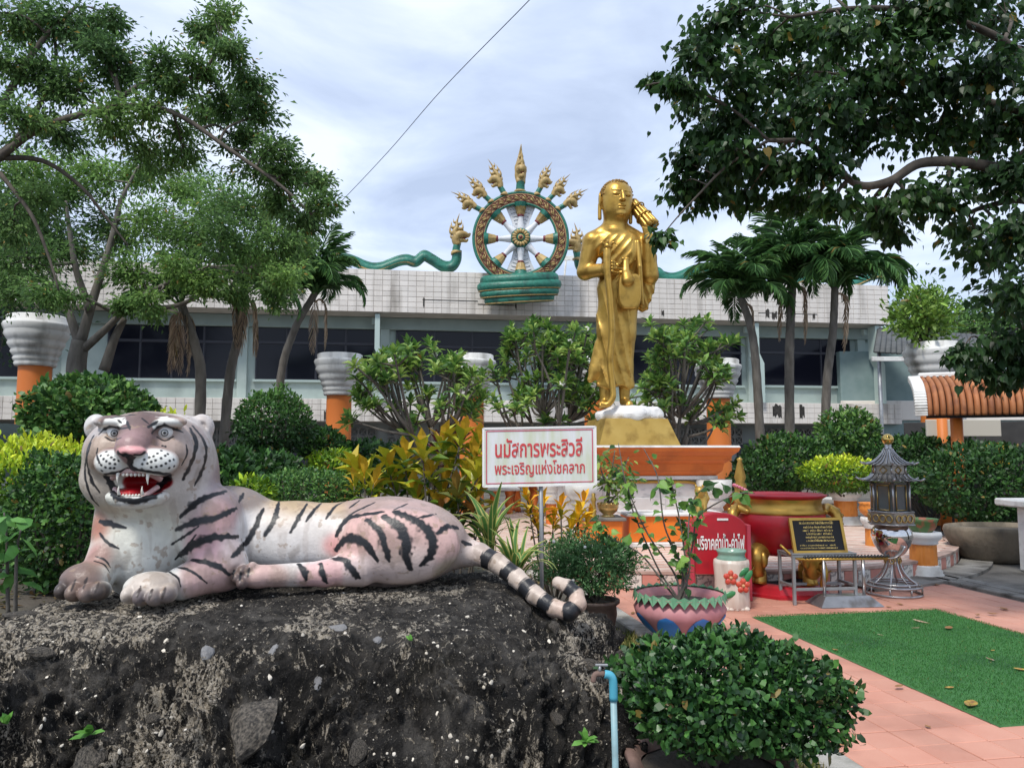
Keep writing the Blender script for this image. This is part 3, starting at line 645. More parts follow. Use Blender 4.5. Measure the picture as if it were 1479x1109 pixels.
Fq = np.stack([i*ny+j, (i+1)*ny+j, (i+1)*ny+j+1, i*ny+j+1], -1).reshape(-1, 4)
rock = thing('rock_mound', 'rough black rock mound with cream patches and white pebbles under the tiger statue', 'rock', (-1.2, 4.2, 0))
def rock_material():
    m = bpy.data.materials.new('rock'); m.use_nodes = True; t = m.node_tree; N, L = t.nodes, t.links; b = N['Principled BSDF']; b.inputs['Roughness'].default_value = .9; b.inputs['Specular IOR Level'].default_value = .25
    at = N.new('ShaderNodeVertexColor'); at.layer_name = 'Col'; tc = N.new('ShaderNodeTexCoord')
    def ns(sc, st=(1, 1, 1), dt=6, ro=.6):
        mp = N.new('ShaderNodeMapping'); mp.inputs['Scale'].default_value = st; L.new(tc.outputs['Object'], mp.inputs[0]); n = N.new('ShaderNodeTexNoise'); n.inputs['Scale'].default_value = sc; n.inputs['Detail'].default_value = dt; n.inputs['Roughness'].default_value = ro; n.inputs['Distortion'].default_value = .6; L.new(mp.outputs[0], n.inputs['Vector']); return n.outputs[0]
    def ma(op, a, c):
        n = N.new('ShaderNodeMath'); n.operation = op
        for k, v in ((0, a), (1, c)):
            if hasattr(v, 'links'): L.new(v, n.inputs[k])
            else: n.inputs[k].default_value = v
        return n.outputs[0]
    def mr(x, lo, hi):
        n = N.new('ShaderNodeMapRange'); n.interpolation_type = 'SMOOTHSTEP'; n.inputs[1].default_value = lo; n.inputs[2].default_value = hi; L.new(x, n.inputs[0]); return n.outputs[0]
    def mix(f, a, c, mode='MIX'):
        x = N.new('ShaderNodeMix'); x.data_type = 'RGBA'; x.blend_type = mode
        for k, v in ((0, f), (6, a), (7, c)):
            if hasattr(v, 'links'): L.new(v, x.inputs[k])
            else: x.inputs[k].default_value = v if k == 0 else (*v, 1)
        return x.outputs[2]
    streak = ns(34, (1, 1, .38)); fine = ns(120, (1, 1, .7)); gr = ns(70); spk = ns(190, dt=2)
    flake = mr(ma('ADD', ma('ADD', ma('MULTIPLY', streak, .75), ma('MULTIPLY', fine, .45)), ma('MULTIPLY', at.outputs['Alpha'], .125)), .655, .73)
    cream = mix(mr(gr, .35, .7), (.33, .28, .21), (.62, .56, .47)); dark = mix(mr(fine, .48, .75), at.outputs[0], (.06, .055, .048)); dark = mix(mr(ns(14), .36, .62), (.014, .013, .012), dark); dark = mix(mr(ns(5, (1, 1, .5)), .50, .66), dark, (.10, .092, .082))
    col = mix(flake, dark, cream); col = mix(mr(spk, .70, .74), col, (.42, .38, .32)); L.new(col, b.inputs['Base Color'])
    bp = N.new('ShaderNodeBump'); bp.inputs['Strength'].default_value = 1.; bp.inputs['Distance'].default_value = .055; L.new(ma('ADD', ma('ADD', ma('MULTIPLY', streak, 1.0), ma('MULTIPLY', fine, .5)), ma('MULTIPLY', flake, .22)), bp.inputs['Height']); L.new(bp.outputs[0], b.inputs['Normal']); return m
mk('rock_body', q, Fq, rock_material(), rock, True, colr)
RQ, RN = q, unit(np.cross(np.gradient(q.reshape(nx, ny, 3), axis=0), np.gradient(q.reshape(nx, ny, 3), axis=1))).reshape(-1, 3)
def rock_at(px, py):
    """rock surface point seen at a photo pixel"""
    d = RQ - [0, 0, CAM_H]; a = d[:, 0] / (d[:, 1] * CP + d[:, 2] * SP) * FOC + CX; b = CY - (d[:, 2] * CP - d[:, 1] * SP) / (d[:, 1] * CP + d[:, 2] * SP) * FOC
    w_ = np.abs(a - px) + np.abs(b - py); k = np.argsort(w_)[:12]; k = k[np.argmin(d[k, 1])]; return RQ[k], RN[k]
def stone_mesh(seed, n=14):
    g = np.random.default_rng(seed); m = MB().ball((0, 0, 0), 1, n); V = m.V[0]; N_ = unit(g.normal(size=(16, 3))); hh = g.uniform(.72, 1.0, 16); r_ = np.min(np.where(V @ N_.T > .05, hh / np.maximum(V @ N_.T, .05), 9), axis=1); V = V * np.clip(r_, .5, 1.25)[:, None]; V = V * (1 + .06 * fbm(V * 3 + seed * 5, 2, seed))[:, None]; return V, m.F
m_peb = [MAT('pebble_cream', (.50, .45, .36), (.66, .61, .53), 12, .8, orand=.3), MAT('pebble_grey', (.13, .13, .135), (.2, .195, .19), 9, .7, orand=.25), MAT('boulder', (.26, .225, .18), (.05, .045, .04), 9, .9, bump=1., bscale=40, dirt=(.03, .027, .024), dscale=6)]
sm = []
for s_ in range(5):
    V, F = stone_mesh(s_); row = []
    for m_ in m_peb: o = mk('stone', V, F, m_, None, False); row.append(o.data); bpy.data.objects.remove(o)
    sm.append(row)
g = np.random.default_rng(12)
def put_stone(px, py, rx, rz, k, seed=0, sink=.35):
    p, n_ = rock_at(px, py); s_ = mpp(p[1]); u_, v_, w_ = frame(n_)
    M_ = np.stack([u_, v_, w_], 1); o = link('stone', sm[seed % 5][k], rock, loc=p - n_ * rz * s_ * sink * .5 - wloc(rock)); o.rotation_euler = Matrix(M_.tolist()).to_euler(); o.rotation_euler.rotate_axis('Z', g.uniform(0, 6.28) if k == 0 else 1.57)
    o.scale = (rx * s_, rz * s_, min(rx, rz) * s_ * .6)
for a in ((362, 1040, 42, 48, 2), (300, 937, 13, 10, 1), (393, 937, 16, 7, 1), (487, 905, 8, 14, 1), (545, 918, 8, 11, 1), (60, 935, 26, 16, 2), (460, 975, 8, 16, 1), (803, 905, 11, 12, 2), (600, 826, 7, 4, 0), (620, 824, 8, 4, 0), (698, 825, 9, 6, 2), (610, 858, 13, 7, 2), (130, 1085, 30, 20, 2), (215, 1035, 9, 14, 2), (520, 1080, 20, 12, 2), (800, 1030, 14, 10, 2), (30, 885, 34, 10, 2), (110, 875, 14, 5, 2), (850, 960, 12, 18, 2)):
    put_stone(*a, seed=int(a[0]))
for i in range(60): put_stone(g.uniform(5, 800), g.uniform(880, 1100), g.uniform(2.2, 4.6), g.uniform(1.8, 3.2), 0, i, .3)
cand = np.where((RQ[:, 2] > .05) & (RQ[:, 1] < 4.9))[0]; pick = g.choice(cand, 420); VV = []; FF = [[], []]; o_ = 0
V0, F0 = stone_mesh(3, 6)
for k in pick:
    s_ = .0025 + .007 * g.random() ** 3; u_, v_, w_ = frame(RN[k]); W = (V0 * [s_ * 1.3, s_, s_ * .7]) @ rotz(g.uniform(0, 6.28)).T @ np.stack([u_, v_, w_]) + RQ[k]
    VV.append(W)
VV = np.vstack(VV); oo = (np.arange(420) * len(V0))[:, None, None]
mk('pebbles_joined', VV, [(f[None] + oo).reshape(-1, f.shape[1]) for f in F0], m_peb[0], rock, True, kind='stuff')
# soil bed behind the rock
nb = 60; X2, Y2 = np.meshgrid(np.linspace(-14, 1.0, nb), np.linspace(5.0, 13, nb), indexing='ij')
Zb = (.50 * sstep(1.1, -.6, X2) * (1 - sstep(7.6, 11.5, Y2)) + .05 * fbm(np.stack([X2, Y2, 0 * X2], -1) * 1.5, 3, 7)) - .05
i, j = np.meshgrid(np.arange(nb - 1), np.arange(nb - 1), indexing='ij')
o = mk('planting_bed', np.stack([X2, Y2, Zb], -1).reshape(-1, 3), np.stack([i*nb+j, (i+1)*nb+j, (i+1)*nb+j+1, i*nb+j+1], -1).reshape(-1, 4), m_soil, smooth=True); struct(o)
def bed_z(x, y): return float(.50 * sstep(1.1, -.6, x) * (1 - sstep(7.6, 11.5, y)) - .07)

# ------------------------------------------------------------------ tiger
def E(px, py, Y, rx, rz, ry): s_ = mpp(Y); return P(px, py, Y), np.array([rx * s_, ry, rz * s_])
def C3(*a): return [P(x, y, Y) for x, y, Y in a]
_body = [E(212, 778, 4.62, 70, 84, .27), E(238, 700, 4.60, 74, 78, .27), E(302, 760, 4.58, 48, 60, .22), E(330, 742, 4.80, 60, 40, .20),
         E(562, 782, 4.92, 112, 64, .27), E(575, 788, 4.70, 88, 54, .16)]
_tr = C3((300, 770, 4.80), (430, 778, 4.86), (560, 780, 4.95)); _trr = [.225, .222, .235]
_fl = C3((168, 745, 4.52), (157, 805, 4.42), (140, 832, 4.34)); _flr = [.115, .098, .095]
_fr = C3((305, 775, 4.52), (322, 818, 4.50), (262, 842, 4.32)); _frr = [.15, .13, .092]
_hf = C3((520, 818, 4.66), (470, 828, 4.56), (378, 832, 4.46)); _hfr = [.12, .072, .062]
_toesL = C3((94, 852, 4.20), (109, 855, 4.15), (128, 856, 4.14), (146, 853, 4.17)); _toesR = C3((189, 858, 4.12), (206, 861, 4.08), (225, 861, 4.08), (243, 857, 4.12))
_toesH = C3((344, 834, 4.40), (352, 824, 4.42), (364, 820, 4.44), (350, 842, 4.38))
_tail = C3((655, 795, 4.98), (692, 800, 4.92), (718, 813, 4.84), (745, 833, 4.76), (772, 859, 4.68), (800, 878, 4.60), (822, 884, 4.56), (835, 872, 4.58), (832, 858, 4.62), (820, 847, 4.66), (806, 841, 4.70)); _tlr = [.12, .070, .060, .056, .054, .051, .049, .047, .045, .042, .036]
_head = [E(213, 654, 4.46, 86, 60, .29), E(205, 690, 4.48, 84, 56, .25), E(262, 672, 4.56, 46, 72, .24), E(164, 609.5, 4.24, 27, 10, .08), E(240, 609.5, 4.26, 29, 10, .08), E(232, 655, 4.30, 42, 34, .14), E(158, 655, 4.28, 28, 32, .13)]
_pads = [E(163, 667, 4.10, 25, 21, .085), E(222, 667, 4.12, 35, 23, .10)]
_br = C3((203, 622, 4.22), (191, 648, 4.07)); _jaw = E(199, 717, 4.18, 44, 15, .12)
_chin = E(197, 724, 4.17, 36, 10, .10); _nose = E(190.5, 652, 4.015, 20, 8.5, .045); _mouth = E(197, 699, 4.10, 39, 17.5, .27); _nos = [E(178.5, 657, 3.965, 5, 3, .03), E(201.5, 657, 3.965, 5.5, 3, .03)]
_ear = [E(139, 617, 4.52, 16, 19, .06), E(291, 618, 4.60, 18, 20, .065)]; _eari = [E(141, 620, 4.46, 10, 12.5, .05), E(286.5, 621, 4.53, 12, 13.5, .055)]
_eye = [E(164, 626.5, 4.17, 13, 9.5, .06), E(237, 626, 4.18, 14, 10, .06)]
def f_tiger(p):
    d = sd_path(p, _tr, _trr, .05)
    for c, r in _body: d = smin(d, sd_ell(p, c, r), .05)
    d = smin(d, sd_path(p, _tail, _tlr, .015), .05)
    d = smin(d, sd_path(p, _hf, _hfr, .03), .025); d = smin(d, sd_path(p, _fl, _flr, .05), .035); d = smin(d, sd_path(p, _fr, _frr, .05), .035)
    for c, r in (E(124, 838, 4.27, 34, 25, .12), E(219, 848, 4.20, 38, 22, .12), E(366, 833, 4.45, 22, 15, .08)): d = smin(d, sd_ell(p, c, r), .03)
    for t_, rr in ((_toesL, .052), (_toesR, .052), (_toesH, .036)):
        for c in t_: d = smin(d, sd_ell(p, c, (rr * .80, rr * 1.5, rr * .95)), .012)
    h = None
    for c, r in _head: e_ = sd_ell(p, c, r); h = e_ if h is None else smin(h, e_, .045)
    h = smin(h, sd_path(p, _br, [.105, .085], .03), .04)
    for c, r in _pads: h = smin(h, sd_ell(p, c, r), .016)
    h = smin(h, sd_ell(p, *_jaw), .03); h = smin(h, sd_ell(p, *_nose), .012)
    for (c, r), (c2, r2) in zip(_ear, _eari): h = smin(h, smax(sd_ell(p, c, r), -sd_ell(p, c2, r2), .015), .02)
    for c, r in _nos + _eye: h = smax(h, -sd_ell(p, c, r), .012)
    d = smin(d, h, .055); d = smin(d, sd_ell(p, *_chin), .03)
    return smax(d, -sd_ell(p, *_mouth), .012)
cam0 = np.array([0, 0, CAM_H])
def cast(pp):
    D = np.array([ray(*a) for a in pp]); D /= np.linalg.norm(D, axis=1, keepdims=True); t = np.full(len(D), 3.4)
    for _ in range(40): t = t + f_tiger(cam0 + D * t[:, None]) * .85
    return cam0 + D * t[:, None]
def on_tiger(px, py): d_ = ray(px, py); d_ = d_ / np.linalg.norm(d_); return march(f_tiger, cam0, d_, 3.4)
V, Q = nets(f_tiger, P(70, 880, 4.6) * [1, 0, 1] + [-.25, 3.85, -.1], P(870, 590, 4.6) * [1, 0, 1] + [.15, 5.35, .12], .016)
V = snap(f_tiger, V, 1); V, Q = subdiv(V, Q); V = snap(f_tiger, V, 1)
V, Q = subdiv(V, Q)
# paint: soft airbrushed colour spots, then hand-painted stripes laid on the surface
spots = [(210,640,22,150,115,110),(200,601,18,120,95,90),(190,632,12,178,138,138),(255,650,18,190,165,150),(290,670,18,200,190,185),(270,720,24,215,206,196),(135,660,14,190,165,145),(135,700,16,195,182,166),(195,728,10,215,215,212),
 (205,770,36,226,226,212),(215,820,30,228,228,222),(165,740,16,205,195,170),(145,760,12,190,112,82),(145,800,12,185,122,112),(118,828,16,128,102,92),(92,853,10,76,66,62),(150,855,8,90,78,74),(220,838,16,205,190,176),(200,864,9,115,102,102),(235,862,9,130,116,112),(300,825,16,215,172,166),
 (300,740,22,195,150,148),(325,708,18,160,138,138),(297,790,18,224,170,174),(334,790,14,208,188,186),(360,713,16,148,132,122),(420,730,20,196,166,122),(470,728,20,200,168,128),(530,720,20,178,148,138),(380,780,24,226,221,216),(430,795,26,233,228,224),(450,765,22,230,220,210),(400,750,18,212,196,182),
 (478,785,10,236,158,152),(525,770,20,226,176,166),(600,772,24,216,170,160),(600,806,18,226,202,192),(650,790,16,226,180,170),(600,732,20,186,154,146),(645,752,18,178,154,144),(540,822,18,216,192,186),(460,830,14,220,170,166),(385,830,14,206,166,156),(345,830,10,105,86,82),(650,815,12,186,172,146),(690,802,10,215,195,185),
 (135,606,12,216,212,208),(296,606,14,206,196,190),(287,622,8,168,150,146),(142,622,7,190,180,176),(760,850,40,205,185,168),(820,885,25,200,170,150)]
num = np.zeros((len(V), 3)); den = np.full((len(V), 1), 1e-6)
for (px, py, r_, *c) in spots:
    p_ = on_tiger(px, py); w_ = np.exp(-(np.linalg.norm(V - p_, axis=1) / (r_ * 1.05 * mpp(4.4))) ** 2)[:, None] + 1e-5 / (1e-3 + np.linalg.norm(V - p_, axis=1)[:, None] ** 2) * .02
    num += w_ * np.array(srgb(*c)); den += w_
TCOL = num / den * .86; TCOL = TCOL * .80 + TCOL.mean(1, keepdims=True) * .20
TCOL *= (1 + .10 * fbm(V * 9, 4, 5) + .06 * fbm(V * 40, 2, 6))[:, None]
dirt = sstep(.35, .7, fbm(V * [7, 7, 4], 4, 8))[:, None] * .42; TCOL = TCOL * (1 - dirt) + np.array(srgb(120, 105, 92)) * dirt
speck = sstep(.62, .72, fbm(V * 26, 3, 15))[:, None] * .55; TCOL = TCOL * (1 - speck) + np.array(srgb(150, 128, 108)) * speck
drip = (sstep(.30, .62, fbm(V * [22, 22, 3.2], 3, 18)) * .20)[:, None]; TCOL = TCOL * (1 - drip) + np.array(srgb(138, 118, 102)) * drip
def stroke(pts, wpx, c, soft=.35, taper=True, noise=.5):
    global TCOL
    pp = cast(smoothpath(pts, 6)); k_ = np.median(pp[:, 1]); pp = pp[np.abs(pp[:, 1] - k_) < .35]; lo, hi = pp.min(0) - .08, pp.max(0) + .08
    ix = np.where(((V > lo) & (V < hi)).all(1))[0]; X = V[ix]; best = np.full(len(ix), 9.); L_ = len(pp) - 1
    for k in range(L_):
        ab = pp[k+1] - pp[k]; t_ = np.clip((X - pp[k]) @ ab / (ab @ ab + 1e-12), 0, 1); dd = np.linalg.norm(X - pp[k] - t_[:, None] * ab, axis=1); u_ = (k + t_) / L_
        wd = wpx * .5 * mpp(4.4) * ((.30 + .85 * np.sin(np.pi * np.clip(u_ * .86 + .10, 0, 1)) ** .7) if taper else 1.); best = np.minimum(best, dd / wd)
    best = best * (1 + noise * vnoise(X * 55, 3)); a = (1 - sstep(1 - soft, 1 + soft, best))[:, None]
    TCOL[ix] = TCOL[ix] * (1 - a) + np.array(c) * a
def inell(cr, c, k0=.85, k1=1.15):
    global TCOL
    c_, r_ = cr; a = (1 - sstep(k0, k1, np.linalg.norm((V - c_) / r_, axis=1)))[:, None]; TCOL = TCOL * (1 - a) + np.array(c) * a
BLK = (.016, .017, .020); WHT = srgb(222, 222, 216)
for pp in (((149,619),(163,610),(181,610.5)), ((222,614.5),(240,608),(264,616))): stroke(pp, 14, WHT, .4)
for c_, r_ in ((E(162, 668, 4.06, 24, 19, .12)), (E(222, 668, 4.06, 34, 21, .12))): inell((c_, r_), WHT, .8, 1.1)
inell(E(190.5, 651, 4.0, 24, 8, .07), srgb(206, 150, 150), .7, 1.1)
for pp, w_ in ((((143,627),(152,619),(163,616),(174,619),(186,617)), 4), (((152,631),(163,636),(175,632)), 3), (((219,626),(228,617.5),(238,614.5),(249,618),(264,624)), 4.5), (((226,631),(238,636),(251,630)), 3)): stroke(pp, w_, BLK, .4)
for pp, w_ in ((((275,619),(283,637),(280,658),(272,677),(264,692)), 7.5), (((279,616),(293,634),(298,653),(293,677),(281,701)), 6.5), (((135,629),(126,650),(126,671),(133,694),(144,711)), 6), (((131,640),(123,671),(124,694),(132,718),(143,731)), 5.5), (((269,642),(270,656),(262,672)), 3), (((141,647),(140,658),(145,671)), 2.5),
    (((183,608),(188,621)), 3.5), (((214,617),(228,608)), 5), (((170,606),(176,611)), 2.5), (((160,604),(178,600),(197,599)), 2.5), (((205,604),(215,612)), 3),
    (((255,764),(283,753),(310,748),(341,734)), 10), (((260,802),(283,785),(307,776),(344,775)), 10), (((248,786),(273,770),(287,760)), 3.5), (((253,808),(270,789),(283,772)), 3.5), (((261,746),(277,732),(297,719),(326,709)), 9), (((277,808),(297,812),(317,819),(331,830)), 7), (((256,819),(277,825),(299,842)), 3.5), (((243,825),(256,834),(261,847)), 3.5),
    (((337,803),(358,780),(381,734)), 8), (((383,773),(397,749),(403,724)), 7), (((420,768),(432,746),(444,727)), 6), (((442,753),(456,734),(469,723)), 5), (((471,749),(486,730),(510,720)), 5), (((345,725),(352,712)), 5),
    (((144,753),(158,756),(182,762)), 7), (((144,770),(155,783),(172,792)), 4), (((138,803),(152,809),(160,820)), 2.5), (((136,810),(150,815),(158,826)), 2.5),
    (((486,773),(501,750),(525,743),(554,739)), 9), (((530,750),(549,768),(557,792),(562,810)), 10), (((554,746),(576,761),(588,785),(586,802),(593,822)), 14), (((572,739),(603,753),(623,775),(623,799),(608,816)), 14), (((485,793),(501,778),(525,783),(545,809)), 12), (((481,806),(498,809),(510,826),(520,835)), 9),
    (((432,814),(439,826),(443,837)), 9), (((464,814),(466,829),(472,842)), 8), (((632,770),(647,760),(662,763)), 9), (((667,782),(681,787)), 6), (((486,768),(505,744),(542,725)), 4), (((603,748),(630,742)), 4), (((569,736),(589,727)), 4), (((520,722),(505,733)), 4)): stroke(pp, w_, BLK)
for pp, w_ in ((((188.5,659),(188.5,676)), 9), (((152,685),(170,682),(188.5,677),(207,680),(243,685)), 6), (((244,686),(236,703),(217,718.5),(193,724),(170,719),(162,704),(153,687)), 8), (((158,692),(164,704)), 8), (((232,692),(226,706)), 9)): stroke(pp, w_, BLK, .3, False)
for (zx, zy) in ((330,445),(345,475),(375,495),(400,515),(440,525),(305,510),(330,530),(360,550),(408,555),(285,565),(322,585),(365,592),(400,592),(290,615),(265,540),(280,480),(668,515),(650,555),(695,550),(730,585),(775,580),(820,570),(860,550),(895,525),(930,515),(730,535),(768,522),(818,503),(855,480),(878,465),(820,435),(785,460),(750,485),(712,495),(890,590),(935,575),(855,400),(830,395)):
    p_ = on_tiger(100 + zx / 6.1625, 580 + zy / 6.1625); a = (1 - sstep(.005, .0095, np.linalg.norm(V - p_, axis=1)))[:, None]; TCOL = TCOL * (1 - a) + np.array(BLK) * a
for cr in _nos: inell(cr, BLK, .95, 1.25)
for cx_, cy_ in ((120, 850), (137, 856), (103, 853)): stroke(((cx_ + 6, cy_ - 16), (cx_, cy_)), 3, srgb(60, 52, 50), .6)
for cx_, cy_ in ((198, 862), (215, 866), (234, 864)): stroke(((cx_ + 5, cy_ - 16), (cx_, cy_)), 3.5, srgb(70, 62, 60), .6)
for cx_, cy_ in ((348, 838), (360, 832), (338, 836)): stroke(((cx_, cy_ - 12), (cx_ - 2, cy_)), 4, BLK, .6)
md = np.linalg.norm((V - _mouth[0]) / _mouth[1], axis=1); a = ((1 - sstep(1.0, 1.1, md)) * sstep(4.085, 4.11, V[:, 1]))[:, None]
TCOL = TCOL * (1 - a) + np.array((.33, .006, .012)) * a
for pp, w_ in ((((170,653.5),(178,657.5),(186,657)), 5), (((195,657),(202,657.5),(210,653.5)), 5), (((184,660),(188.5,664),(194,660)), 7), (((153,687),(160,698),(166,711)), 9), (((243,687),(236,697),(224,711)), 11), (((170,718),(195,723),(220,715)), 7)): stroke(pp, w_, BLK, .3, False)
stroke(((178,731),(197,733),(216,730)), 9, WHT, .5, False)
# tail rings
tp = smoothpath(_tail, 12); dt = np.full(len(V), 9.); ut = np.zeros(len(V)); near = np.where(V[:, 0] > P(690, 0, 4.9)[0])[0]; al = np.concatenate([[0], np.cumsum(np.linalg.norm(np.diff(tp, axis=0), axis=1))])
for k in range(len(tp)):
    dd = np.linalg.norm(V[near] - tp[k], axis=1); m_ = dd < dt[near]; dt[near[m_]] = dd[m_]; ut[near[m_]] = al[k]
ph = (ut + .012 * vnoise(V * 20, 5)) / .158; rg = ((sstep(.48, .54, ph % 1) - sstep(.94, 1.0, ph % 1)) * (dt < .085) * (ut > .20))[:, None]
TCOL = TCOL * (1 - rg) + np.array(BLK) * rg
tig = thing('tiger_statue', 'life-size painted tiger statue lying on the rock with open red mouth', 'statue', (-1.2, 4.6, .8))
m_tig = MAT('tiger_paint', (1, 1, 1), attr=True, rough=.42, spec=.4, bump=.28, bscale=55, bdist=.01)
mk('body', V, Q, m_tig, tig, True, np.clip(TCOL, .008, .9))
m_eyew = MAT('eye_white', (.72, .72, .70), rough=.25); m_iris = MAT('iris', (.32, .33, .33), (.42, .43, .42), 60, .3); m_blk = MAT('gloss_black', (.012, .012, .013), rough=.3)
for (px, py, r_) in ((164, 625.5, 10.6), (237, 625, 11.2)):
    c_ = on_tiger(px, py); s_ = mpp(c_[1]); c_ = c_ + [0, r_ * s_ * .30, 0]; rr = r_ * s_
    ey = MB().ball(c_, rr, 20).build('eye', m_eyew, tig, True); dv_ = unit(cam0 + [-.3, 0, .0] - c_); u_, v_, w_ = frame(dv_)
    Rm = np.stack([u_, v_, w_], 1); t_ = np.linspace(.0, .46, 6); MB().lathe(np.stack([np.sin(t_), np.cos(t_)], -1) * rr * 1.015, 20, c_, Rm).build('iris', m_iris, ey, True)
    t_ = np.linspace(.36, .46, 4); MB().lathe(np.stack([np.sin(t_), np.cos(t_)], -1) * rr * 1.03, 20, c_, Rm).build('iris_ring', m_blk, ey, True)
    t_ = np.linspace(0, .17, 4); MB().lathe(np.stack([np.sin(t_), np.cos(t_)], -1) * rr * 1.03, 16, c_, Rm).build('pupil', m_blk, ey, True)
m_tooth = MAT('tooth', (.74, .72, .66), (.66, .62, .54), 30, .35); m_tong = MAT('tongue', (.42, .010, .018), (.34, .008, .014), 14, .35, bump=.3, bscale=80); m_gum = MAT('gum', (.55, .34, .33), (.62, .45, .42), 18, .45)
for (px, py, L_, r_) in ((170.5, 683, 15, 3.0), (214, 683, 17, 3.2), (172, 714, -12, 2.6), (206, 714, -12, 2.6)):
    a_, b_ = P(px, py, 4.07), P(px - .5, py + L_, 4.06); MB().tube(smoothpath([a_, (a_ + b_) / 2 + [0, -.006, 0], b_], 4), np.linspace(r_, .5, 9) * mpp(4.07), 8).build('fang', m_tooth, tig, True)
for k in range(6):
    x_ = 178 + k * 5.8; MB().ball(P(x_, 685.5 + .12 * abs(k - 2.5), 4.075), np.array([2.6, 2.4, 2.6]) * mpp(4.07), 8).build('tooth', m_tooth, tig, True)
    x_ = 178 + k * 4.6; MB().ball(P(x_, 715.5 - .15 * abs(k - 2.5), 4.075), np.array([2.1, 2.0, 2.0]) * mpp(4.07), 8).build('tooth', m_tooth, tig, True)
MB().tube(smoothpath(C3((163, 690, 4.16), (172, 683, 4.10), (190, 680, 4.09), (212, 682, 4.10), (232, 692, 4.18)), 5), .016, 8).build('upper_gum', m_gum, tig, True)
MB().tube(smoothpath(C3((166, 706, 4.16), (173, 716, 4.10), (190, 718.5, 4.09), (208, 716, 4.10), (228, 703, 4.18)), 5), .014, 8).build('lower_gum', m_gum, tig, True)
tg = MB().ball(P(192, 712, 4.18), (.078, .10, .03), 16).build('tongue', m_tong, tig, True)
# ------------------------------------------------------------------ golden monk on his altar
m_gold = MAT('gold_paint', (.47, .28, .055), (.53, .335, .08), 4, .37, metal=.74, bump=.12, bscale=25, dirt=(.20, .11, .02), dscale=5, dlo=.52, dhi=.8)
m_goldp = MAT('gold_panel', (.40, .255, .055), (.47, .32, .085), 3, .45, metal=.5, dirt=(.25, .15, .03), dscale=4)
m_orange = MAT('orange_paint', (.62, .135, .018), (.70, .18, .03), 2, .5, dirt=(.40, .09, .015), dscale=2.5, dlo=.52, dhi=.8)
m_orange2 = MAT('bright_orange_paint', (.80, .20, .015), (.74, .17, .015), 2, .55)
m_marble = MAT('marble', (.62, .61, .59), (.74, .73, .71), 3, .4, dirt=(.42, .42, .42), dscale=5, dlo=.55, dhi=.72, stretch=(1, 1, 2.2))
MY = 13.9
def Q3(px, py, dy=0.): return P(px, py, MY + dy)
ms = mpp(MY)
def EM(px, py, dy, rx, rz, ry): return Q3(px, py, dy), np.array([rx, ry, rz]) * ms
_hd = Q3(890, 290, -.02); _hr = rotm((0, R(3), R(14)))
hs = ms * 1.10
def H(dx, dy, dz): return _hd + _hr @ (np.array([dx, dy, dz]) * hs)
def f_head(p):
    d = sd_ell(p, H(0, 0, 5), (21.5*hs, 23*hs, 22*hs)); d = smin(d, sd_ell(p, H(0, -4, -13), (19*hs, 18*hs, 22*hs)), .12)
    d = smin(d, sd_cone(p, H(0, 0, -20), Q3(888, 334, .02), 15*hs, 18*hs), .06)
    d = smin(d, sd_cone(p, H(0, -22.5, 6), H(0, -27, -6), 1.7*hs, 3.1*hs), .02)                      # nose
    for s in (-1, 1):
        d = smin(d, sd_cone(p, H(s*3, -22.6, 7), H(s*12.5, -18, 8), 1.1*hs, .9*hs), .018)           # brows
        d = smin(d, sd_ell(p, H(s*8.3, -19.2, 2.2), (4.6*hs, 3*hs, 2.6*hs)), .012)                  # lids
        d = smin(d, sd_ell(p, H(s*22.5, 2, -2), (2.0*hs, 5*hs, 11*hs)), .012)                       # ears
        d = smin(d, sd_cone(p, H(s*22.5, 2, -8), H(s*22, 1, -27), 2.4*hs, 2.6*hs), .012)
        d = smin(d, sd_ell(p, H(s*2.4, -24.8, -6.5), (2.2*hs, 2.2*hs, 1.8*hs)), .015)
    d = smin(d, sd_ell(p, H(0, -21.6, -13), (6.2*hs, 2.2*hs, 1.5*hs)), .008); d = smin(d, sd_ell(p, H(0, -21.2, -16.4), (5.2*hs, 2.2*hs, 1.6*hs)), .008)
    d = smin(d, sd_ell(p, H(0, -18, -23), (6*hs, 4*hs, 4*hs)), .03)
    for s in (-1, 1): d = smax(d, -sd_ell(p, H(s*8.3, -22.5, .2), (4.6*hs, 3*hs, .8*hs)), .006)
    return smax(d, -sd_ell(p, H(0, -24.5, -14.8), (5.4*hs, 3.2*hs, .55*hs)), .006)
_torso = [EM(889, 352, 0, 43, 22, 20), EM(896, 378, .02, 27.5, 34, 20), EM(893, 415, .02, 31, 34, 20), EM(905, 365, -.1, 22, 26, 15)]
_ra = [Q3(856, 349, .0), Q3(845, 393, .06), Q3(878, 389, -.30)]; _rar = [15*ms, 11.5*ms, 8*ms]
_la = [Q3(926, 350, .0), Q3(938, 398, -.05), Q3(937, 345, -.22)]; _lar = [14*ms, 12.5*ms, 8.5*ms]
def folds(p, ang, fr, amp):
    d_ = p[..., 0] * math.cos(ang) + p[..., 2] * math.sin(ang) + .03 * np.sin(p[..., 2] * 3.1 + p[..., 0] * 2)
    return amp * (np.abs(np.sin(d_ * fr)) ** .7 - .6)
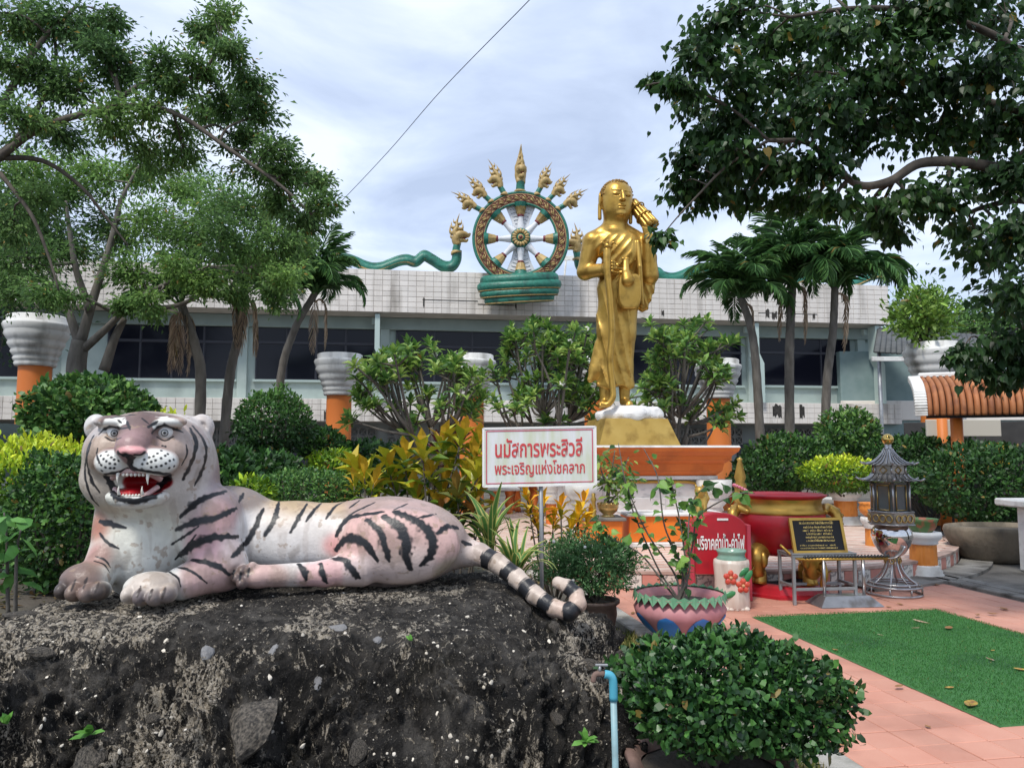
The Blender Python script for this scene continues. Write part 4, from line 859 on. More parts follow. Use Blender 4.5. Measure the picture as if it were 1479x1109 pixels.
def f_monk(p):
    d = sd_cone(p, Q3(888, 318, .02), Q3(888, 336, .02), 15*hs, 19*hs)
    d = smin(d, sd_path(p, [Q3(862, 342, .02), Q3(888, 330, .03), Q3(916, 342, .02)], [11*ms, 15*ms, 11*ms], .05), .05)
    t = None
    for c, r in _torso: e_ = sd_ell(p, c, r); t = e_ if t is None else smin(t, e_, .12)
    zz_ = p[..., 2]; zsh = _torso[0][0][2]
    t = t + folds(p, R(140), 24, .026) * sstep(Q3(0, 425)[2], Q3(0, 400)[2], zz_) * sstep(Q3(0, 338)[2], Q3(0, 352)[2], zz_) * (p[..., 0] < Q3(905, 0)[0])
    # skirt
    sk = sd_path(p, [Q3(893, 425, .03), Q3(890, 480, .03), Q3(890, 530, .02), Q3(889, 556, .02)], [30*ms, 29*ms, 25*ms, 27*ms], .05, fl=(1, .66, 1))
    sk = smin(sk, sd_path(p, [Q3(872, 520, .1), Q3(862, 512, .12), Q3(855, 516, .12)], [6*ms, 4*ms, 2*ms], .02), .02)
    fold = folds(p, R(14), 19, .042) * sstep(Q3(0, 380)[2], Q3(0, 470)[2], zz_) * (p[..., 0] < Q3(902, 0)[0] + .0) + folds(p, R(170), 13, .022) * (p[..., 0] >= Q3(902, 0)[0]) * sstep(Q3(0, 440)[2], Q3(0, 520)[2], zz_)
    sk = sk + fold
    fl_ = sd_path(p, [Q3(872, 500, .02), Q3(862, 535, .0), Q3(853, 548, -.02)], [14*ms, 12*ms, 5*ms], .03, fl=(1, .6, 1)); sk = smin(sk, fl_, .06)
    sk = smax(sk, Q3(0, 560)[2] + .03 * np.sin(p[..., 0] * 17) - zz_, .015)
    t = smin(t, sk, .06)
    # sash rolls at the waist
    for k in range(3): t = smin(t, sd_ell(p, Q3(888, 387 + 5.5 * k, .0), (30*ms, 21*ms, 2.2*ms)), .008)
    d = smin(d, t, .03)
    d = smin(d, sd_path(p, _ra, _rar, .05), .05); d = smin(d, sd_path(p, _la, _lar, .06), .05)
    # draped cloth on the raised arm, hanging sleeve at the side
    d = smin(d, sd_path(p, [Q3(935, 372, .0), Q3(932, 415, .05), Q3(928, 442, .05)], [15*ms, 14*ms, 9*ms], .04, fl=(1, .7, 1)) + folds(p, R(20), 26, .024), .03)
    d = smin(d, sd_path(p, [Q3(930, 418, .02), Q3(937, 432, .02), Q3(941, 416, .02)], [6*ms, 4*ms, 2*ms], .02), .02)
    # bag with a strap and tassel flap
    bg = np.maximum(np.maximum(np.abs((p - Q3(909, 425, -.33))[..., 0]) - 11*ms, np.abs((p - Q3(909, 422, -.33))[..., 2]) - 20*ms), np.abs((p - Q3(909, 425, -.33))[..., 1]) - .03) - .06
    bg = smax(bg, sd_ell(p, Q3(909, 420, -.33), (19*ms, 22*ms, 32*ms)), .04); d = smin(d, bg, .03); d = smin(d, sd_path(p, [Q3(921, 350, -.24), Q3(924, 385, -.30), Q3(927, 440, -.2)], [3.4*ms]*3, .01), .01)
    d = smin(d, sd_path(p, [Q3(904, 375, -.36), Q3(904, 392, -.42), Q3(907, 404, -.44)], [4*ms, 5*ms, 9*ms], .02, fl=(1, .6, 1)), .02)
    for x_ in (900, 906): d = smin(d, sd_ell(p, Q3(x_, 374, -.36), (2.8*ms,)*3), .01)
    # hand on the staff: palm and fingers
    hc = Q3(877, 387, -.36); d = smin(d, sd_ell(p, hc, (8*ms, 6*ms, 9*ms)), .03)
    for k in range(4):
        z_ = -7.2 + k * 4.6; a_ = hc + np.array([-4*ms, -4*ms, -z_*ms]); b_ = hc + np.array([6*ms, -9.5*ms, -(z_ + .6)*ms]); c_ = hc + np.array([12.5*ms, -4*ms, -(z_ + 1.2)*ms])
        d = smin(d, sd_path(p, [a_, b_, c_], [2.2*ms, 2.1*ms, 1.6*ms], .006), .008)
    d = smin(d, sd_path(p, [hc + np.array([0, -3*ms, 7*ms]), hc + np.array([9*ms, -6*ms, 8*ms])], [2.2*ms, 1.8*ms], .006), .01)
    # raised hand against the bundle
    hc = Q3(936, 343, -.26); d = smin(d, sd_ell(p, hc, (8*ms, 6*ms, 9*ms)), .03)
    for k in range(4): d = smin(d, sd_path(p, [hc + np.array([(-5+3*k)*ms, -3*ms, 4*ms]), hc + np.array([(-8+3*k)*ms, -5*ms, 13*ms])], [2.1*ms, 1.6*ms], .006), .008)
    # shins and feet
    for a_, b_, c_ in ((Q3(874, 550, .05), Q3(874, 580, .05), Q3(869, 585, -.25)), (Q3(902, 550, .02), Q3(902, 578, .02), Q3(909, 584, -.28))):
        d = smin(d, sd_path(p, [a_, b_], [9*ms, 7.2*ms], .02), .02); d = smin(d, sd_cone(p, b_ + [0, 0, -.03], c_, 6.5*ms, 5.5*ms), .03)
        for k in range(5): d = smin(d, sd_ell(p, c_ + np.array([(-4.6 + 2.3*k)*ms, -4.5*ms, -1.5*ms]), (1.5*ms, 3.2*ms, 1.8*ms)), .01)
    return d
V, Q = nets(f_monk, Q3(825, 602) + [0, -.75, 0], Q3(962, 250) + [0, .55, .1], .034)
V = snap(f_monk, V, 1, .03); V, Q = subdiv(V, Q); V = snap(f_monk, V, 1, .02)
monk = thing('monk_statue', 'tall golden statue of a standing robed monk holding a long staff and bundle', 'statue', Q3(892, 588))
mk('body', V, Q, m_gold, monk, True)
V, Q = nets(f_head, Q3(855, 345) + [0, -.5, 0], Q3(925, 252) + [0, .5, .05], .019); V = snap(f_head, V, 1, .02); V, Q = subdiv(V, Q); V = snap(f_head, V, 1, .01)
mk('head', V, Q, m_gold, monk, True)
st = smoothpath([Q3(877, 357, -.46), Q3(877, 390, -.50), Q3(881, 430, -.50), Q3(884, 480, -.50), Q3(881, 520, -.48), Q3(885, 560, -.50), Q3(885, 574, -.52), Q3(878, 584, -.52), Q3(868, 583, -.5)], 6)
MB().tube(st, np.interp(np.arange(len(st)), [0, 10, 40, len(st)-1], [.075, .06, .055, .05]), 9).build('staff', m_gold, monk, True)
sh = MB().ball(Q3(878, 356, -.48), (.09, .08, .07), 10)
for k in range(3): sh.tube(smoothpath([Q3(874 + 3*k, 356, -.5), Q3(870 + 8*k, 350 - 3*(k == 1), -.54), Q3(866 + 12*k, 353, -.55)], 4), np.linspace(.035, .008, 9), 6)
sh.build('staff_head', m_gold, monk, True)
ba, bb = Q3(913, 293, .12), Q3(942, 328, -.16); uu, vv_, ww = frame(bb - ba)
bn = MB()
for k in range(9):
    a_ = k / 9 * 2 * math.pi; o_ = (math.cos(a_) * uu + math.sin(a_) * vv_) * .085; bn.tube(smoothpath([ba + o_ * .75, (ba + bb) / 2 + o_ * 1.1, bb + o_ * 1.35], 4), .045, 7)
bn.build('bundle', m_gold, monk, True)
for f_ in (.25, .6): bn = MB(); c_ = ba + (bb - ba) * f_; a_ = np.linspace(0, 2*np.pi, 25); bn.tube(c_ + .142 * (1 + .12 * f_) * (np.cos(a_)[:, None] * uu + np.sin(a_)[:, None] * vv_), .014, 6, cap=False); bn.build('bundle_tie', m_gold, monk, True)
g = np.random.default_rng(5); cu = MB()                                     # close-cropped curls
for i in range(420):
    zc = g.uniform(-.05, 1); a_ = g.uniform(0, 6.283); d_ = np.array([math.sqrt(1-zc*zc)*math.cos(a_), math.sqrt(1-zc*zc)*math.sin(a_), zc])
    if d_[1] < -.35 and d_[2] < .68: continue
    cu.ball(H(0, 0, 5) + _hr @ (d_ * np.array([21.7, 23.2, 22.2]) * hs), .021, 6)
cu.build('hair_curls', MAT('dull_gold', (.20, .115, .03), (.27, .16, .04), 8, .5, metal=.6), monk, True, kind='stuff')
# altar: marble rock, gold plinth, orange cornice, marble dado with lotus posts
altar = thing('statue_altar', 'orange and white tiered altar with gold plinth under the golden monk', 'altar', (*TC[:2], TZ))
ac = np.array([Q3(905, 600)[0], MY, 0])
def frust(z0, z1, w0, w1, d0=None, d1=None, c=ac, r=A10):
    d0, d1 = d0 or w0, d1 or w1; V = [(sx*w/2, sy*dd/2, z_) for w, dd, z_ in ((w0, d0, z0), (w1, d1, z1)) for sx, sy in ((-1,-1),(1,-1),(1,1),(-1,1))]
    return np.array(V) @ rotz(r).T + [c[0], c[1], 0], [np.array([[0,1,5,4],[1,2,6,5],[2,3,7,6],[3,0,4,7],[4,5,6,7],[3,2,1,0]])]
z_r = Q3(0, 588)[2]; z_g1 = Q3(0, 606)[2]; z_g0 = P(0, 643, MY - .7)[2]
V, F = frust(z_g0, z_g1, 1.45, 1.12); mk('gold_plinth', V, F, m_goldp, altar)
V, Q = nets(lambda p: sd_ell(p, (Q3(899, 0)[0], MY - .1, (z_r + z_g1)/2 - .05), (.62, .50, .20)) + .05 * fbm(p * 5, 3, 4), (ac[0]-.9, MY-.9, z_g1-.3), (ac[0]+.9, MY+.8, z_r+.2), .04)
V[:, 2] = np.minimum(V[:, 2], z_r + .02 * fbm(V * 6, 2, 3)); mk('marble_rock', V, Q, m_marble, altar, False)
zc1 = P(0, 643, MY - 1.3)[2]; lev = [(zc1 - a_, b_ * .80) for a_, b_ in ((0, 3.62), (.035, 3.66), (.10, 3.60), (.17, 3.40), (.24, 3.34), (.30, 3.16), (.42, 3.10), (.50, 2.9))]
for k in range(len(lev) - 1):
    V, F = frust(lev[k+1][0], lev[k][0] - .0015, lev[k+1][1], lev[k][1]); mk('cornice_step' if k else 'cornice_top', V, F, m_white if k == 0 else m_orange, altar)
zd = zc1 - .50; V, F = frust(TZ, zd - .002, 2.16, 2.16); mk('dado', V, F, m_marble, altar)
V, F = frust(zd - .06, zd - .003, 2.36, 2.36); mk('dado_cap', V, F, m_white, altar)
for sx in (-1, 1):
    for sy in (-1, 1):
        c = ac + rotz(A10) @ np.array([sx*1.12, sy*1.12, 0])
        p_ = MB().lathe([(.13, TZ), (.13, TZ+.38)], 16, c).build('corner_post', m_orange, altar, True)
        MB().lathe([(.14, TZ+.38), (.17, TZ+.40), (.15, TZ+.45), (.24, TZ+.55), (.22, TZ+.60), (.30, TZ+.68), (.31, zd-.07), (.0, zd-.07)], 20, c).build('post_capital', m_white, p_, True)
for sx in (-1, 0, 1):
    c = ac + rotz(A10) @ np.array([sx*.62, -1.082, 0]); MB().box((c[0], c[1], TZ+.36), (.58, .03, .50), .01, rotz(A10)).build('marble_panel', m_marble, altar)
MB().tube(smoothpath([ac + rotz(A10) @ np.array([x_, -1.105, z_]) for x_, z_ in ((-.9, zd-.10), (.4, zd-.10), (.78, zd-.12), (.88, zd-.22), (.9, zd-.4))], 6), .028, 6).build('gold_trim', m_gold, altar, True)

# ------------------------------------------------------------------ tall orange pillars with ringed white planters on top
m_pillar = MAT('pillar_orange', (.56, .15, .02), (.64, .19, .03), 1.5, .55, dirt=(.36, .09, .015), dscale=1.2, dlo=.5, dhi=.8, stretch=(1, 1, .3))
m_ring = MAT('ringed_white', (.58, .58, .56), (.66, .66, .64), 2, .6, dirt=(.17, .165, .15), dscale=3, dlo=.46, dhi=.72, stretch=(1, 1, .3))
PH = 3.95
def pillar(px, py, label, rad=.31, h=PH):
    Y = (h - CAM_H) * FOC / (HORIZON - py); Y = Y * .995; c = P(px, py, Y); c[2] = 0
    t = thing('planter_pillar', label, 'pillar', c, group='orange planter pillars round the terrace')
    zc = h - 1.02; s = rad / .31
    MB().lathe([(.34*s, 0), (.34*s, .25), (rad, .28), (rad*.97, zc)], 28, c).build('shaft', m_pillar, t, True)
    MB().lathe([(.0, zc), (.36*s, zc)] + [(r*s, zc + z) for r, z in ((.37,.02),(.385,.06),(.37,.09),(.39,.11),(.41,.16),(.39,.20),(.41,.22),(.455,.29),(.44,.34),(.46,.36),(.515,.45),(.50,.51),(.52,.53),(.585,.64),(.57,.70),(.58,.72),(.62,.82),(.60,.87),(.545,.89),(.55,1.0),(.52,1.02),(.47,.98),(.40,.9),(0,.88))], 36, c).build('ringed_planter', m_ring, t, True)
    MB().lathe([(.46*s, h-.06), (.2, h-.03), (0, h-.02)], 16, c).build('soil', m_soil, t, True)
    return t, c
pl = [pillar(55, 457, 'stained orange pillar with ringed grey planter beside the forked tree', .31, 4.3), pillar(491, 512, 'orange pillar with ringed white planter below the drooping palm', .31), pillar(682, 513, 'orange pillar with ringed white planter behind the crotons and signboard', .30),
      pillar(860, 517, 'orange pillar mostly hidden behind the golden monk', .30), pillar(1036, 520, 'orange pillar with ringed planter just right of the golden monk', .31), pillar(1347, 496, 'orange pillar with a leafy shrub growing from its ringed planter', .31)]

# ------------------------------------------------------------------ wheel of the law and roof serpents
m_green = MAT('naga_green', (.012, .125, .085), (.02, .18, .125), 9, .45, bump=.5, bscale=18, dirt=(.01, .06, .045), dscale=3)
m_ygold = MAT('ornament_gold', (.36, .245, .085), (.46, .33, .13), 8, .5, dirt=(.22, .15, .06), dscale=5)
m_maroon = MAT('maroon', (.13, .016, .022), (.18, .025, .03), 5, .5)
m_wht2 = MAT('wheel_white', (.66, .68, .70), (.56, .58, .61), 4, .6)
WY = 28.0; wc = P(752, 345, WY); sw = mpp(WY)
wheel = thing('dharma_wheel', 'large ornate eight-spoked wheel with seven serpent heads on the roof edge', 'wheel', wc - [0, 0, 95*sw])
def WPt(r, a, dy=0.): return wc + np.array([r*sw*math.cos(a), dy, r*sw*math.sin(a)])
def ring(r0, r1, y0, y1, n=72):
    a = np.linspace(0, 2*np.pi, n, endpoint=False); V = np.concatenate([wc + np.stack([np.cos(a)*r*sw, 0*a + y, np.sin(a)*r*sw], -1) for r, y in ((r0, y0), (r1, y0), (r1, y1), (r0, y1))])
    i = np.arange(n); j = (i+1) % n; return V, [np.concatenate([np.stack([k*n+i, k*n+j, ((k+1)%4)*n+j, ((k+1)%4)*n+i], -1) for k in range(4)])]
V, F = ring(54, 68, -.10, .25); mk('rim', V, F, m_ygold, wheel)
a = np.linspace(0, 2*np.pi, 97)
for r_, th, nm, mt in ((69, 2.4, 'outer_rim', m_green), (66, 1.0, 'rim_bead', m_ygold), (53, 2.0, 'inner_rim', m_green), (55.5, .8, 'rim_bead', m_ygold)):
    MB().tube(np.array([WPt(r_, x, -.06) for x in a]), th*sw, 8, cap=False).build(nm, mt, wheel, True)
sc = MB()
for k in range(2): sc.tube(np.array([WPt(60.8 + 3.6*math.sin(x*16 + math.pi*k), x, -.12) for x in np.linspace(0, 2*np.pi, 260)]), .5*sw, 6, cap=False)
for r_ in (55.9, 65.4): sc.tube(np.array([WPt(r_, x, -.115) for x in np.linspace(0, 2*np.pi, 97)]), .6*sw, 6, cap=False)
sc.build('scroll_relief', m_maroon, wheel, True)
for k in range(32):
    x = (k+.5)*2*math.pi/32; lf = MB()
    for sg in (-1, 1): lf.tube(smoothpath([WPt(60.8 - 1*sg, x - .05*sg, -.13), WPt(60.8 + 2.2*sg, x, -.16), WPt(60.8 + 4.2*sg, x + .045*sg, -.12)], 3), np.array([.6, .9, 1.0, .9, .7, .5, .2])*sw, 5)
    lf.build('scroll_leaf', m_ygold, wheel, True)
for k in range(8):
    x = k*math.pi/4 + math.pi/2; d_ = np.array([math.cos(x), 0, math.sin(x)]); Rm = np.stack([np.array([-d_[2], 0, d_[0]]), np.array([0, 1., 0]), d_], 1)
    sp = MB().lathe([(0, 10*sw), (5.5*sw, 11*sw), (6*sw, 16*sw), (4.5*sw, 24*sw), (3.6*sw, 32*sw), (4.2*sw, 34*sw)], 12, wc, Rm).build('spoke', m_wht2, wheel, True)
    MB().lathe([(4*sw, 33*sw), (5.2*sw, 34.5*sw), (4.6*sw, 36*sw)], 12, wc, Rm).build('spoke_collar', m_maroon, sp, True)
    MB().lathe([(4.4*sw, 36*sw), (5.5*sw, 38*sw), (7.5*sw, 47*sw), (8.4*sw, 47.6*sw)], 24, wc, Rm, wav=lambda q: 1+.10*np.cos(q*8)).build('spoke_capital', m_ygold, sp, True)
    MB().lathe([(8*sw, 47.2*sw), (9*sw, 50*sw), (10*sw, 54*sw)], 12, wc, Rm).build('spoke_foot', m_green, sp, True)
for s in (1, -1):                                                            # ribbed white panels above and below the hub
    pr = [(-22, 49), (-14, 30), (-9, 10), (9, 10), (14, 30), (22, 49), (8, 53), (-8, 53)]
    pn = MB().prism(np.array(pr)*sw*[1, s], .06, wc + [0, .10, 0]).build('white_panel', m_wht2, wheel)
    for k in range(7):
        r_ = 14 + 5.5*k; w_ = .42; MB().tube(np.array([WPt(r_, s*math.pi/2 + x, .09) for x in np.linspace(-w_*.8, w_*.8, 9)]), .6*sw, 5).build('rib', MAT('rib_grey', (.45, .47, .5), rough=.6), pn, True)
Rh = np.stack([np.array([1., 0, 0]), np.array([0, 0, 1.]), np.array([0, -1., 0])], 1)
hub = MB().lathe([(14.5*sw, -.05), (14.5*sw, .14), (12*sw, .18), (0, .18)], 28, wc, Rh).build('hub', m_green, wheel, True)
for k in range(16):
    x = k*math.pi/8; MB().ball(WPt(9.8, x, -.20), (2.2*sw, .05, 3.6*sw), 8, np.array(Matrix.Rotation(-(x - math.pi/2), 3, 'Y'))).build('petal', m_ygold, hub, True)
for r_, nm, mt, y_ in ((6, 'hub_boss', m_green, .20), (4.2, 'hub_boss', m_ygold, .235), (2.6, 'hub_jewel', m_maroon, .26)): MB().lathe([(r_*sw, .1), (r_*sw, y_), (r_*.6*sw, y_+.02), (0, y_+.03)], 16, wc, Rh).build(nm, mt, hub, True)
# serpent heads fanned along the top
def naga_head_mesh():
    """local: grows up +z, snout to +x; unit length about 1"""
    gold = MB(); green = MB(); red = MB()
    green.tube(smoothpath([(-.02, 0, 0), (-.02, 0, .10), (.0, 0, .20), (.02, 0, .28)], 4), np.interp(np.arange(13), [0, 6, 12], [.13, .12, .11]), 12, flat=.8)
    gold.tube(smoothpath([(-.01, 0, -.02), (-.02, 0, .02), (-.02, 0, .06)], 3), [.165, .18, .18, .175, .165, .15, .13], 12, flat=.8)
    gold.tube(smoothpath([(.03, 0, .20), (-.03, 0, .33), (.02, 0, .46), (.16, 0, .49), (.28, 0, .47), (.34, 0, .52)], 4), np.interp(np.arange(21), [0, 5, 10, 16, 20], [.13, .16, .16, .09, .03]), 9, flat=.7)   # head and upper jaw
    gold.tube(smoothpath([(.02, 0, .33), (.14, 0, .34), (.24, 0, .32), (.28, 0, .37)], 4), np.linspace(.10, .025, 13), 7, flat=.75)
    red.tube(smoothpath([(.06, 0, .40), (.18, 0, .405), (.25, 0, .41)], 3), np.linspace(.06, .02, 7), 6, flat=.85)
    gold.tube(smoothpath([(.0, 0, .42), (-.06, 0, .54), (.0, 0, .66), (-.01, 0, .80), (.06, 0, 1.04)], 5), np.interp(np.arange(21), [0, 6, 12, 20], [.16, .15, .10, .008]), 8, flat=.5)
    for z, x, s in ((.50, .14, .20), (.52, -.16, .24), (.62, .12, .20), (.66, -.12, .20), (.76, .09, .15), (.80, -.07, .13), (.40, -.16, .20)):
        sg = 1 if x > 0 else -1; gold.tube(smoothpath([(x*.15, 0, z), (x*.3 + sg*s*.5, 0, z + s*.12), (x*.3 + sg*s*.55, 0, z + s*.85)], 4), np.array([.09, .095, .085, .075, .06, .048, .032, .018, .004])*s/.2, 7, flat=.55)
    out = []
    for nm, m_, mt in (('neck', green, m_green), ('crest', gold, m_ygold), ('tongue', red, m_maroon)): o = m_.build(nm, mt, None, True); out.append((nm, o.data)); bpy.data.objects.remove(o)
    return out
NH = naga_head_mesh()
for ang, L_, fx in ((90, 66, 0), (116, 55, -1), (139, 51, -1), (158, 50, -1), (64, 50, 1), (45, 48, 1), (25, 50, 1)):
    th = R(ang) if fx == 0 else R(90 + (ang - 90) * .92); o = None; p_ = WPt(70, R(90 + (ang - 90) * .80), .0) - wloc(wheel); lean = R(90 - ang) * .8
    for nm, dat in NH:
        q = link('serpent_head' if o is None else nm, dat, wheel if o is None else o)
        if o is None:
            o = q; o.location = p_; o.rotation_euler = (0, lean, 0) if fx >= 0 else (0, lean, 0); s_ = L_*sw*1.06; o.scale = (s_ * (1 if fx >= 0 else -1) * (.62 if fx == 0 else .74), s_ * .8, s_)
            if fx == 0: o.rotation_euler = (0, 0, R(-70))
# coiled base
for k, (y_, w_, r_) in enumerate(((404, 49, 11), (413, 54, 10), (423, 51, 9), (432, 45, 8))):
    c_ = P(750, y_ + 1, WY - .15); a = np.linspace(0, 2*np.pi, 49); pts = c_ + np.stack([np.cos(a)*w_*sw, np.sin(a)*w_*sw*.45 - .1, .12*np.sin(a+.6)], -1)
    cb = MB().tube(pts, r_*.78*sw, 10, cap=False).build('coil', m_green, wheel, True)
    MB().tube(pts * 1 + np.stack([np.cos(a)*r_*.45*sw, np.sin(a)*r_*.45*sw, 0*a - r_*.52*sw], -1), 1.5*sw, 6, cap=False).build('belly_stripe', m_ygold, cb, True)
MB().ball(P(750, 420, WY), (48*sw, .45, 19*sw), 20).build('coil_core', m_green, wheel, True)
def serpent(name, label, pts, r0, r1, head_loc, flip, hs_, Y):
    q = smoothpath(pts, 12); t = thing(name, label, 'serpent statue', q[0] - [0, 0, r0], group='green serpents along the roof edge')
    b = MB().tube(q, np.linspace(r0, r1, len(q)), 12).build('body', m_green, t, True)
    MB().tube(q - np.array([0, r0*.75, r0*.45]), np.linspace(r0*.28, r1*.28, len(q)), 6).build('belly_stripe', m_ygold, b, True)
    sp = MB()
    for i in range(2, len(q) - 2, 2): sp.ball(q[i] + [0, 0, np.interp(i, [0, len(q)], [r0, r1])], (.10, .03, .09), 6)
    sp.build('back_spines', m_green, b, True, kind='stuff')
    if head_loc is not None:
        o = None
        for nm, dat in NH:
            z_ = link('serpent_head' if o is None else nm, dat, t if o is None else o)
            if o is None: o = z_; o.location = head_loc - wloc(t); o.scale = (hs_*flip, hs_, hs_)
    return t
SY = 29.6
def wav(x0, x1, ybase, amp, per, n, slope=0., ph=0.): return [PB(x, ybase + slope*(x-x0) - amp*math.sin((x-x0)/per*2*math.pi + ph), -.95) for x in np.linspace(x0, x1, n)]
left = wav(440, 600, 380, 6.5, 92, 14, .022, -2.2) + [PB(x, y, -.95) for x, y in ((612, 371), (625, 377), (640, 386), (652, 386), (659, 376), (660, 362))]
serpent('roof_serpent', 'green wavy serpent along the roof edge rearing its gold-crested head beside the wheel', left, .15, .19, PB(660, 366, -.95), 1, 56*mpp(SY), SY)
right = wav(1276, 945, 405, 7, 86, 26, .028, 2.0) + [PB(x, y, -.95) for x, y in ((900, 400), (850, 396), (838, 385), (835, 372))]
serpent('roof_serpent', 'green wavy serpent along the roof edge running behind the golden monk', right, .15, .19, PB(833, 376, -.95), -1, 54*mpp(SY), SY)
# ------------------------------------------------------------------ lettering
FONT = None
def letters(name, body, w, h, mat, parent, o, ux, uy, off=.004, ext=.0015, bold=0.):
    """text fitted to w x h, its lower left corner at o"""
    cu_ = bpy.data.curves.new('lettering', 'FONT'); cu_.body = body; cu_.size = 1; cu_.extrude = 0; cu_.resolution_u = 3; cu_.offset = bold
    ob = bpy.data.objects.new('lettering', cu_); COL.objects.link(ob); dg = bpy.context.evaluated_depsgraph_get(); dg.update()
    me = bpy.data.meshes.new_from_object(ob.evaluated_get(dg)); bpy.data.objects.remove(ob)
    n = len(me.vertices); co = np.zeros(n * 3); me.vertices.foreach_get('co', co); co = co.reshape(-1, 3); fs = [list(p.vertices) for p in me.polygons]
    mn, mxx = co[:, :2].min(0), co[:, :2].max(0); q = (co[:, :2] - mn) / (mxx - mn) * [w, h]; ux, uy = np.asarray(ux, float), np.asarray(uy, float); nn = np.cross(ux, uy)
    V = np.asarray(o) + q[:, :1] * ux + q[:, 1:] * uy + nn * off
    tri = np.array([f for f in fs if len(f) == 3]); quad = np.array([f for f in fs if len(f) == 4]); oth = [f for f in fs if len(f) > 4]
    F = [f for f in (tri, quad) if len(f)] + [np.array([f]) for f in oth]
    return mk(name, V, F, mat, parent)
m_steel = MAT('steel', (.46, .46, .47), (.38, .38, .39), 8, .32, metal=.85, dirt=(.22, .2, .18), dscale=6)
m_galv = MAT('galvanised', (.36, .37, .38), (.28, .29, .30), 10, .5, metal=.6)
m_red = MAT('red_paint', (.46, .010, .022), (.40, .010, .02), 3, .4, dirt=(.30, .012, .02), dscale=5)
m_redside = MAT('pinkish_red', (.48, .05, .08), (.42, .03, .05), 5, .5)  # paler, pinker red for the side panels and front flange
m_wlet = MAT('white_lettering', (.80, .79, .76), rough=.6); m_rlet = MAT('red_lettering', (.52, .028, .035), (.60, .09, .09), 40, .6); m_gold2 = MAT('gold_letter', (.62, .45, .14), rough=.4, metal=.3)
# ---- signboard
SGY = 6.1; sc4 = [P(698, 703, SGY), P(861, 699.5, SGY + .04), P(858.5, 615.5, SGY + .04), P(698, 618.5, SGY)]
ux = unit(sc4[1] - sc4[0]); uy = unit(sc4[3] - sc4[0]); W_ = np.linalg.norm(sc4[1] - sc4[0]); H_ = np.linalg.norm(sc4[3] - sc4[0])
pb = P(783, 703, SGY); sign = thing('signboard', 'white rectangular signboard with red script on a grey metal post', 'sign', (pb[0], SGY + .05, 0))
def sq(x0, y0, x1, y1): return [(x0*W_, y0*H_), (x1*W_, y0*H_), (x1*W_, y1*H_), (x0*W_, y1*H_)]
m_board = MAT('weathered_board', (.70, .71, .72), (.58, .62, .50), 5, .5, dirt=(.55, .58, .40), dscale=2.5, dlo=.48, dhi=.75, stretch=(3, 1, .5))
MB().prism(sq(0, 0, 1, 1), .022, sc4[0], ux, uy).build('board', m_board, sign)
for k, (a, b, c, d) in enumerate(((0, -.012, 1, .02), (0, .98, 1, 1.012), (-.008, 0, .012, 1), (.988, 0, 1.008, 1))): MB().prism(sq(a, b, c, d), .03, sc4[0] + np.cross(ux, uy) * .005, ux, uy).build('frame_strip', m_wlet, sign)
for k, (a, b, c, d) in enumerate(((.025, .045, .975, .06), (.025, .94, .975, .955), (.025, .06, .033, .94), (.967, .06, .975, .94))): MB().prism(sq(a, b, c, d), .002, sc4[0] + np.cross(ux, uy) * .003, ux, uy).build('border_line', MAT('magenta_line', (.55, .06, .12), rough=.6), sign)
letters('lettering', 'นมัสการพระสิวลี', .775*W_, .33*H_, m_rlet, sign, sc4[0] + ux*.105*W_ + uy*.49*H_, ux, uy, bold=.018)
letters('lettering', 'พระเจริญแห่งโชคลาภ', .80*W_, .285*H_, m_rlet, sign, sc4[0] + ux*.10*W_ + uy*.155*H_, ux, uy, bold=.012)
MB().tube([(pb[0], SGY + .06, 0), (pb[0] - .01, SGY + .05, sc4[2][2] - .05)], .017, 10).build('post', m_galv, sign, True)
for z in (.28, .75): MB().box((pb[0], SGY + .085, sc4[0][2] + H_*z), (W_*.9, .02, .025), .003).build('back_rail', m_galv, sign)
# ---- red donation board
rb = G(1000, 868); Yb = rb[1]; rx0, rx1 = P(1003, 800, Yb)[0], P(1079, 800, Yb)[0]; zt = P(0, 742, Yb)[2]; zs = P(0, 765, Yb)[2]; zl = P(0, 829, Yb)[2]
don = thing('donation_board', 'red round-topped notice box with white script standing on red side panels', 'sign', ((rx0+rx1)/2, Yb + .15, 0))
a = np.linspace(np.pi, 0, 15); hw = (rx1 - rx0) / 2; pr = [(-hw, zl), (hw, zl)] + [(-math.cos(x_)*-hw if False else hw*math.cos(math.pi - x_), zs + (zt - zs)*math.sin(x_)) for x_ in np.linspace(np.pi, 0, 15)]
pr = [(-hw, zl), (hw, zl)] + [(hw*math.cos(x_), zs + (zt - zs)*math.sin(x_)) for x_ in np.linspace(0, np.pi, 15)]
MB().prism(pr, .30, ((rx0+rx1)/2, Yb + .01, 0)).build('cabinet', m_red, don)
MB().prism([(x_*1.03, zl + (z_ - zl)*1.02) for x_, z_ in pr], .02, ((rx0+rx1)/2, Yb + .035, 0)).build('front_flange', m_redside, don)
for sx in (-1, 1): MB().box(((rx0+rx1)/2 + sx*(hw + .022), Yb + .15, (zs + .06)/2 + .0), (.04, .34, zs + .05), .006).build('side_panel', m_redside, don)
letters('lettering', 'บริจาคค่าน้ำ-ค่าไฟ', 2*hw*.90, .175, m_wlet, don, (rx0 + hw*.12, Yb + .006, P(0, 794, Yb)[2]), (1, 0, 0), (0, 0, 1), bold=.02)
MB().box(((rx0+rx1)/2 + .03, Yb + .004, P(0, 750, Yb)[2]), (.12, .006, .022), .002).build('label_strip', m_wlet, don)
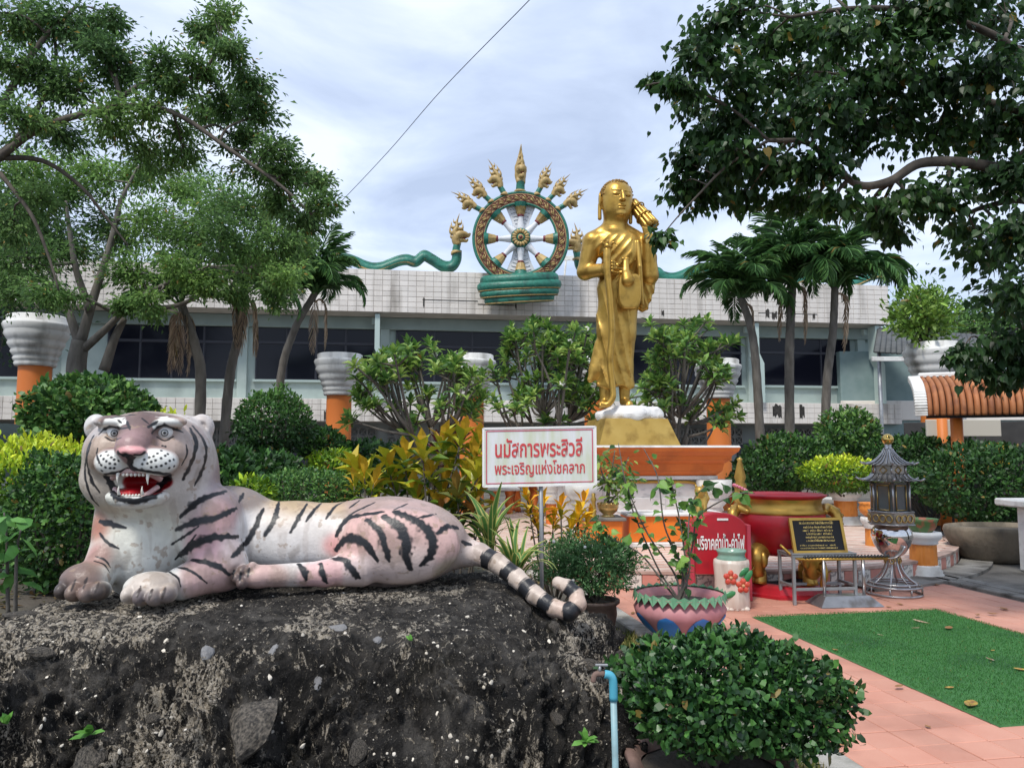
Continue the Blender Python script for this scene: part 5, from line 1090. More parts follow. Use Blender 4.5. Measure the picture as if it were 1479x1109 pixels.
# ---- ceramic stump jar
jb = G(1058, 877); js = mpp(jb[1]); jar = thing('ceramic_jar', 'cream ceramic jar with green neck and red flowers moulded on its side', 'jar', jb)
m_cer = MAT('cream_glaze', (.62, .52, .44), (.70, .62, .54), 9, .3, bump=.6, bscale=16, stretch=(1, 1, .2), dirt=(.42, .32, .26), dscale=8); m_cgreen = MAT('celadon', (.17, .30, .23), (.24, .38, .30), 6, .25)
MB().lathe([(0, 0), (23*js, 0), (25*js, 3*js), (24*js, 20*js), (23.5*js, 40*js), (25*js, 62*js), (24*js, 67*js), (17*js, 68*js)], 28, jb, wav=lambda q: 1 + .012*np.cos(q*9) + .01*np.cos(q*17)).build('body', m_cer, jar, True)
MB().lathe([(20*js, 66*js), (21*js, 69*js), (18.5*js, 72*js), (19*js, 76*js), (21*js, 79*js), (20*js, 81*js), (16*js, 80*js), (15*js, 70*js)], 28, jb).build('neck', m_cgreen, jar, True)
for k in range(5): x_ = -14 + 7*k; MB().ball(jb + [x_*js, -20*js, 1.5*js], np.array([5, 5, 3.5])*js, 8).build('foot', m_cer, jar, True)
m_fl = MAT('flower_red', (.55, .045, .03), (.62, .12, .07), 30, .3); m_lfg = MAT('leaf_glaze', (.03, .17, .06), (.05, .24, .08), 20, .3)
for fx, fz in ((-8, 45), (9, 34)):
    fl_ = MB().ball(jb + [fx*js, -24.5*js, fz*js], np.array([2.6, 2, 2.6])*js, 8).build('flower', MAT('flower_eye', (.6, .3, .15), rough=.4), jar, True)
    for k in range(5): a_ = k*1.2566 + .3; MB().ball(jb + [(fx + 6*math.cos(a_))*js, -23.6*js, (fz + 6*math.sin(a_))*js], np.array([4.8, 2, 4.2])*js, 8, np.array(Matrix.Rotation(-a_, 3, 'Y'))).build('petal', m_fl, fl_, True)
for fx, fz, an in ((9, 52, .6), (-9, 22, .35), (16, 46, 1.0)): MB().ball(jb + [fx*js, -22.5*js, fz*js], np.array([11, 1.8, 4.5])*js, 10, np.array(Matrix.Rotation(-an, 3, 'Y'))).build('leaf', m_lfg, jar, True)
# ---- incense cauldron
cb = P(1131, 850, 8.85); cb[2] = 0; cs = mpp(8.85)
cau = thing('incense_cauldron', 'big red and gold incense cauldron on golden elephant legs', 'incense burner', cb)
def czv(py): return P(0, py, 8.85)[2]
bs = MB(); hx = [(.44*math.cos(k*math.pi/4 + .39), .44*math.sin(k*math.pi/4 + .39)) for k in range(8)]
bs.lathe([(.30, .13), (.42, .13), (.44, .11), (.47, .045), (.49, .03), (.49, .0)], 8, cb, a0=.39); bs.build('base', m_red, cau)
MB().lathe([(.30, .128), (.22, .10), (0, .09)], 20, cb).build('ash_pit', m_void, cau, True)
zr, zn, zm, zbt = czv(715), czv(740), czv(765), czv(800)
MB().lathe([(0, zbt - .02), (.22, zbt), (.34, zbt + .06), (.455, zm - .02), (.485, zm + .06), (.475, zn - .02), (.46, zn)], 40, cb).build('bowl', m_red, cau, True)
MB().lathe([(.465, zn), (.48, zn + .02), (.445, zn + .06), (.435, zr - .07), (.45, zr - .03)], 40, cb).build('neck', m_gold, cau, True)
MB().lathe([(.45, zr - .03), (.49, zr - .005), (.50, zr + .012), (.47, zr + .02), (.40, zr - .01), (.36, zr - .06), (0, zr - .08)], 40, cb).build('rim', m_red, cau, True)
MB().lathe([(.36, zr - .075), (0, zr - .05)], 20, cb).build('ash', MAT('ash', (.35, .33, .31), rough=1), cau, True)
for k in range(4):
    a_ = R(-60 + 90*k); d_ = np.array([math.cos(a_), math.sin(a_), 0]); t_ = np.array([-d_[1], d_[0], 0])
    lp = smoothpath([cb + d_*.30 + [0, 0, zbt + .10], cb + d_*.42 + [0, 0, zbt - .02], cb + d_*.40 + [0, 0, zbt*.62], cb + d_*.36 + [0, 0, .27], cb + d_*.38 + [0, 0, .135]], 5)
    lg = MB().tube(lp, np.interp(np.arange(21), [0, 5, 9, 15, 20], [.10, .13, .09, .065, .085]), 12).build('leg', m_gold, cau, True)
    tr_ = smoothpath([cb + d_*.52 + [0, 0, zbt - .04], cb + d_*.56 + [0, 0, zbt - .16], cb + d_*.53 + [0, 0, zbt - .26], cb + d_*.57 + [0, 0, zbt - .31]], 5)
    MB().tube(tr_, np.linspace(.055, .018, 16), 8).build('trunk', m_gold, lg, True)
    for s in (-1, 1):
        MB().ball(cb + d_*.42 + t_*s*.11 + [0, 0, zbt - .02], (.05, .05, .09), 10).build('ear', m_gold, lg, True)
        MB().tube(smoothpath([cb + d_*.50 + t_*s*.05 + [0, 0, zbt - .09], cb + d_*.55 + t_*s*.06 + [0, 0, zbt - .13], cb + d_*.60 + t_*s*.06 + [0, 0, zbt - .11]], 3), np.linspace(.016, .005, 7), 6).build('tusk', m_gold, lg, True)
for s in (-1, 1):                                                            # dragon handles
    hp = smoothpath([cb + [s*.47, -.10, zm - .12], cb + [s*.56, -.14, zm], cb + [s*.58, -.12, zn - .02], cb + [s*.50, -.06, zn + .05], cb + [s*.42, -.20, zn + .02]], 6)
    hd = MB().tube(hp, np.interp(np.arange(25), [0, 8, 18, 24], [.03, .06, .065, .03]), 10).build('dragon_handle', m_gold, cau, True)
    for q in range(5): MB().ball(hp[5 + q*3] + [s*.045, 0, .02], (.035, .02, .03), 6).build('scale_ridge', m_gold, hd, True)
# ---- plaque on a steel stand
tb = G(1180, 868); ty = tb[1]; ts = mpp(ty); ztp = P(0, 797, ty)[2]; tx0, tx1 = P(1130, 800, ty)[0], P(1226, 800, ty)[0]
pst = thing('plaque_stand', 'small square-tube steel stand carrying the black plaque', 'stand', ((tx0+tx1)/2, ty, 0))
RT = rotz(R(6)); tcn = np.array([(tx0+tx1)/2, ty - .02, 0]); tw, td = (tx1 - tx0), .36
for sx in (-1, 1):
    for sy in (-1, 1): c = tcn + RT @ np.array([sx*(tw/2 - .02), sy*(td/2 - .02), 0]); MB().box((c[0], c[1], (ztp - .03)/2), (.032, .032, ztp - .03), .004, RT).build('leg', m_galv, pst)
for sy in (-1, 1):
    for z_ in (ztp - .016, .16): c = tcn + RT @ np.array([0, sy*(td/2 - .02), 0]); MB().box((c[0], c[1], z_), (tw - (.0 if z_ > .3 else .06), .031, .03), .004, RT).build('rail', m_galv, pst)
for sx in (-1, 1):
    for z_ in (ztp - .017, .19): c = tcn + RT @ np.array([sx*(tw/2 - .02), 0, 0]); MB().box((c[0], c[1], z_), (.029, td - .06, .028), .004, RT).build('rail', m_galv, pst)
MB().box((tcn[0], tcn[1], ztp + .006), (tw, td, .012), .003, RT).build('top_plate', m_galv, pst)
pw, ph_ = 76*ts, 47*ts; q_ux = RT @ np.array([1., 0, 0]); q_uy = RT @ np.array([0, .28, .96]); po = tcn + RT @ np.array([-pw/2 - .01, -td/2 + .06, ztp + .016])
plq = thing('plaque', 'black rectangular plaque with gold frame and rows of gold script', 'plaque', tcn + [0, 0, ztp])
PR = lambda a, b, c, d: [(a*pw, b*ph_), (c*pw, b*ph_), (c*pw, d*ph_), (a*pw, d*ph_)]
MB().prism(PR(0, 0, 1, 1), .02, po, q_ux, q_uy).build('panel', MAT('plaque_black', (.012, .012, .014), rough=.5, spec=.25), plq)
nn = np.cross(q_ux, q_uy)
for (x0, y0, x1, y1) in ((-.02, -.03, 1.02, .05), (-.02, .95, 1.02, 1.03), (-.02, .05, .035, .95), (.965, .05, 1.02, .95)): MB().prism(PR(x0, y0, x1, y1), .03, po + nn*.008, q_ux, q_uy).build('frame', m_gold, plq)
g = np.random.default_rng(8); glyph = MB()
for (yy, x0, x1, hh) in ((.84, .17, .83, .065), (.72, .24, .80, .05), (.62, .22, .80, .05), (.52, .28, .78, .05), (.42, .24, .80, .05), (.32, .26, .80, .05), (.19, .12, .80, .03), (.11, .12, .84, .03)):
    x_ = x0
    while x_ < x1:
        w_ = g.uniform(.010, .018)
        if g.random() > .12:
            glyph.prism(PR(x_, yy, x_ + w_*.35, yy + hh*g.uniform(.8, 1)), .0006, po + nn*.0012, q_ux, q_uy)
            if g.random() > .4: glyph.prism(PR(x_ + w_*.35, yy + hh*g.choice([0., .72]), x_ + w_*.85, yy + hh*g.choice([.28, 1.])), .0006, po + nn*.0014, q_ux, q_uy)
            if g.random() > .75: glyph.prism(PR(x_, yy + hh*1.15, x_ + w_*.6, yy + hh*1.4), .0006, po + nn*.0012, q_ux, q_uy)
        x_ += w_
glyph.build('lettering', m_gold2, plq, kind='stuff')
# ---- candle rail
kb = G(1222, 874); ky = kb[1]; kz = P(0, 808, ky)[2]; kx0, kx1 = P(1160, 808, ky)[0], P(1292, 806, ky)[0]
rail = thing('candle_rail', 'long narrow candle rail on two posts with a weighted steel foot', 'candle stand', (kb[0], ky, 0))
MB().tube([(kx0, ky, kz), (kx1, ky + .1, kz)], .016, 8).build('trough', m_gold, rail, True)
for k in range(26): x_ = kx0 + (kx1 - kx0)*(k + .5)/26; MB().lathe([(.016, 0), (.018, .012), (.012, .022), (.004, .03)], 8, (x_, ky + .1*(k+.5)/26, kz + .012)).build('candle_socket', m_blk if 'm_blk' in globals() else m_void, rail, True)
for px in (1191, 1251): x_ = P(px, 820, ky)[0]; f_ = (x_ - kx0)/(kx1 - kx0); MB().tube([(x_, ky + .1*f_, .10), (x_, ky + .1*f_, kz - .01)], .017, 10).build('post', m_steel, rail, True)
V, F = frust(.004, .10, .68, .48, .36, .16, c=(P(1222, 870, ky)[0], ky + .05, 0), r=R(6)); mk('foot_weight', V, F, m_steel, rail)
pp = smoothpath([(kx1 - .04, ky + .1, kz), (kx1 + .05, ky + .1, kz + .01), (kx1 + .11, ky + .1, kz + .06), (kx1 + .15, ky + .1, kz + .13)], 4)
MB().tube(pp, np.linspace(.018, .05, 13), 10, flat=.35).build('drip_scoop', m_steel, rail, True)
pp = smoothpath([(kx0 + .03, ky, kz), (kx0 - .08, ky + .02, kz + .02), (kx0 - .20, ky + .1, kz + .14)], 4); MB().tube(pp, .014, 8).build('drip_pipe', m_gold, rail, True)
# ---- steel pagoda lantern
LY = 8.75; lc = P(1291, 850, LY); lc[2] = 0; ls = mpp(LY)
def lz(py): return P(0, py, LY)[2]
lan = thing('pagoda_lantern', 'tall steel pagoda-shaped candle lantern with gold ball finial', 'lantern', lc)
m_dsteel = MAT('dark_steel', (.30, .28, .25), (.40, .37, .33), 12, .38, metal=.7); m_chrome = MAT('chrome', (.62, .61, .60), rough=.06, metal=1.0); m_lglass = MAT('lantern_glass', (.10, .11, .115), rough=.05, spec=.8)
m_brass = MAT('brass', (.50, .36, .15), (.40, .28, .10), 9, .3, metal=.85)
a = np.linspace(0, 2*np.pi, 41)
for r_, z_ in ((36, .015), (36, .10), (31, .13)): MB().tube(lc + np.stack([np.cos(a)*r_*ls, np.sin(a)*r_*ls, 0*a + z_], -1), .013, 8, cap=False).build('base_ring', m_steel, lan, True)
for k in range(8):
    d_ = np.array([math.cos(k*math.pi/4 + .2), math.sin(k*math.pi/4 + .2), 0]); MB().tube([lc + d_*36*ls + [0, 0, .015], lc + d_*36*ls + [0, 0, .10]], .010, 6).build('base_strut', m_steel, lan, True)
    if k % 2 == 0 or True: MB().tube(smoothpath([lc + d_*34*ls + [0, 0, .11], lc + d_*20*ls + [0, 0, .19], lc + d_*11*ls + [0, 0, .30], lc + d_*9*ls + [0, 0, lz(803)], lc + d_*15*ls + [0, 0, lz(797)]], 5), .010, 7).build('leg', m_steel, lan, True)
for k in range(6): d_ = np.array([math.cos(k*math.pi/3), math.sin(k*math.pi/3), 0]); q = np.linspace(0, 9, 24); MB().tube(lc + d_*10.5*ls + np.stack([-d_[1]*(1 - q/11)*.035*np.cos(q), d_[0]*(1 - q/11)*.035*np.cos(q), .37 + (1 - q/11)*.045*np.sin(q)], -1), .007, 5).build('scroll', m_brass, lan, True)
zz0, zz1 = lz(803), lz(757); MB().lathe([(9*ls, zz0 - .02), (10*ls, zz0), (17*ls, zz0 + .04), (24*ls, zz0 + .13), (27.5*ls, zz0 + .22), (26*ls, zz1 - .06), (21*ls, zz1 - .01), (16*ls, zz1 + .01)], 40, lc).build('steel_globe', m_chrome, lan, True)
def hexp(r0, z0, r1, z1, nm, mt, par=lan, a0=R(12), n=6, **k): return MB().lathe([(0, z0), (r0*ls, z0), (r1*ls, z1), (0, z1)], n, lc, a0=a0).build(nm, mt, par, **k)
hexp(31, lz(756), 32, lz(738), 'gallery', m_dsteel)
for k in range(6):
    a_ = R(12) + k*math.pi/3 + math.pi/6; d_ = np.array([math.cos(a_), math.sin(a_), 0]); t_ = np.array([-d_[1], d_[0], 0]); q = np.linspace(0, 2*math.pi, 17)
    for j in (-1, 0, 1): MB().tube(lc + d_*28.3*ls + t_*(j*9*ls) + np.stack([t_[0]*4*ls*np.cos(q), t_[1]*4*ls*np.cos(q), (lz(756) + lz(738))/2 + 5*ls*np.sin(q)], -1), .008, 5, cap=False).build('gallery_scroll', m_brass, lan, True)
    for z_ in (lz(756), lz(738)): a1 = R(12) + k*math.pi/3; a2 = a1 + math.pi/3; MB().tube([lc + 32*ls*np.array([math.cos(a1), math.sin(a1), 0]) + [0, 0, z_], lc + 32*ls*np.array([math.cos(a2), math.sin(a2), 0]) + [0, 0, z_]], .009, 6).build('gallery_rail', m_steel, lan, True)
hexp(25, lz(738), 25, lz(696), 'glass_case', m_lglass)
for k in range(6):
    a1 = R(12) + k*math.pi/3; c1 = lc + 26.5*ls*np.array([math.cos(a1), math.sin(a1), 0]); MB().tube([c1 + [0, 0, lz(738)], c1 + [0, 0, lz(695)]], .013, 6).build('corner_post', m_steel, lan, True)
    a_ = a1 + math.pi/6; d_ = np.array([math.cos(a_), math.sin(a_), 0]); t_ = np.array([-d_[1], d_[0], 0])
    for s in (-1, 1): MB().tube([lc + d_*23*ls + t_*s*8*ls + [0, 0, lz(735)], lc + d_*23*ls + t_*s*8*ls + [0, 0, lz(700)]], .007, 5).build('door_stile', m_brass, lan, True)
    for z_ in (lz(735), lz(700)): MB().tube([lc + d_*23*ls - t_*8*ls + [0, 0, z_], lc + d_*23*ls + t_*8*ls + [0, 0, z_]], .007, 5).build('door_rail', m_brass, lan, True)
def roof(z0, z1, r0, r1, nm, ribs):
    t = np.linspace(0, 1, 8); rr = r0 + (r1 - r0)*(t**.55); zz = z0 + (z1 - z0)*t - .012*np.sin(t*np.pi)
    rf = MB().lathe(np.stack([rr*ls, zz], -1), 6, lc, a0=R(12)).build(nm, m_dsteel, lan)
    for k in range(6):
        for j in range(ribs):
            a1 = R(12) + k*math.pi/3; f_ = j/ribs; p1 = np.array([math.cos(a1), math.sin(a1), 0])*(1-f_) + np.array([math.cos(a1+math.pi/3), math.sin(a1+math.pi/3), 0])*f_
            pts = np.array([lc + p1*r_*ls*1.02 + [0, 0, z_ + .008] for r_, z_ in zip(rr, zz)]); 
            if j == 0: pts = np.vstack([pts[0] + p1*.04 + [0, 0, .022], pts])
            MB().tube(pts, .011 if j == 0 else .007, 5).build('roof_rib', m_steel, rf, True)
roof(lz(694), lz(684), 42, 24, 'lower_roof', 4)
hexp(22, lz(686), 22, lz(671), 'lantern_drum', m_dsteel)
for k in range(6):
    a_ = R(12) + k*math.pi/3 + math.pi/6; d_ = np.array([math.cos(a_), math.sin(a_), 0]); t_ = np.array([-d_[1], d_[0], 0]); q = np.linspace(0, 2*math.pi, 5)
    MB().tube(lc + d_*19.6*ls + np.stack([t_[0]*5*ls*np.cos(q), t_[1]*5*ls*np.cos(q), (lz(686)+lz(671))/2 + 5*ls*np.sin(q)], -1), .007, 5, cap=False).build('diamond', m_brass, lan, True)
    a1 = R(12) + k*math.pi/3; c1 = lc + 23*ls*np.array([math.cos(a1), math.sin(a1), 0]); MB().tube([c1 + [0, 0, lz(686)], c1 + [0, 0, lz(671)]], .009, 6).build('drum_post', m_steel, lan, True)
roof(lz(671), lz(648), 35, 5, 'upper_roof', 4)
MB().lathe([(5*ls, lz(650)), (6*ls, lz(647)), (4*ls, lz(645)), (5*ls, lz(642)), (0, lz(641))], 16, lc).build('finial_neck', m_steel, lan, True)
MB().ball(lc + [0, 0, lz(634.5)], 8.2*ls, 18).build('finial_ball', MAT('polished_gold', (.60, .42, .13), rough=.15, metal=1), lan, True)
# ---- green carpet, fallen leaves
m_carp = MAT('green_carpet', (.05, .185, .048), (.07, .225, .065), 120, .95, bump=1.0, bscale=260, bdist=.012, dirt=(.018, .085, .032), dscale=1.4)
cw, cd = 1.99, 3.0; nc = 60; i, j = np.meshgrid(np.arange(nc), np.arange(nc), indexing='ij'); gp = np.stack([i/(nc-1)*cw, -j/(nc-1)*cd], -1)
V = np.array([UV(a_, b_, .008) for a_, b_ in gp.reshape(-1, 2)]); V[:, 2] += .003*fbm(V*4, 3, 3) + .002
edge = ((i == 0) | (i == nc-1) | (j == 0) | (j == nc-1)).ravel(); V[edge, 2] = .001
q = np.stack([i[:-1,:-1]*nc+j[:-1,:-1], i[1:,:-1]*nc+j[1:,:-1], i[1:,1:]*nc+j[1:,1:], i[:-1,1:]*nc+j[:-1,1:]], -1).reshape(-1, 4)
carp = thing('green_carpet', 'green artificial grass carpet spread on the pink tiles', 'carpet', UV(cw/2, -cd/2)); mk('mat', V, q, m_carp, carp, True)
g = np.random.default_rng(21); nb_ = 60000; bp_ = g.random((nb_, 2)); bp_[:, 1] = bp_[:, 1]; pos = O0 + U*(bp_[:, :1]*cw) - Vv*(bp_[:, 1:]*cd) + [0, 0, .010]
V, F, k = leafset(pos, g.normal(0, .5, (nb_, 3)) + [0, 0, 1], g.normal(0, 1, (nb_, 3)) + [.01, 0, 0], g.uniform(.010, .019, nb_), .22, 'rhomb')
mk('pile', V, F, LMD, carp, False, leafcols(nb_, k, [(.02, .085, .018), (.04, .145, .034), (.07, .195, .055)], g), kind='stuff')
def leaf_obj(name, label, loc, L_, c, seed, cup=.2, cat='leaf', asp=.5):
    g = np.random.default_rng(seed); n = 9; t = np.linspace(0, 1, n); wv = np.sin(np.pi*t**.8)*.5*asp; V = []
    for s in (-1, 0, 1): V += [(x_, s*w_, cup*((x_-.5)**2*1.2 + abs(s)*w_*.9)) for x_, w_ in zip(t, wv)]
    V = np.array(V)*L_; V[:, :2] -= V[:, :2].mean(0); i = np.arange(n-1); F = np.concatenate([np.stack([a*n+i, a*n+i+1, (a+1)*n+i+1, (a+1)*n+i], -1) for a in (0, 1)])
    V = V @ rotz(g.uniform(0, 6.28)).T + loc; V[:, 2] += .004 - V[:, 2].min() + loc[2]
    o = mk(name, V, F, MAT('dry_leaf_%d' % c, [(.30, .15, .05), (.42, .30, .05), (.50, .40, .28)][c], (.22, .11, .04), 30, .7, orand=.2), None, True); tag(o, label, cat, 'fallen leaves on the paving'); return o
for k, (px, py, L_, c, lb) in enumerate(((1402, 1019, .15, 1, 'big curled yellow leaf fallen on the green carpet'), (1371, 994, .07, 1, 'small yellow-green leaf fallen on the green carpet'), (1430, 952, .10, 2, 'pale dry leaf strip lying on the green carpet'), (1434, 940, .05, 1, 'dry fallen leaf lying on the carpet'), (1475, 968, .10, 1, 'dry fallen leaf lying on the carpet'), (1331, 898, .20, 2, 'long pale dry leaf lying on the carpet near its back edge'), (1322, 907, .10, 2, 'dry fallen leaf lying on the carpet'), (1370, 908, .12, 0, 'dry fallen leaf lying on the carpet'), (1206, 939, .06, 0, 'dry fallen leaf lying on the carpet'), (1272, 917, .06, 2, 'dry fallen leaf lying on the carpet'),
    (1434, 887, .10, 0, 'brown leaf on the pink tiles behind the carpet corner'), (1412, 889, .09, 0, 'brown leaf on the pink tiles just off the carpet edge'), (1450, 880, .12, 0, 'brown fallen leaf lying on the pink tiles'), (1284, 877, .07, 0, 'brown leaf on the pink tiles below the lantern'), (1300, 873, .08, 0, 'brown fallen leaf lying on the pink tiles'), (914, 886, .08, 0, 'lone brown leaf on the pink tiles by the left kerb'), (1298, 992, .08, 0, 'dark leaf at the left edge of the green carpet'), (1352, 845, .11, 0, 'curled brown leaf beside the drain kerb near the lantern'), (1237, 1016, .05, 0, 'brown fallen leaf lying on the pink tiles'), (1214, 1077, .05, 0, 'brown fallen leaf lying on the pink tiles'), (1340, 1050, .05, 0, 'brown fallen leaf lying on the pink tiles'))):
    p_ = G(px, py, .014 if 'carpet' in lb else .002); leaf_obj('fallen_leaf', lb, p_, L_, c, k, .35 if c < 2 else .08, asp=.5 if c < 2 else .25)
# ------------------------------------------------------------------ pots
m_clay = MAT('brown_clay', (.075, .048, .038), (.11, .075, .06), 7, .55, bump=.2, bscale=30)
m_terra = MAT('dull_terracotta', (.17, .10, .08), (.23, .15, .12), 8, .8, bump=.4, bscale=30, dirt=(.09, .06, .05), dscale=5)
m_pinkpot = MAT('pink_pot', (.44, .17, .19), (.52, .24, .25), 5, .6, dirt=(.30, .12, .13), dscale=3); m_blue = MAT('pot_blue', (.03, .17, .50), (.04, .22, .58), 6, .55); m_tgreen = MAT('pot_green', (.10, .26, .14), (.16, .34, .2), 6, .6)
def pot(name, label, base, prof, mat, soil_r, soil_z, n=32, wav=None):
    t = thing(name, label, 'pot', base); MB().lathe(prof, n, base, wav=wav).build('vessel', mat, t, True); MB().lathe([(soil_r, soil_z), (soil_r*.5, soil_z + .015), (0, soil_z + .02)], 20, base).build('soil', m_soil, t, True); return t
# lotus pot with zigzag rim
pp0 = G(991, 934); ps = mpp(pp0[1]); pp0 = pp0 + [0, .22, 0]
t = pot('lotus_pot', 'pink round pot with blue petals and green zigzag rim', pp0, [(0, 0), (34*ps, 0), (38*ps, 3*ps), (36*ps, 8*ps), (52*ps, 22*ps), (64*ps, 38*ps), (67*ps, 48*ps), (62*ps, 56*ps), (58*ps, 60*ps), (63*ps, 64*ps), (66*ps, 67*ps), (60*ps, 66*ps), (55*ps, 58*ps), (54*ps, 50*ps)], m_pinkpot, 54*ps, 55*ps)
n = 28
for k in range(n):
    a0, a1 = 2*math.pi*k/n, 2*math.pi*(k+1)/n; am = (a0 + a1)/2; q = lambda a_, r_, z_: pp0 + np.array([math.cos(a_)*r_*ps, math.sin(a_)*r_*ps, z_*ps])
    V = np.array([q(a0, 66.5, 66), q(a1, 66.5, 66), q(am, 68.5, 57), q(a0, 64, 69), q(a1, 64, 69), q(am, 66, 73)]); mk('rim_tooth', V, [np.array([[0, 2, 1], [3, 4, 5], [0, 3, 2], [2, 5, 4], [2, 4, 1], [3, 5, 2]])], m_tgreen, t)
for k in range(8):
    a_ = -math.pi/2 - .50 + k*math.pi/4; V = []; F = []
    for i in range(9):
        for j in range(9):
            u_, v_ = i/8, j/8; wd = .34*math.sin(math.pi*min(1, (1 - v_)*.5 + .02))**.6; z_ = 14 + 30*v_; r_ = np.interp(z_, [8, 22, 38, 48], [36, 52, 64, 67]) + .8; an = a_ + (u_ - .5)*2*wd*(1 if v_ < .98 else .1)
            V.append(pp0 + np.array([math.cos(an)*r_*ps, math.sin(an)*r_*ps, z_*ps]))
    i, j = np.meshgrid(np.arange(8), np.arange(8), indexing='ij'); mk('painted_petal', V, np.stack([i*9+j, (i+1)*9+j, (i+1)*9+j+1, i*9+j+1], -1).reshape(-1, 4), m_blue, t, True)
for k in range(6): MB().ball(pp0 + [math.cos(k*1.05)*34*ps, math.sin(k*1.05)*34*ps, 4*ps], np.array([9, 9, 5])*ps, 8).build('foot', m_terra, t, True)
bp0 = G(862, 922) + [0, .12, 0]; bps = mpp(bp0[1]); pot('brown_pot', 'plain dark brown pot holding the small bonsai-like bush', bp0, [(0, 0), (22*bps, 0), (27*bps, 10*bps), (31*bps, 30*bps), (30*bps, 42*bps), (35*bps, 46*bps), (35*bps, 50*bps), (30*bps, 50*bps), (27*bps, 44*bps)], m_clay, 28*bps, 44*bps)
fp0 = np.array([P(1026, 1080, 3.4)[0], 3.42, 0]); fps = mpp(3.4)
fpt = pot('wavy_pot', 'brown pot with rolled wavy rim under the clipped foreground bush', fp0, [(0, 0), (84*fps, 0), (98*fps, 20*fps), (100*fps, 60*fps), (96*fps, 74*fps), (110*fps, 80*fps), (118*fps, 86*fps), (116*fps, 93*fps), (104*fps, 92*fps), (94*fps, 80*fps)], m_terra, 96*fps, 78*fps, 48, lambda q: 1 + .035*np.cos(q*7))
# ---- teal stand pipe with tap
px0 = P(886, 1000, 3.08)[0]; pz = P(0, 973, 3.08)[2]; sp = thing('stand_pipe', 'pale blue plastic stand pipe with a worn tap beside the rock', 'water pipe', (px0, 3.08, 0))
m_pvc = MAT('pale_blue_pvc', (.20, .36, .40), (.27, .42, .45), 6, .5, dirt=(.18, .25, .26), dscale=8); m_teal = MAT('teal_pvc', (.08, .36, .48), rough=.4)
MB().tube([(px0 + .012, 3.08, -.03), (px0, 3.08, pz - .09)], .0125, 12).build('pipe', m_pvc, sp, True)
MB().tube(smoothpath([(px0, 3.08, pz - .10), (px0 - .001, 3.08, pz - .03), (px0 - .012, 3.08, pz - .006), (px0 - .034, 3.08, pz)], 5), .0165, 12).build('elbow', m_teal, sp, True)
MB().tube(smoothpath([(px0 - .032, 3.08, pz), (px0 - .065, 3.08, pz), (px0 - .075, 3.08, pz - .012), (px0 - .078, 3.08, pz - .03)], 4), .011, 10).build('tap', m_terra, sp, True)
MB().tube([(px0 - .052, 3.08, pz + .005), (px0 - .052, 3.08, pz + .03)], .006, 8).build('tap_stem', m_galv, sp, True); MB().box((px0 - .045, 3.08, pz + .034), (.05, .012, .008), .002).build('tap_handle', m_galv, sp)
# ---- offering blocks and small gold pieces in front of the altar
def block(name, label, px0_, px1_, ytop, Y, depth, side=m_orange2, top=m_white, cat='plinth'):
    x0, x1 = P(px0_, 700, Y)[0], P(px1_, 700, Y)[0]; z1 = P(0, ytop, Y)[2]; c = np.array([(x0+x1)/2, Y + depth/2, TZ]); t = thing(name, label, cat, c)
    R_ = rotz(R(4)); MB().box((c[0], c[1], (TZ + z1)/2 + .03), (x1-x0, depth, z1-TZ-.08), .01, R_).build('body', side, t)
    MB().box((c[0], c[1], z1 - .02), (x1-x0+.10, depth+.10, .045), .012, R_).build('top_slab', top, t); MB().box((c[0], c[1], TZ + .035), (x1-x0+.12, depth+.12, .068), .012, R_).build('foot_slab', m_white, t); return c, z1
c1, z1 = block('orange_plinth', 'small orange plinth with dark slab carrying the gold potted tree', 846, 897, 748, 11.0, .5, top=m_concd)
c2, z2 = block('offering_table', 'long low orange offering table with white slab before the altar', 905, 1040, 741, 11.3, .6, cat='table')
gp = thing('gold_planter', 'shiny gold footed bowl planted with a slim leafy tree', 'planter', (P(879, 748, 11.1)[0], 11.15, z1)); gpl = np.array(gp.location)
MB().lathe([(0, 0), (.09, 0), (.10, .02), (.07, .04), (.13, .09), (.155, .15), (.14, .19), (.155, .205), (.13, .20), (.12, .16), (0, .16)], 24, gpl).build('bowl', m_brass, gp, True)
for k in range(14): a_ = k*.4488; MB().ball(gpl + [math.cos(a_)*.14, math.sin(a_)*.14, .19], .022, 6).build('rim_bead', m_brass, gp, True)
cs_ = thing('gold_candlestick', 'small turned gold candlestick beside the gold planter', 'candlestick', (P(858, 748, 11.05)[0], 11.1, z1)); MB().lathe([(0, 0), (.06, 0), (.06, .02), (.03, .05), (.045, .08), (.03, .11), (.03, .22), (.045, .25), (.025, .29), (.03, .34), (0, .35)], 16, np.array(cs_.location)).build('stem', m_goldp, cs_, True)
def f_beast(p): return smin(smin(sd_ell(p, (0, 0, .14), (.10, .10, .16)), sd_ell(p, (-.02, -.06, .31), (.075, .08, .075)), .05), smin(sd_path(p, [np.array([-.05, -.06, .2]), np.array([-.06, -.12, .02])], [.035, .03], .01), smin(sd_path(p, [np.array([.05, -.06, .2]), np.array([.04, -.12, .02])], [.035, .03], .01), sd_path(p, [np.array([.07, .06, .06]), np.array([.12, .05, .2]), np.array([.09, .04, .32])], [.03, .03, .02], .02), .02), .02), .03)
V, Q = nets(f_beast, (-.25, -.25, -.05), (.25, .25, .45), .02); V = snap(f_beast, V, 1)
be = thing('gold_guardian', 'small seated gold guardian figure on the offering table', 'figurine', (P(1014, 735, 11.4)[0], 11.5, z2)); mk('body', V + np.array(be.location), Q, m_goldp, be, True)
for s in (-1, 1): MB().ball(np.array(be.location) + [-.02 + s*.05, -.05, .38], (.02, .02, .03), 8).build('ear', m_goldp, be, True)
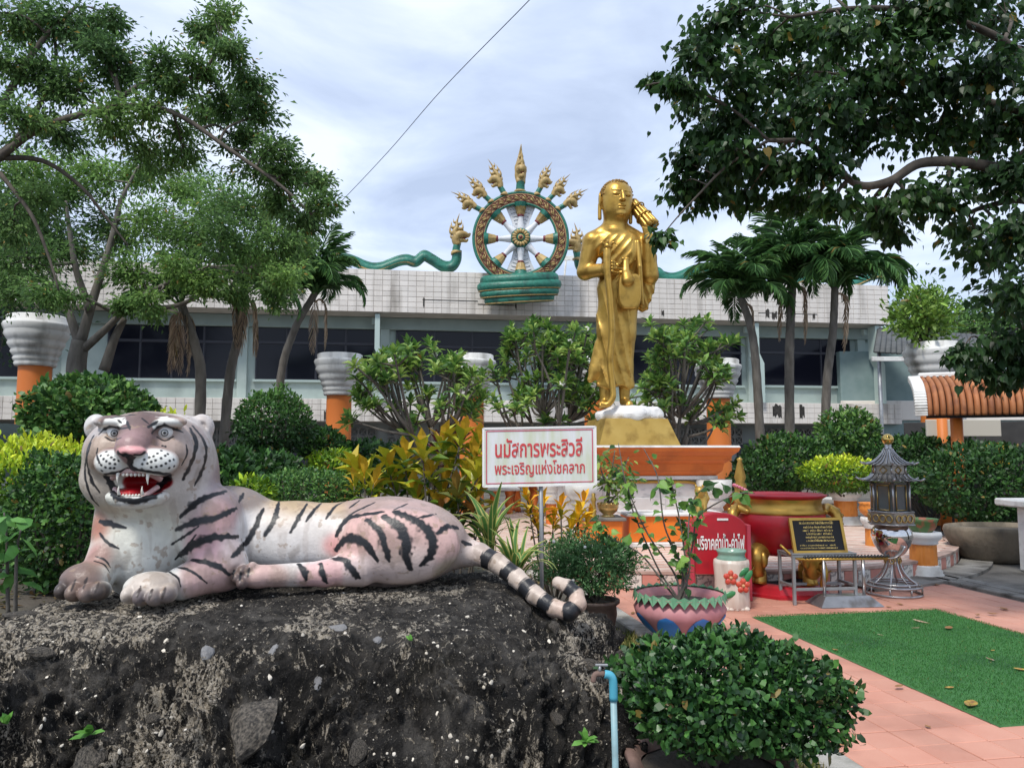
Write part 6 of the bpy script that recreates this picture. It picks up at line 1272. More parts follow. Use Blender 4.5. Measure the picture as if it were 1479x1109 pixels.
ofb = thing('white_bottle', 'small clear white bottle standing on the offering table', 'bottle', (P(985, 735, 11.35)[0], 11.45, z2)); MB().lathe([(0, 0), (.035, 0), (.035, .10), (.015, .14), (.015, .17), (0, .17)], 14, np.array(ofb.location)).build('glass', m_wht2, ofb, True)
ncx = P(1070, 735, 12.2); col = thing('gold_naga_post', 'tall carved gold post with a pink garland behind the cauldron', 'post', (ncx[0], 12.2, TZ)); cl_ = np.array(col.location)
ztop = P(0, 660, 12.2)[2] - TZ
MB().lathe([(0, 0), (.16, 0), (.16, .12), (.11, .16), (.11, .26)], 16, cl_).build('foot', m_white, col, True)
MB().lathe([(.08, .26), (.10, .32), (.085, .40), (.105, .48), (.085, .58), (.10, .66), (.08, .76), (.09, .84), (.06, .90), (.085, .97), (.03, ztop - .06), (.045, ztop - .03), (0, ztop)], 16, cl_, wav=lambda q: 1 + .12*np.cos(q*4)).build('shaft', m_goldp, col, True)
m_gar = MAT('garland_pink', (.50, .06, .16), (.6, .3, .35), 40, .8)
for k in range(16): a_ = k*.3927; MB().ball(cl_ + [math.cos(a_)*.10, math.sin(a_)*.10, .80 - .05*math.cos(a_*1)], .026, 6).build('garland_flower', m_gar, col, True)
# ---- striped pedestals
m_flute = MAT('orange_flute', (.62, .20, .025), (.70, .26, .05), 6, .5, dirt=(.4, .1, .015), dscale=4)
def pedestal(label, c, s, h):
    t = thing('fluted_pedestal', label, 'pedestal', c, group='fluted pedestals on the terrace edge')
    MB().lathe([(0, 0), (.235*s, 0), (.235*s, .05*h), (.21*s, .09*h), (.215*s, .14*h), (.18*s, .20*h), (.185*s, .24*h), (.15*s, .28*h)], 28, c).build('base', m_white, t, True)
    MB().lathe([(.155*s, .27*h), (.15*s, .74*h)], 96, c, wav=lambda q: 1 + .045*np.abs(np.sin(q*9))).build('shaft', m_flute, t, True)
    MB().lathe([(.16*s, .73*h), (.18*s, .76*h), (.17*s, .79*h), (.215*s, .87*h), (.225*s, .94*h), (.215*s, 1.0*h), (0, 1.0*h)], 28, c).build('capital', m_white, t, True); return t
pc = G(1335, 832); pc[2] = 0; pedestal('fluted orange pedestal carrying the green flower bowl beside the lantern', pc, 1., .56)
fb = pot('flower_bowl', 'green bowl with painted red flowers and scalloped rim on a fluted pedestal', pc + [0, 0, .56], [(0, 0), (.11, 0), (.13, .02), (.165, .08), (.17, .13), (.19, .17), (.16, .165), (.14, .12)], MAT('mottled_green', (.08, .16, .05), (.30, .10, .05), 9, .5, lo=.5, hi=.6), .15, .13, 28, lambda q: 1 + .03*np.cos(q*14))
pc3 = pc + [.10, 1.5, 0]; pedestal('plain fluted pedestal carrying a bright orange pot by the road', pc3, .9, .62); pot('orange_pot', 'bright orange glazed pot with scalloped rim', pc3 + [0, 0, .62], [(0, 0), (.12, 0), (.19, .06), (.21, .13), (.19, .18), (.22, .21), (.18, .20), (.15, .15)], m_flute, .17, .15, 24, lambda q: 1 + .04*np.cos(q*12))
pc2 = P(1222, 755, 14.6); pc2[2] = TZ; pedestal('fluted orange pedestal at the back of the terrace beneath the golden shrub', pc2, 1.3, .62)
pot('ochre_pot', 'ochre pot on the back pedestal under the golden shrub', pc2 + [0, 0, .62], [(0, 0), (.18, 0), (.26, .08), (.27, .16), (.24, .2), (.2, .16)], MAT('ochre_glaze', (.22, .10, .02), (.3, .15, .03), 8, .4), .22, .16)
# ---- benches, ledges
def baluster(c, h, s=1.): return MB().lathe([(0, 0), (.05*s, 0), (.05*s, .12*h), (.03*s, .18*h), (.055*s, .45*h), (.03*s, .75*h), (.045*s, .82*h), (.05*s, h)], 14, c)
def bench(label, px, py, Y, w, d, h, nl=3, nm='stone_bench', cat='bench'):
    c = P(px, py, Y); c[2] = TZ if math.hypot(c[0]-TC[0], Y-TC[1]) < TR else 0; t = thing(nm, label, cat, c, group='stone seats round the terrace')
    MB().box(c + [0, 0, h + .035], (w, d, .07), .015, rotz(A10)).build('top', m_white, t)
    for k in range(nl):
        for s in (-1, 1): q = c + rotz(A10) @ np.array([(-.5 + (k + .5)/nl)*w*.92, s*d*.3, 0]); baluster(q, h, 1.4).build('leg', m_orange, t, True)
    return t
bench('white slab bench on orange turned legs behind the signboard', 712, 742, 17.2, 1.15, .42, .50); bench('white slab table on orange turned legs behind the crotons', 770, 735, 18.0, 1.3, .7, .62, nm='stone_table', cat='table')
bench('white slab bench beside the altar corner post', 1072, 738, 17.2, .9, .45, .46, 2)
wl = thing('garden_ledge', 'low white capped planter wall behind the cauldron', 'wall', P(1172, 735, 15.5) * [1, 1, 0]); c = np.array(wl.location)
MB().box(c + [0, 0, .27], (.95, .4, .54), .01).build('core', m_concd, wl); MB().box(c + [0, 0, .60], (1.05, .5, .11), .02).build('coping', m_white, wl)
cr_ = thing('wooden_crate', 'weathered slatted wooden crate behind the cauldron', 'crate', P(1118, 730, 14.9) * [1, 1, 0] + [0, 0, 0]); c = np.array(cr_.location)
for k in range(4): MB().box(c + [0, -.2, .12 + .17*k], (.72, .02, .12), .004).build('slat', MAT('old_wood', (.16, .10, .06), (.24, .16, .10), 9, .85, stretch=(.3, 1, 3)), cr_)
for s in (-1, 1): MB().box(c + [s*.34, 0, .37], (.03, .4, .74), .004).build('end_board', _mats['old_wood'], cr_)
# big stone trough at the right
tr0 = P(1447, 800, 11.4); tr0[2] = 0; tro = thing('stone_trough', 'large weathered oval stone trough planter beside the dark hedge', 'planter', tr0)
MB().lathe([(0, 0), (.46, 0), (.55, .08), (.68, .30), (.72, .44), (.70, .50), (.63, .51), (.60, .44)], 32, tr0, sq=(1.1, .8)).build('basin', MAT('mossy_stone', (.20, .165, .12), (.12, .10, .075), 4, .9, bump=.6, bscale=20, dirt=(.07, .06, .045), dscale=3, stretch=(1, 1, .5)), tro, True)
MB().lathe([(.62, .44), (0, .46)], 24, tr0, sq=(1.1, .8)).build('soil', m_soil, tro, True)
wt2 = thing('marble_table', 'white marble slab table at the edge of the forecourt', 'table', P(1508, 800, 10.2) * [1, 1, 0]); c = np.array(wt2.location); zt2 = P(0, 722, 10.2)[2]
MB().box(c + [0, 0, zt2 - .05], (.62, 1.0, .10), .02).build('top', m_white, wt2); MB().box(c + [0, 0, (zt2 - .1)/2], (.34, .5, zt2 - .1), .02).build('pedestal', m_marble, wt2)
# ---- kiosk with the orange barrel-tiled roof
KY = 13.5; ka = P(1338, 600, KY); kdir = unit(np.array([1.0, -.42, 0])); kn = np.array([kdir[1], -kdir[0], 0]); kn = kn if kn[1] < 0 else -kn
kio = thing('tiled_kiosk', 'open kiosk with a curved orange barrel-tile roof and white gable trim', 'kiosk', ka * [1, 1, 0]); Lk = 6.0; m_rt = MAT('roof_tile', (.30, .105, .035), (.40, .16, .06), 3, .7, orand=.15, dirt=(.20, .07, .03), dscale=4)
prof = [(0, 0), (-.02, .16), (.08, .34), (.30, .50), (.62, .62), (1.1, .74)]        # inward, up
pf = smoothpath(prof, 4)
nt_ = 58
for k in range(nt_):
    o_ = ka + kdir*(Lk*(k + .5)/nt_); pts = np.array([o_ - kn*a_ + [0, 0, b_] for a_, b_ in pf]); MB().tube(pts, Lk/nt_*.55, 8, flat=.8).build('barrel_tile', m_rt, kio, True)
V = np.concatenate([[ka + kdir*x_ - kn*(a_ + .05) + [0, 0, b_ - .05] for a_, b_ in pf] for x_ in (0, Lk)]); i = np.arange(len(pf) - 1); mk('roof_deck', V, np.stack([i, i + 1, i + 1 + len(pf), i + len(pf)], -1), m_void, kio)
for k in range(len(pf) - 1): a_, b_ = (pf[k] + pf[k+1])/2; d_ = pf[k+1] - pf[k]; o_ = ka - kdir*.08 - kn*a_ + [0, 0, b_]; MB().box(o_, (.20, np.linalg.norm(d_)*.92, .12), .015, np.stack([kdir, -kn*d_[0]/np.linalg.norm(d_) + np.array([0, 0, d_[1]/np.linalg.norm(d_)]), kn*d_[1]/np.linalg.norm(d_) + np.array([0, 0, d_[0]/np.linalg.norm(d_)])], 1)).build('gable_tile', m_white, kio)
MB().box(ka + kdir*Lk/2 - kn*1.25 + [0, 0, .80], (Lk, .3, .10), .02, np.stack([kdir, -kn, [0, 0, 1]], 1)).build('ridge_cap', m_white, kio)
for x_, y_ in ((.5, .35), (3.2, .35), (.5, 2.4), (3.2, 2.4)): q = ka + kdir*x_ - kn*y_; MB().tube([(q[0], q[1], 0), (q[0], q[1], ka[2] + .3)], .10, 12).build('post', m_pillar, kio, True)
q = ka + kdir*.9 - kn*2.6; MB().box((q[0], q[1], ka[2] - .16), (1.5, .06, .34), .01).build('fascia_board', MAT('cream_board', (.55, .52, .45), rough=.6), kio)
for k, (x_, z_, m_) in enumerate(((1.5, .95, MAT('yellow_panel', (.55, .34, .02), rough=.6)), (2.3, .9, m_void), (3.0, .95, _mats['yellow_panel'] if 'yellow_panel' in _mats else m_void))): q = ka + kdir*x_ - kn*3.4; MB().box((q[0], q[1], z_ + .55), (.75, .05, .5), .01).build('notice_panel', m_, kio)
q = ka + kdir*2.2 - kn*3.6; MB().box((q[0], q[1], 1.1), (4.6, .05, 2.2), .01, np.stack([kdir, -kn, [0, 0, 1]], 1)).build('back_wall', MAT('dark_board', (.03, .03, .032), (.05, .05, .05), 3, .8), kio)
# ---- white car partly hidden behind the hedge
def f_car(p):
    b = np.maximum(np.maximum(np.abs(p[..., 0]) - 1.9, np.abs(p[..., 1]) - .70), np.abs(p[..., 2] - .62) - .22) - .12
    c = np.maximum(np.maximum(np.abs(p[..., 0] + .25) - (1.2 - .75*np.clip(p[..., 2] - .85, 0, 1)), np.abs(p[..., 1]) - (.64 - .2*np.clip(p[..., 2] - .85, 0, 1))), np.abs(p[..., 2] - 1.05) - .30) - .08
    return smin(b, c, .08)
V, Q = nets(f_car, (-2.2, -1, .1), (2.2, 1, 1.6), .08); V = snap(f_car, V, 1); cc = P(1408, 700, 21); cc[2] = 0
car = thing('parked_car', 'white car parked beyond the dark hedge', 'car', cc); mk('body', V @ rotz(R(15)).T + cc, Q, MAT('car_white', (.72, .73, .74), rough=.25, coat=.5), car, True)
for sx in (-1, 1):
    for sy in (-1, 1):
        q = cc + rotz(R(15)) @ np.array([sx*1.25, sy*.74, .31]); w_ = MB().lathe([(.30, -.09), (.31, 0), (.30, .09), (.18, .1), (0, .1)], 20, q, np.stack([rotz(R(15)) @ [1, 0, 0], [0, 0, 1.], rotz(R(15)) @ [0, sy*1., 0]], 1)).build('wheel', m_void, car, True)
        MB().lathe([(.18, .105), (.05, .12), (0, .12)], 12, q, np.stack([rotz(R(15)) @ [1, 0, 0], [0, 0, 1.], rotz(R(15)) @ [0, sy*1., 0]], 1)).build('rim', m_steel, w_, True)
for s in (-1, 1): q = cc + rotz(R(15)) @ np.array([-.25, s*.735, 1.12]); MB().box(q, (1.7, .03, .34), .05, rotz(R(15))).build('side_window', m_glass, car)
# ---- carport roof behind the right-hand pillar
cp = thing('carport', 'dark corrugated metal carport beside the end of the hall', 'carport', P(1360, 650, 27) * [1, 1, 0])
ra, rb_ = P(1262, 508, 27), P(1425, 485, 29); m_corr = MAT('corrugated', (.055, .06, .06), (.085, .09, .09), 3, .7)
for k in range(22):
    f_ = (k + .5)/22; a_ = ra*(1-f_) + P(1440, 520, 27)*f_; b_ = P(1268, 474, 31)*(1-f_) + rb_*f_; MB().tube([a_, b_], .11, 6, flat=.4).build('roof_sheet', m_corr, cp, True)
MB().box((ra + P(1440, 520, 27))/2 - [0, .1, .12], (4.6, .08, .16), .01).build('fascia', m_white, cp)
for px in (1275, 1395): q = P(px, 650, 27.5); MB().tube([(q[0], q[1], 0), (q[0], q[1], P(px, 508, 27.5)[2])], .07, 8).build('post', m_galv, cp, True)
# side wing of the hall behind the carport, seen between the pillar and the kiosk
q = P(1340, 560, 31); wg = thing('side_wing', 'plain green-grey side building behind the carport', 'building', (q[0], 32, 0)); zt_ = P(0, 505, 31)[2]
MB().box((q[0] + .8, 34, zt_/2), (8.2, 5, zt_), .02).build('wall', MAT('teal_wall', (.17, .25, .25), (.22, .3, .3), 2, .8), wg); MB().box((q[0] + .8, 31.44, P(0, 592, 31)[2]), (8.3, .1, .8), .02).build('tiled_band', m_wtile, wg)
# ---- little shrine roof at the left edge
sr = thing('spirit_house', 'small dark green gabled spirit house beyond the golden hedge', 'shrine', P(10, 700, 10.5) * [1, 1, 0]); c = np.array(sr.location); zr_ = P(0, 612, 10.5)[2]; m_dg = MAT('dark_green_roof', (.018, .032, .03), (.03, .05, .048), 6, .5)
MB().box(c + [0, 0, .55], (.7, .7, 1.1), .02).build('cabinet', m_white, sr)
for k, w_ in enumerate((1.35, 1.0)):
    for s in (-1, 1): V = np.array([c + [0, -.5, zr_ - .16*(1-k)], c + [0, .5, zr_ - .16*(1-k)], c + [s*w_/2, .5, zr_ - .16*(1-k) - w_*.42], c + [s*w_/2, -.5, zr_ - .16*(1-k) - w_*.42]]); mk('roof_slope', np.vstack([V, V - [0, 0, .05]]), [np.array([[0,1,2,3],[4,7,6,5],[0,3,7,4],[2,1,5,6],[3,2,6,7]])], m_dg, sr)
    MB().prism([(-w_/2, zr_ - .16*(1-k) - w_*.42), (w_/2, zr_ - .16*(1-k) - w_*.42), (0, zr_ - .16*(1-k))], .03, c + [0, -.46, 0]).build('gable', m_dg, sr)
MB().tube([c + [0, -.5, zr_], c + [0, -.58, zr_ + .16]], [.03, .006], 6).build('finial', m_dg, sr, True)
# ---- power cable
cbp = [P(800, -40, 16), P(765, 0, 17.5), P(640, 128, 21.5), P(560, 220, 25), P(484, 300, 29), P(440, 340, 31)]
cab = thing('overhead_cable', 'thin black cable slanting across the sky', 'cable', cbp[-1]); MB().tube(smoothpath(cbp, 6), .011, 5).build('wire', m_void, cab, True)
# ------------------------------------------------------------------ clipped shrubs behind the tiger
def SH(name, label, px, py, Y, rx, rz, n, size, pal, seed, depth=None, zb=None, cat='shrub', group=None, **k):
    s = mpp(Y); c = P(px, py, Y); zb = 0. if zb is None else zb; b = np.array([c[0], Y, zb]); r = (rx*s, depth or rx*s*.85, rz*s)
    return shrub(name, label, b, c, r, n, size, pal, seed, cat, group, **k)
b5 = .42
SH('boxwood_shrub', 'dense dark green clipped shrub right behind the tiger head', 98, 752, 6.3, 82, 96, 9000, .042, DG, 1, .42, b5, asp=.55, thick=.2, lump=.10)
SH('golden_hedge', 'golden yellow-green hedge with fresh shoots behind the tiger', 40, 715, 7.3, 112, 78, 8000, .055, YG, 2, .6, b5, asp=.42, lump=.2, top=(.35, .95), up=.8)
SH('golden_hedge', 'golden sprigs rising above the tiger between its ears', 228, 690, 6.7, 62, 88, 3500, .055, YG, 3, .35, b5, asp=.42, lump=.24, top=(.5, .95), up=.9)
SH('round_shrub', 'big round leafy shrub in front of the stained left pillar', 134, 596, 9.6, 80, 50, 7000, .075, MG, 4, .7, .2, asp=.62, thick=.3, lump=.14, ns=12, tmpl='oval')
t = SH('topiary_shrub', 'small-leaved shrub with two rounded heads on a bare stem', 396, 612, 10.2, 52, 48, 6500, .050, DG, 5, .5, .1, thick=.3, lump=.2, top=(.1, 1.), ns=10, rad=.03)
shrub_crown('crown', t, P(378, 655, 10.1), (.30, .3, .24), 2500, .05, DG, 6, thick=.3)
SH('round_shrub', 'small dark ball shrub left of the orange pillar', 466, 643, 11.2, 31, 22, 2600, .06, DG, 7, .35, .1, ns=5)
SH('low_shrub', 'low clipped mound of tiny green leaves behind the tiger back', 440, 707, 7.0, 74, 27, 6500, .030, MG, 8, .35, .3, asp=.5, thick=.18, lump=.07)
SH('dark_shrub', 'dark broad-leaved shrub in shade behind the tiger neck', 330, 692, 9.0, 46, 38, 2500, .09, DG[:3], 9, .5, .15, ns=8)
SH('dark_shrub', 'dark loose shrub between the topiary and the pillar', 395, 690, 9.4, 40, 34, 2200, .08, DG[:3], 10, .5, .15, ns=8)
SH('yellow_shrub', 'small yellow-green shrub at the foot of the orange pillar', 480, 672, 10.5, 36, 20, 1400, .075, YG[:3], 11, .4, .1, ns=6, asp=.4)
SH('ground_shrub', 'yellow-green seedlings just behind the tiger shoulder', 362, 712, 6.2, 30, 16, 600, .06, YG[:3], 12, .2, .35, ns=6, asp=.4)
SH('dark_shrub', 'dark undergrowth behind the crotons beside the orange pillar', 540, 672, 11.5, 60, 30, 2200, .10, DG[:3], 13, .6, 0., ns=8)
# right-hand shrubs
SH('dark_shrub', 'dark dense bush between the cauldron and palms', 1146, 668, 17.0, 66, 38, 5000, .10, DG, 14, 1.0, 0., ns=10, lump=.22)
SH('round_shrub', 'round leafy shrub rising behind the golden shrub', 1226, 632, 17.5, 40, 40, 4000, .095, MG, 15, .7, 0., ns=9, lump=.2)
SH('golden_shrub', 'golden-topped shrub growing over the back pedestal', 1216, 686, 14.4, 60, 24, 4000, .07, YG, 16, .5, .75, cat='shrub', top=(.25, 1.), ns=10, asp=.45, lump=.2)
SH('dark_hedge', 'dark green hedge in shade behind the pagoda lantern', 1340, 662, 16.0, 82, 34, 6500, .09, DG[:3], 17, .8, 0., ns=14, cat='hedge', lump=.16)
SH('dark_hedge', 'broad dark hedge growing above the stone trough', 1440, 700, 12.6, 118, 56, 11000, .075, DG[:3], 18, .9, 0., ns=18, cat='hedge', lump=.14)
SH('dark_shrub', 'dark shrub behind the altar corner post', 1090, 690, 16.5, 36, 30, 1800, .1, DG[:3], 19, .6, 0., ns=7)
SH('planter_shrub', 'loose light green shrub sprouting from the right-hand pillar planter', 1332, 455, (PH-CAM_H)*FOC/(HORIZON-496)*.99, 46, 44, 2600, .12, [(.05, .11, .02), (.10, .19, .03), (.18, .28, .05)], 20, .7, PH - .06, ns=14, rad=.025, lump=.35, thick=.6, asp=.4)
for (px, Y) in ((60, 14.2), (682, 19.4)):
    c = P(px, 466 if px < 100 else 508, Y)
# ------------------------------------------------------------------ crotons
CRO = [(.03, .075, .012), (.09, .15, .014), (.20, .23, .018), (.31, .29, .02), (.33, .21, .018)]
def croton(label, base, tips, Ll, seed, nl=13, asp=.36, pal=CRO, mat=LMG, cat='shrub'):
    g = np.random.default_rng(seed + 40); t = thing('croton', label, cat, base, group='coloured croton bushes'); m = MB(); pos = []; ax = []; nr = []; tt = []
    for tip in tips:
        tip = np.asarray(tip, float); b = np.asarray(base) + g.normal(0, .06, 3)*[1, 1, 0]; q = smoothpath([b, (b + tip)/2 + g.normal(0, .05, 3), tip], 5); m.tube(q, np.linspace(.014, .006, len(q)), 6); v = unit(q[-1] - q[-3])
        for k in range(nl):
            a_ = k*2.4 + g.normal(0, .2); f = k/nl; el = 1.25 - 1.25*f + g.normal(0, .15); u_, v_, w_ = frame(unit(v + [0, 0, .8])); d = (math.cos(a_)*u_ + math.sin(a_)*v_)*math.cos(el) + w_*math.sin(el)
            pos.append(tip - v*f*.16 + d*.01); ax.append(d); nr.append(w_*math.cos(el) - (math.cos(a_)*u_ + math.sin(a_)*v_)*math.sin(el)*.8 + [0, 0, .25] + g.normal(0, .12, 3)); tt.append(.88 - .75*f + g.normal(0, .12))
    m.build('stem', BARK, t, True); pos, ax, nr = map(np.array, (pos, ax, nr)); leaf_parts(t, pos, ax, nr, Ll*g.uniform(.75, 1.2, len(pos)), asp, 'long', mat, pal, var=8, seed=seed, t=np.array(tt)); return t
g = np.random.default_rng(31)
def tipsin(lst, Y, dz): return [P(x, y, Y + g.normal(0, dz)) for x, y in lst]
croton('bushy croton with broad yellow, orange and green leaves behind the tiger rump', (P(610, 770, 6.9)[0], 6.9, .30), tipsin([(530, 690), (560, 672), (585, 660), (610, 650), (640, 640), (668, 632), (690, 645), (680, 670), (650, 672), (622, 682), (595, 692), (570, 702), (600, 715), (640, 705), (670, 700), (690, 690), (545, 712), (515, 682), (660, 730), (630, 735), (690, 720)], 6.9, .14), .225, 1, 13, .42)
croton('single small croton tip with orange leaves beside the low mound', (P(520, 745, 6.6)[0], 6.6, .33), tipsin([(527, 690), (512, 700), (540, 700)], 6.6, .05), .17, 2, 12)
croton('yellow croton low behind the signpost', (P(800, 800, 7.4)[0], 7.4, .02), tipsin([(765, 738), (785, 728), (810, 735), (835, 745), (850, 752), (775, 755), (800, 752), (825, 762), (760, 718), (842, 728)], 7.4, .12), .155, 3, 13, .32, [(.12, .13, .01), (.34, .27, .015), (.55, .36, .015), (.52, .25, .015)])
croton('dark purple-leaved bush rising behind the croton', (P(650, 760, 8.2)[0], 8.2, .15), tipsin([(640, 645), (655, 630), (665, 640), (650, 655), (630, 640)], 8.2, .1), .20, 4, 11, .36, [(.05, .012, .015), (.09, .02, .02), (.05, .04, .015)])
croton('dark green croton under the signboard edge', (P(665, 790, 6.7)[0], 6.7, .25), tipsin([(660, 712), (685, 735), (640, 742), (670, 755), (692, 755)], 6.7, .08), .19, 5, 12, .38, [(.015, .03, .010), (.03, .06, .014), (.10, .11, .02), (.2, .09, .02)])
# ------------------------------------------------------------------ striped dracaena: every blade an object
def blade_mesh(L, w, bend, seed):
    g = np.random.default_rng(seed); s = np.linspace(0, 1, 9); a_ = 1.35 - bend*s**1.4; x = np.concatenate([[0], np.cumsum(np.cos(a_[:-1]))])*L/8; z = np.concatenate([[0], np.cumsum(np.sin(a_[:-1]))])*L/8; wd = w*np.sin(np.pi*(s*.84 + .14))**.7
    V = []; C_ = []
    for k, f in enumerate((-1, -.45, .45, 1)):
        V.append(np.stack([x, wd*f, z + abs(f)*wd*.35], -1)); C_.append(np.tile([(.44, .40, .13), (.05, .13, .03), (.06, .15, .035), (.44, .40, .13)][k], (9, 1)))
    i = np.arange(8); F = np.concatenate([np.stack([k*9+i, k*9+i+1, (k+1)*9+i+1, (k+1)*9+i], -1) for k in range(3)]); o = mk('blade', np.vstack(V), F, LM, None, False, np.vstack(C_)); d = o.data; bpy.data.objects.remove(o); return d
BL = [blade_mesh(1., .045, b_, i) for i, b_ in enumerate((.5, 1.1, 1.7, 2.3))]
def dracaena(label, base, n, L, seed):
    g = np.random.default_rng(seed); t = thing('striped_dracaena', label, 'plant', base)
    for i in range(n): o = link('blade', BL[int(np.clip(g.random()*4, 0, 3))], t, loc=g.normal(0, .02, 3)*[1, 1, 0], rot=(g.normal(0, .1), g.normal(0, .12), i*2.4 + g.normal(0, .3))); s_ = L*g.uniform(.7, 1.15); o.scale = (s_, s_, s_)
    return t
dracaena('yellow-edged striped dracaena between tiger tail and crotons', P(708, 800, 5.9), 24, .52, 1)
dracaena('low striped dracaena arching beside the signpost', P(745, 842, 5.6), 26, .46, 2)
# ------------------------------------------------------------------ potted plants
def potted(name, label, base, c, r, n, size, pal, seed, nind, tmpl='oval', asp=.5, mat=LMG, ns=8, rad=.012, cat='bush', **k):
    t = thing(name, label, cat, base); g = np.random.default_rng(seed + 70)
    shrub_crown('crown', t, c, r, n, size, pal, seed, tmpl=tmpl, asp=asp, mat=mat, **k)['kind'] = 'stuff'
    p, d = shell(nind*3, c, np.asarray(r)*1.02, g, .06, k.get('lump', .16), k.get('freq', 2.2), seed); sel = np.argsort(p[:, 1])[:nind]; p, d = p[sel], d[sel]
    leaf_parts(t, p, unit(d*.6 + g.normal(0, .6, p.shape) + [0, 0, .2]), unit(d + g.normal(0, .4, p.shape) + [0, 0, .3]), size*g.uniform(.75, 1.25, len(p)), asp, tmpl, mat, pal, seed=seed)
    stems('stem', t, base, c, r, ns, rad, seed); return t
DGG = [(.006, .022, .007), (.014, .046, .012), (.026, .078, .018), (.05, .13, .028)]
fc = P(1056, 990, 3.42); fb_ = np.array([fp0[0], fp0[1], 78*fps])
potted('clipped_bush', 'dense glossy dark green bush clipped into a wide cushion', fb_, fc + [.005, .0, -.035], (.425, .38, .215), 11000, .036, DGG, 30, 300, asp=.62, thick=.5, lump=.26, freq=2.0, ns=16)
t = potted('small_bush', 'small fine-leaved green bush with tiny white and orange flowers in brown pot', np.array([bp0[0], bp0[1], 44*bps]), P(848, 812, bp0[1]), (.47, .36, .23), 9500, .034, [(.03, .08, .025), (.06, .14, .05), (.10, .20, .08)], 31, 200, asp=.34, mat=LM, thick=.5, lump=.3, freq=2.6, ns=12, tmpl='long')
for (px, py, c_) in ((855, 822, 0), (845, 790, 1), (868, 797, 1), (828, 838, 1), (880, 828, 0), (800, 782, 1)): MB().ball(P(px, py, bp0[1] - .26), .014 if c_ else .018, 8).build('flower', MAT('blossom_white', (.75, .74, .7), rough=.6) if c_ else MAT('blossom_orange', (.65, .14, .04), rough=.6), t, True)
# leggy hibiscus in the lotus pot
HIB = [(.02, .06, .015), (.05, .13, .025), (.09, .20, .035), (.16, .29, .06)]
def leggy(name, label, base, paths, nl, size, pal, seed, tmpl='heart', asp=.9, rad=.011, cat='shrub', mat=LM, side=.05):
    g = np.random.default_rng(seed + 90); t = thing(name, label, cat, base); pos, ax, nr = [], [], []
    for pth in paths:
        q = smoothpath(pth, 7); MB().tube(q, np.linspace(rad, rad*.35, len(q)), 6).build('stem', BARKG, t, True)
        k = max(3, int(nl/len(paths)))
        for i in range(k):
            f = .22 + .78*g.random()**.8; j = f*(len(q) - 1); a_ = q[int(j)] + (q[min(len(q)-1, int(j)+1)] - q[int(j)])*(j % 1); d = unit(g.normal(0, 1, 3)*[1, 1, .5])
            pos.append(a_ + d*side*g.random()); ax.append(unit(d + [0, 0, -.35])); nr.append(unit(g.normal(0, .5, 3) + [0, -.5, 1]))
    leaf_parts(t, np.array(pos), np.array(ax), np.array(nr), size*g.uniform(.55, 1.25, len(pos)), asp, tmpl, mat, pal, seed=seed); return t
hb = np.array([pp0[0], pp0[1], 55*ps]); hy = pp0[1]
leggy('leggy_hibiscus', 'thin-stemmed straggly shrub with scattered green leaves in the pink pot', hb, [[hb, P(975, 830, hy), P(935, 770, hy), P(905, 700, hy), P(893, 640, hy + .1)], [hb, P(985, 820, hy), P(960, 760, hy - .1), P(950, 690, hy - .1), P(930, 648, hy)], [hb + [.02, 0, 0], P(992, 840, hy), P(985, 770, hy), P(975, 720, hy + .1), P(968, 690, hy + .1)], [hb + [.02, 0, 0], P(988, 840, hy), P(1000, 790, hy), P(1010, 745, hy - .1), P(1060, 715, hy - .2), P(1090, 712, hy - .2)], [hb, P(965, 850, hy), P(925, 800, hy + .1), P(880, 775, hy + .1), P(862, 745, hy + .1)], [hb, P(988, 850, hy - .1), P(996, 820, hy - .15), P(994, 770, hy - .2), P(1000, 725, hy - .2), P(1022, 698, hy - .2)], [hb, P(970, 850, hy), P(950, 820, hy + .1), P(915, 740, hy + .15), P(900, 690, hy + .2), P(870, 655, hy + .2)]], 215, .095, HIB, 1)
gb = gpl + [0, 0, .17]; leggy('slim_potted_tree', 'slim yellow-green tree growing from the gold planter', gb, [[gb, gb + [0, 0, .35], P(882, 690, 11.1), P(888, 650, 11.1)], [gb, gb + [.02, 0, .3], P(872, 690, 11.0), P(862, 655, 11.0)], [gb, gb + [.02, 0, .3], P(895, 690, 11.2), P(908, 660, 11.2)], [gb, P(890, 715, 11.1), P(915, 690, 11.1)]], 240, .13, [(.04, .09, .02), (.09, .16, .03), (.20, .26, .05)], 2, 'oval', .42, .02, 'tree', side=.14)
bb0 = G(18, 905, .45) * [1, 1, 0] + [0, 0, .45]; bb0[1] = 5.4; bb0[0] = P(14, 850, 5.4)[0]
leggy('broadleaf_weed', 'broad-leaved green plant on bare stems at the left end of the rock', bb0, [[bb0, P(10, 790, 5.35), P(6, 740, 5.3)], [bb0 + [.05, 0, 0], P(24, 800, 5.3), P(30, 765, 5.25)], [bb0 + [-.08, 0, 0], P(-8, 790, 5.4), P(-14, 735, 5.4)]], 36, .17, [(.03, .09, .02), (.05, .15, .03), (.09, .22, .05)], 3, 'oval', .5, .014, 'plant')
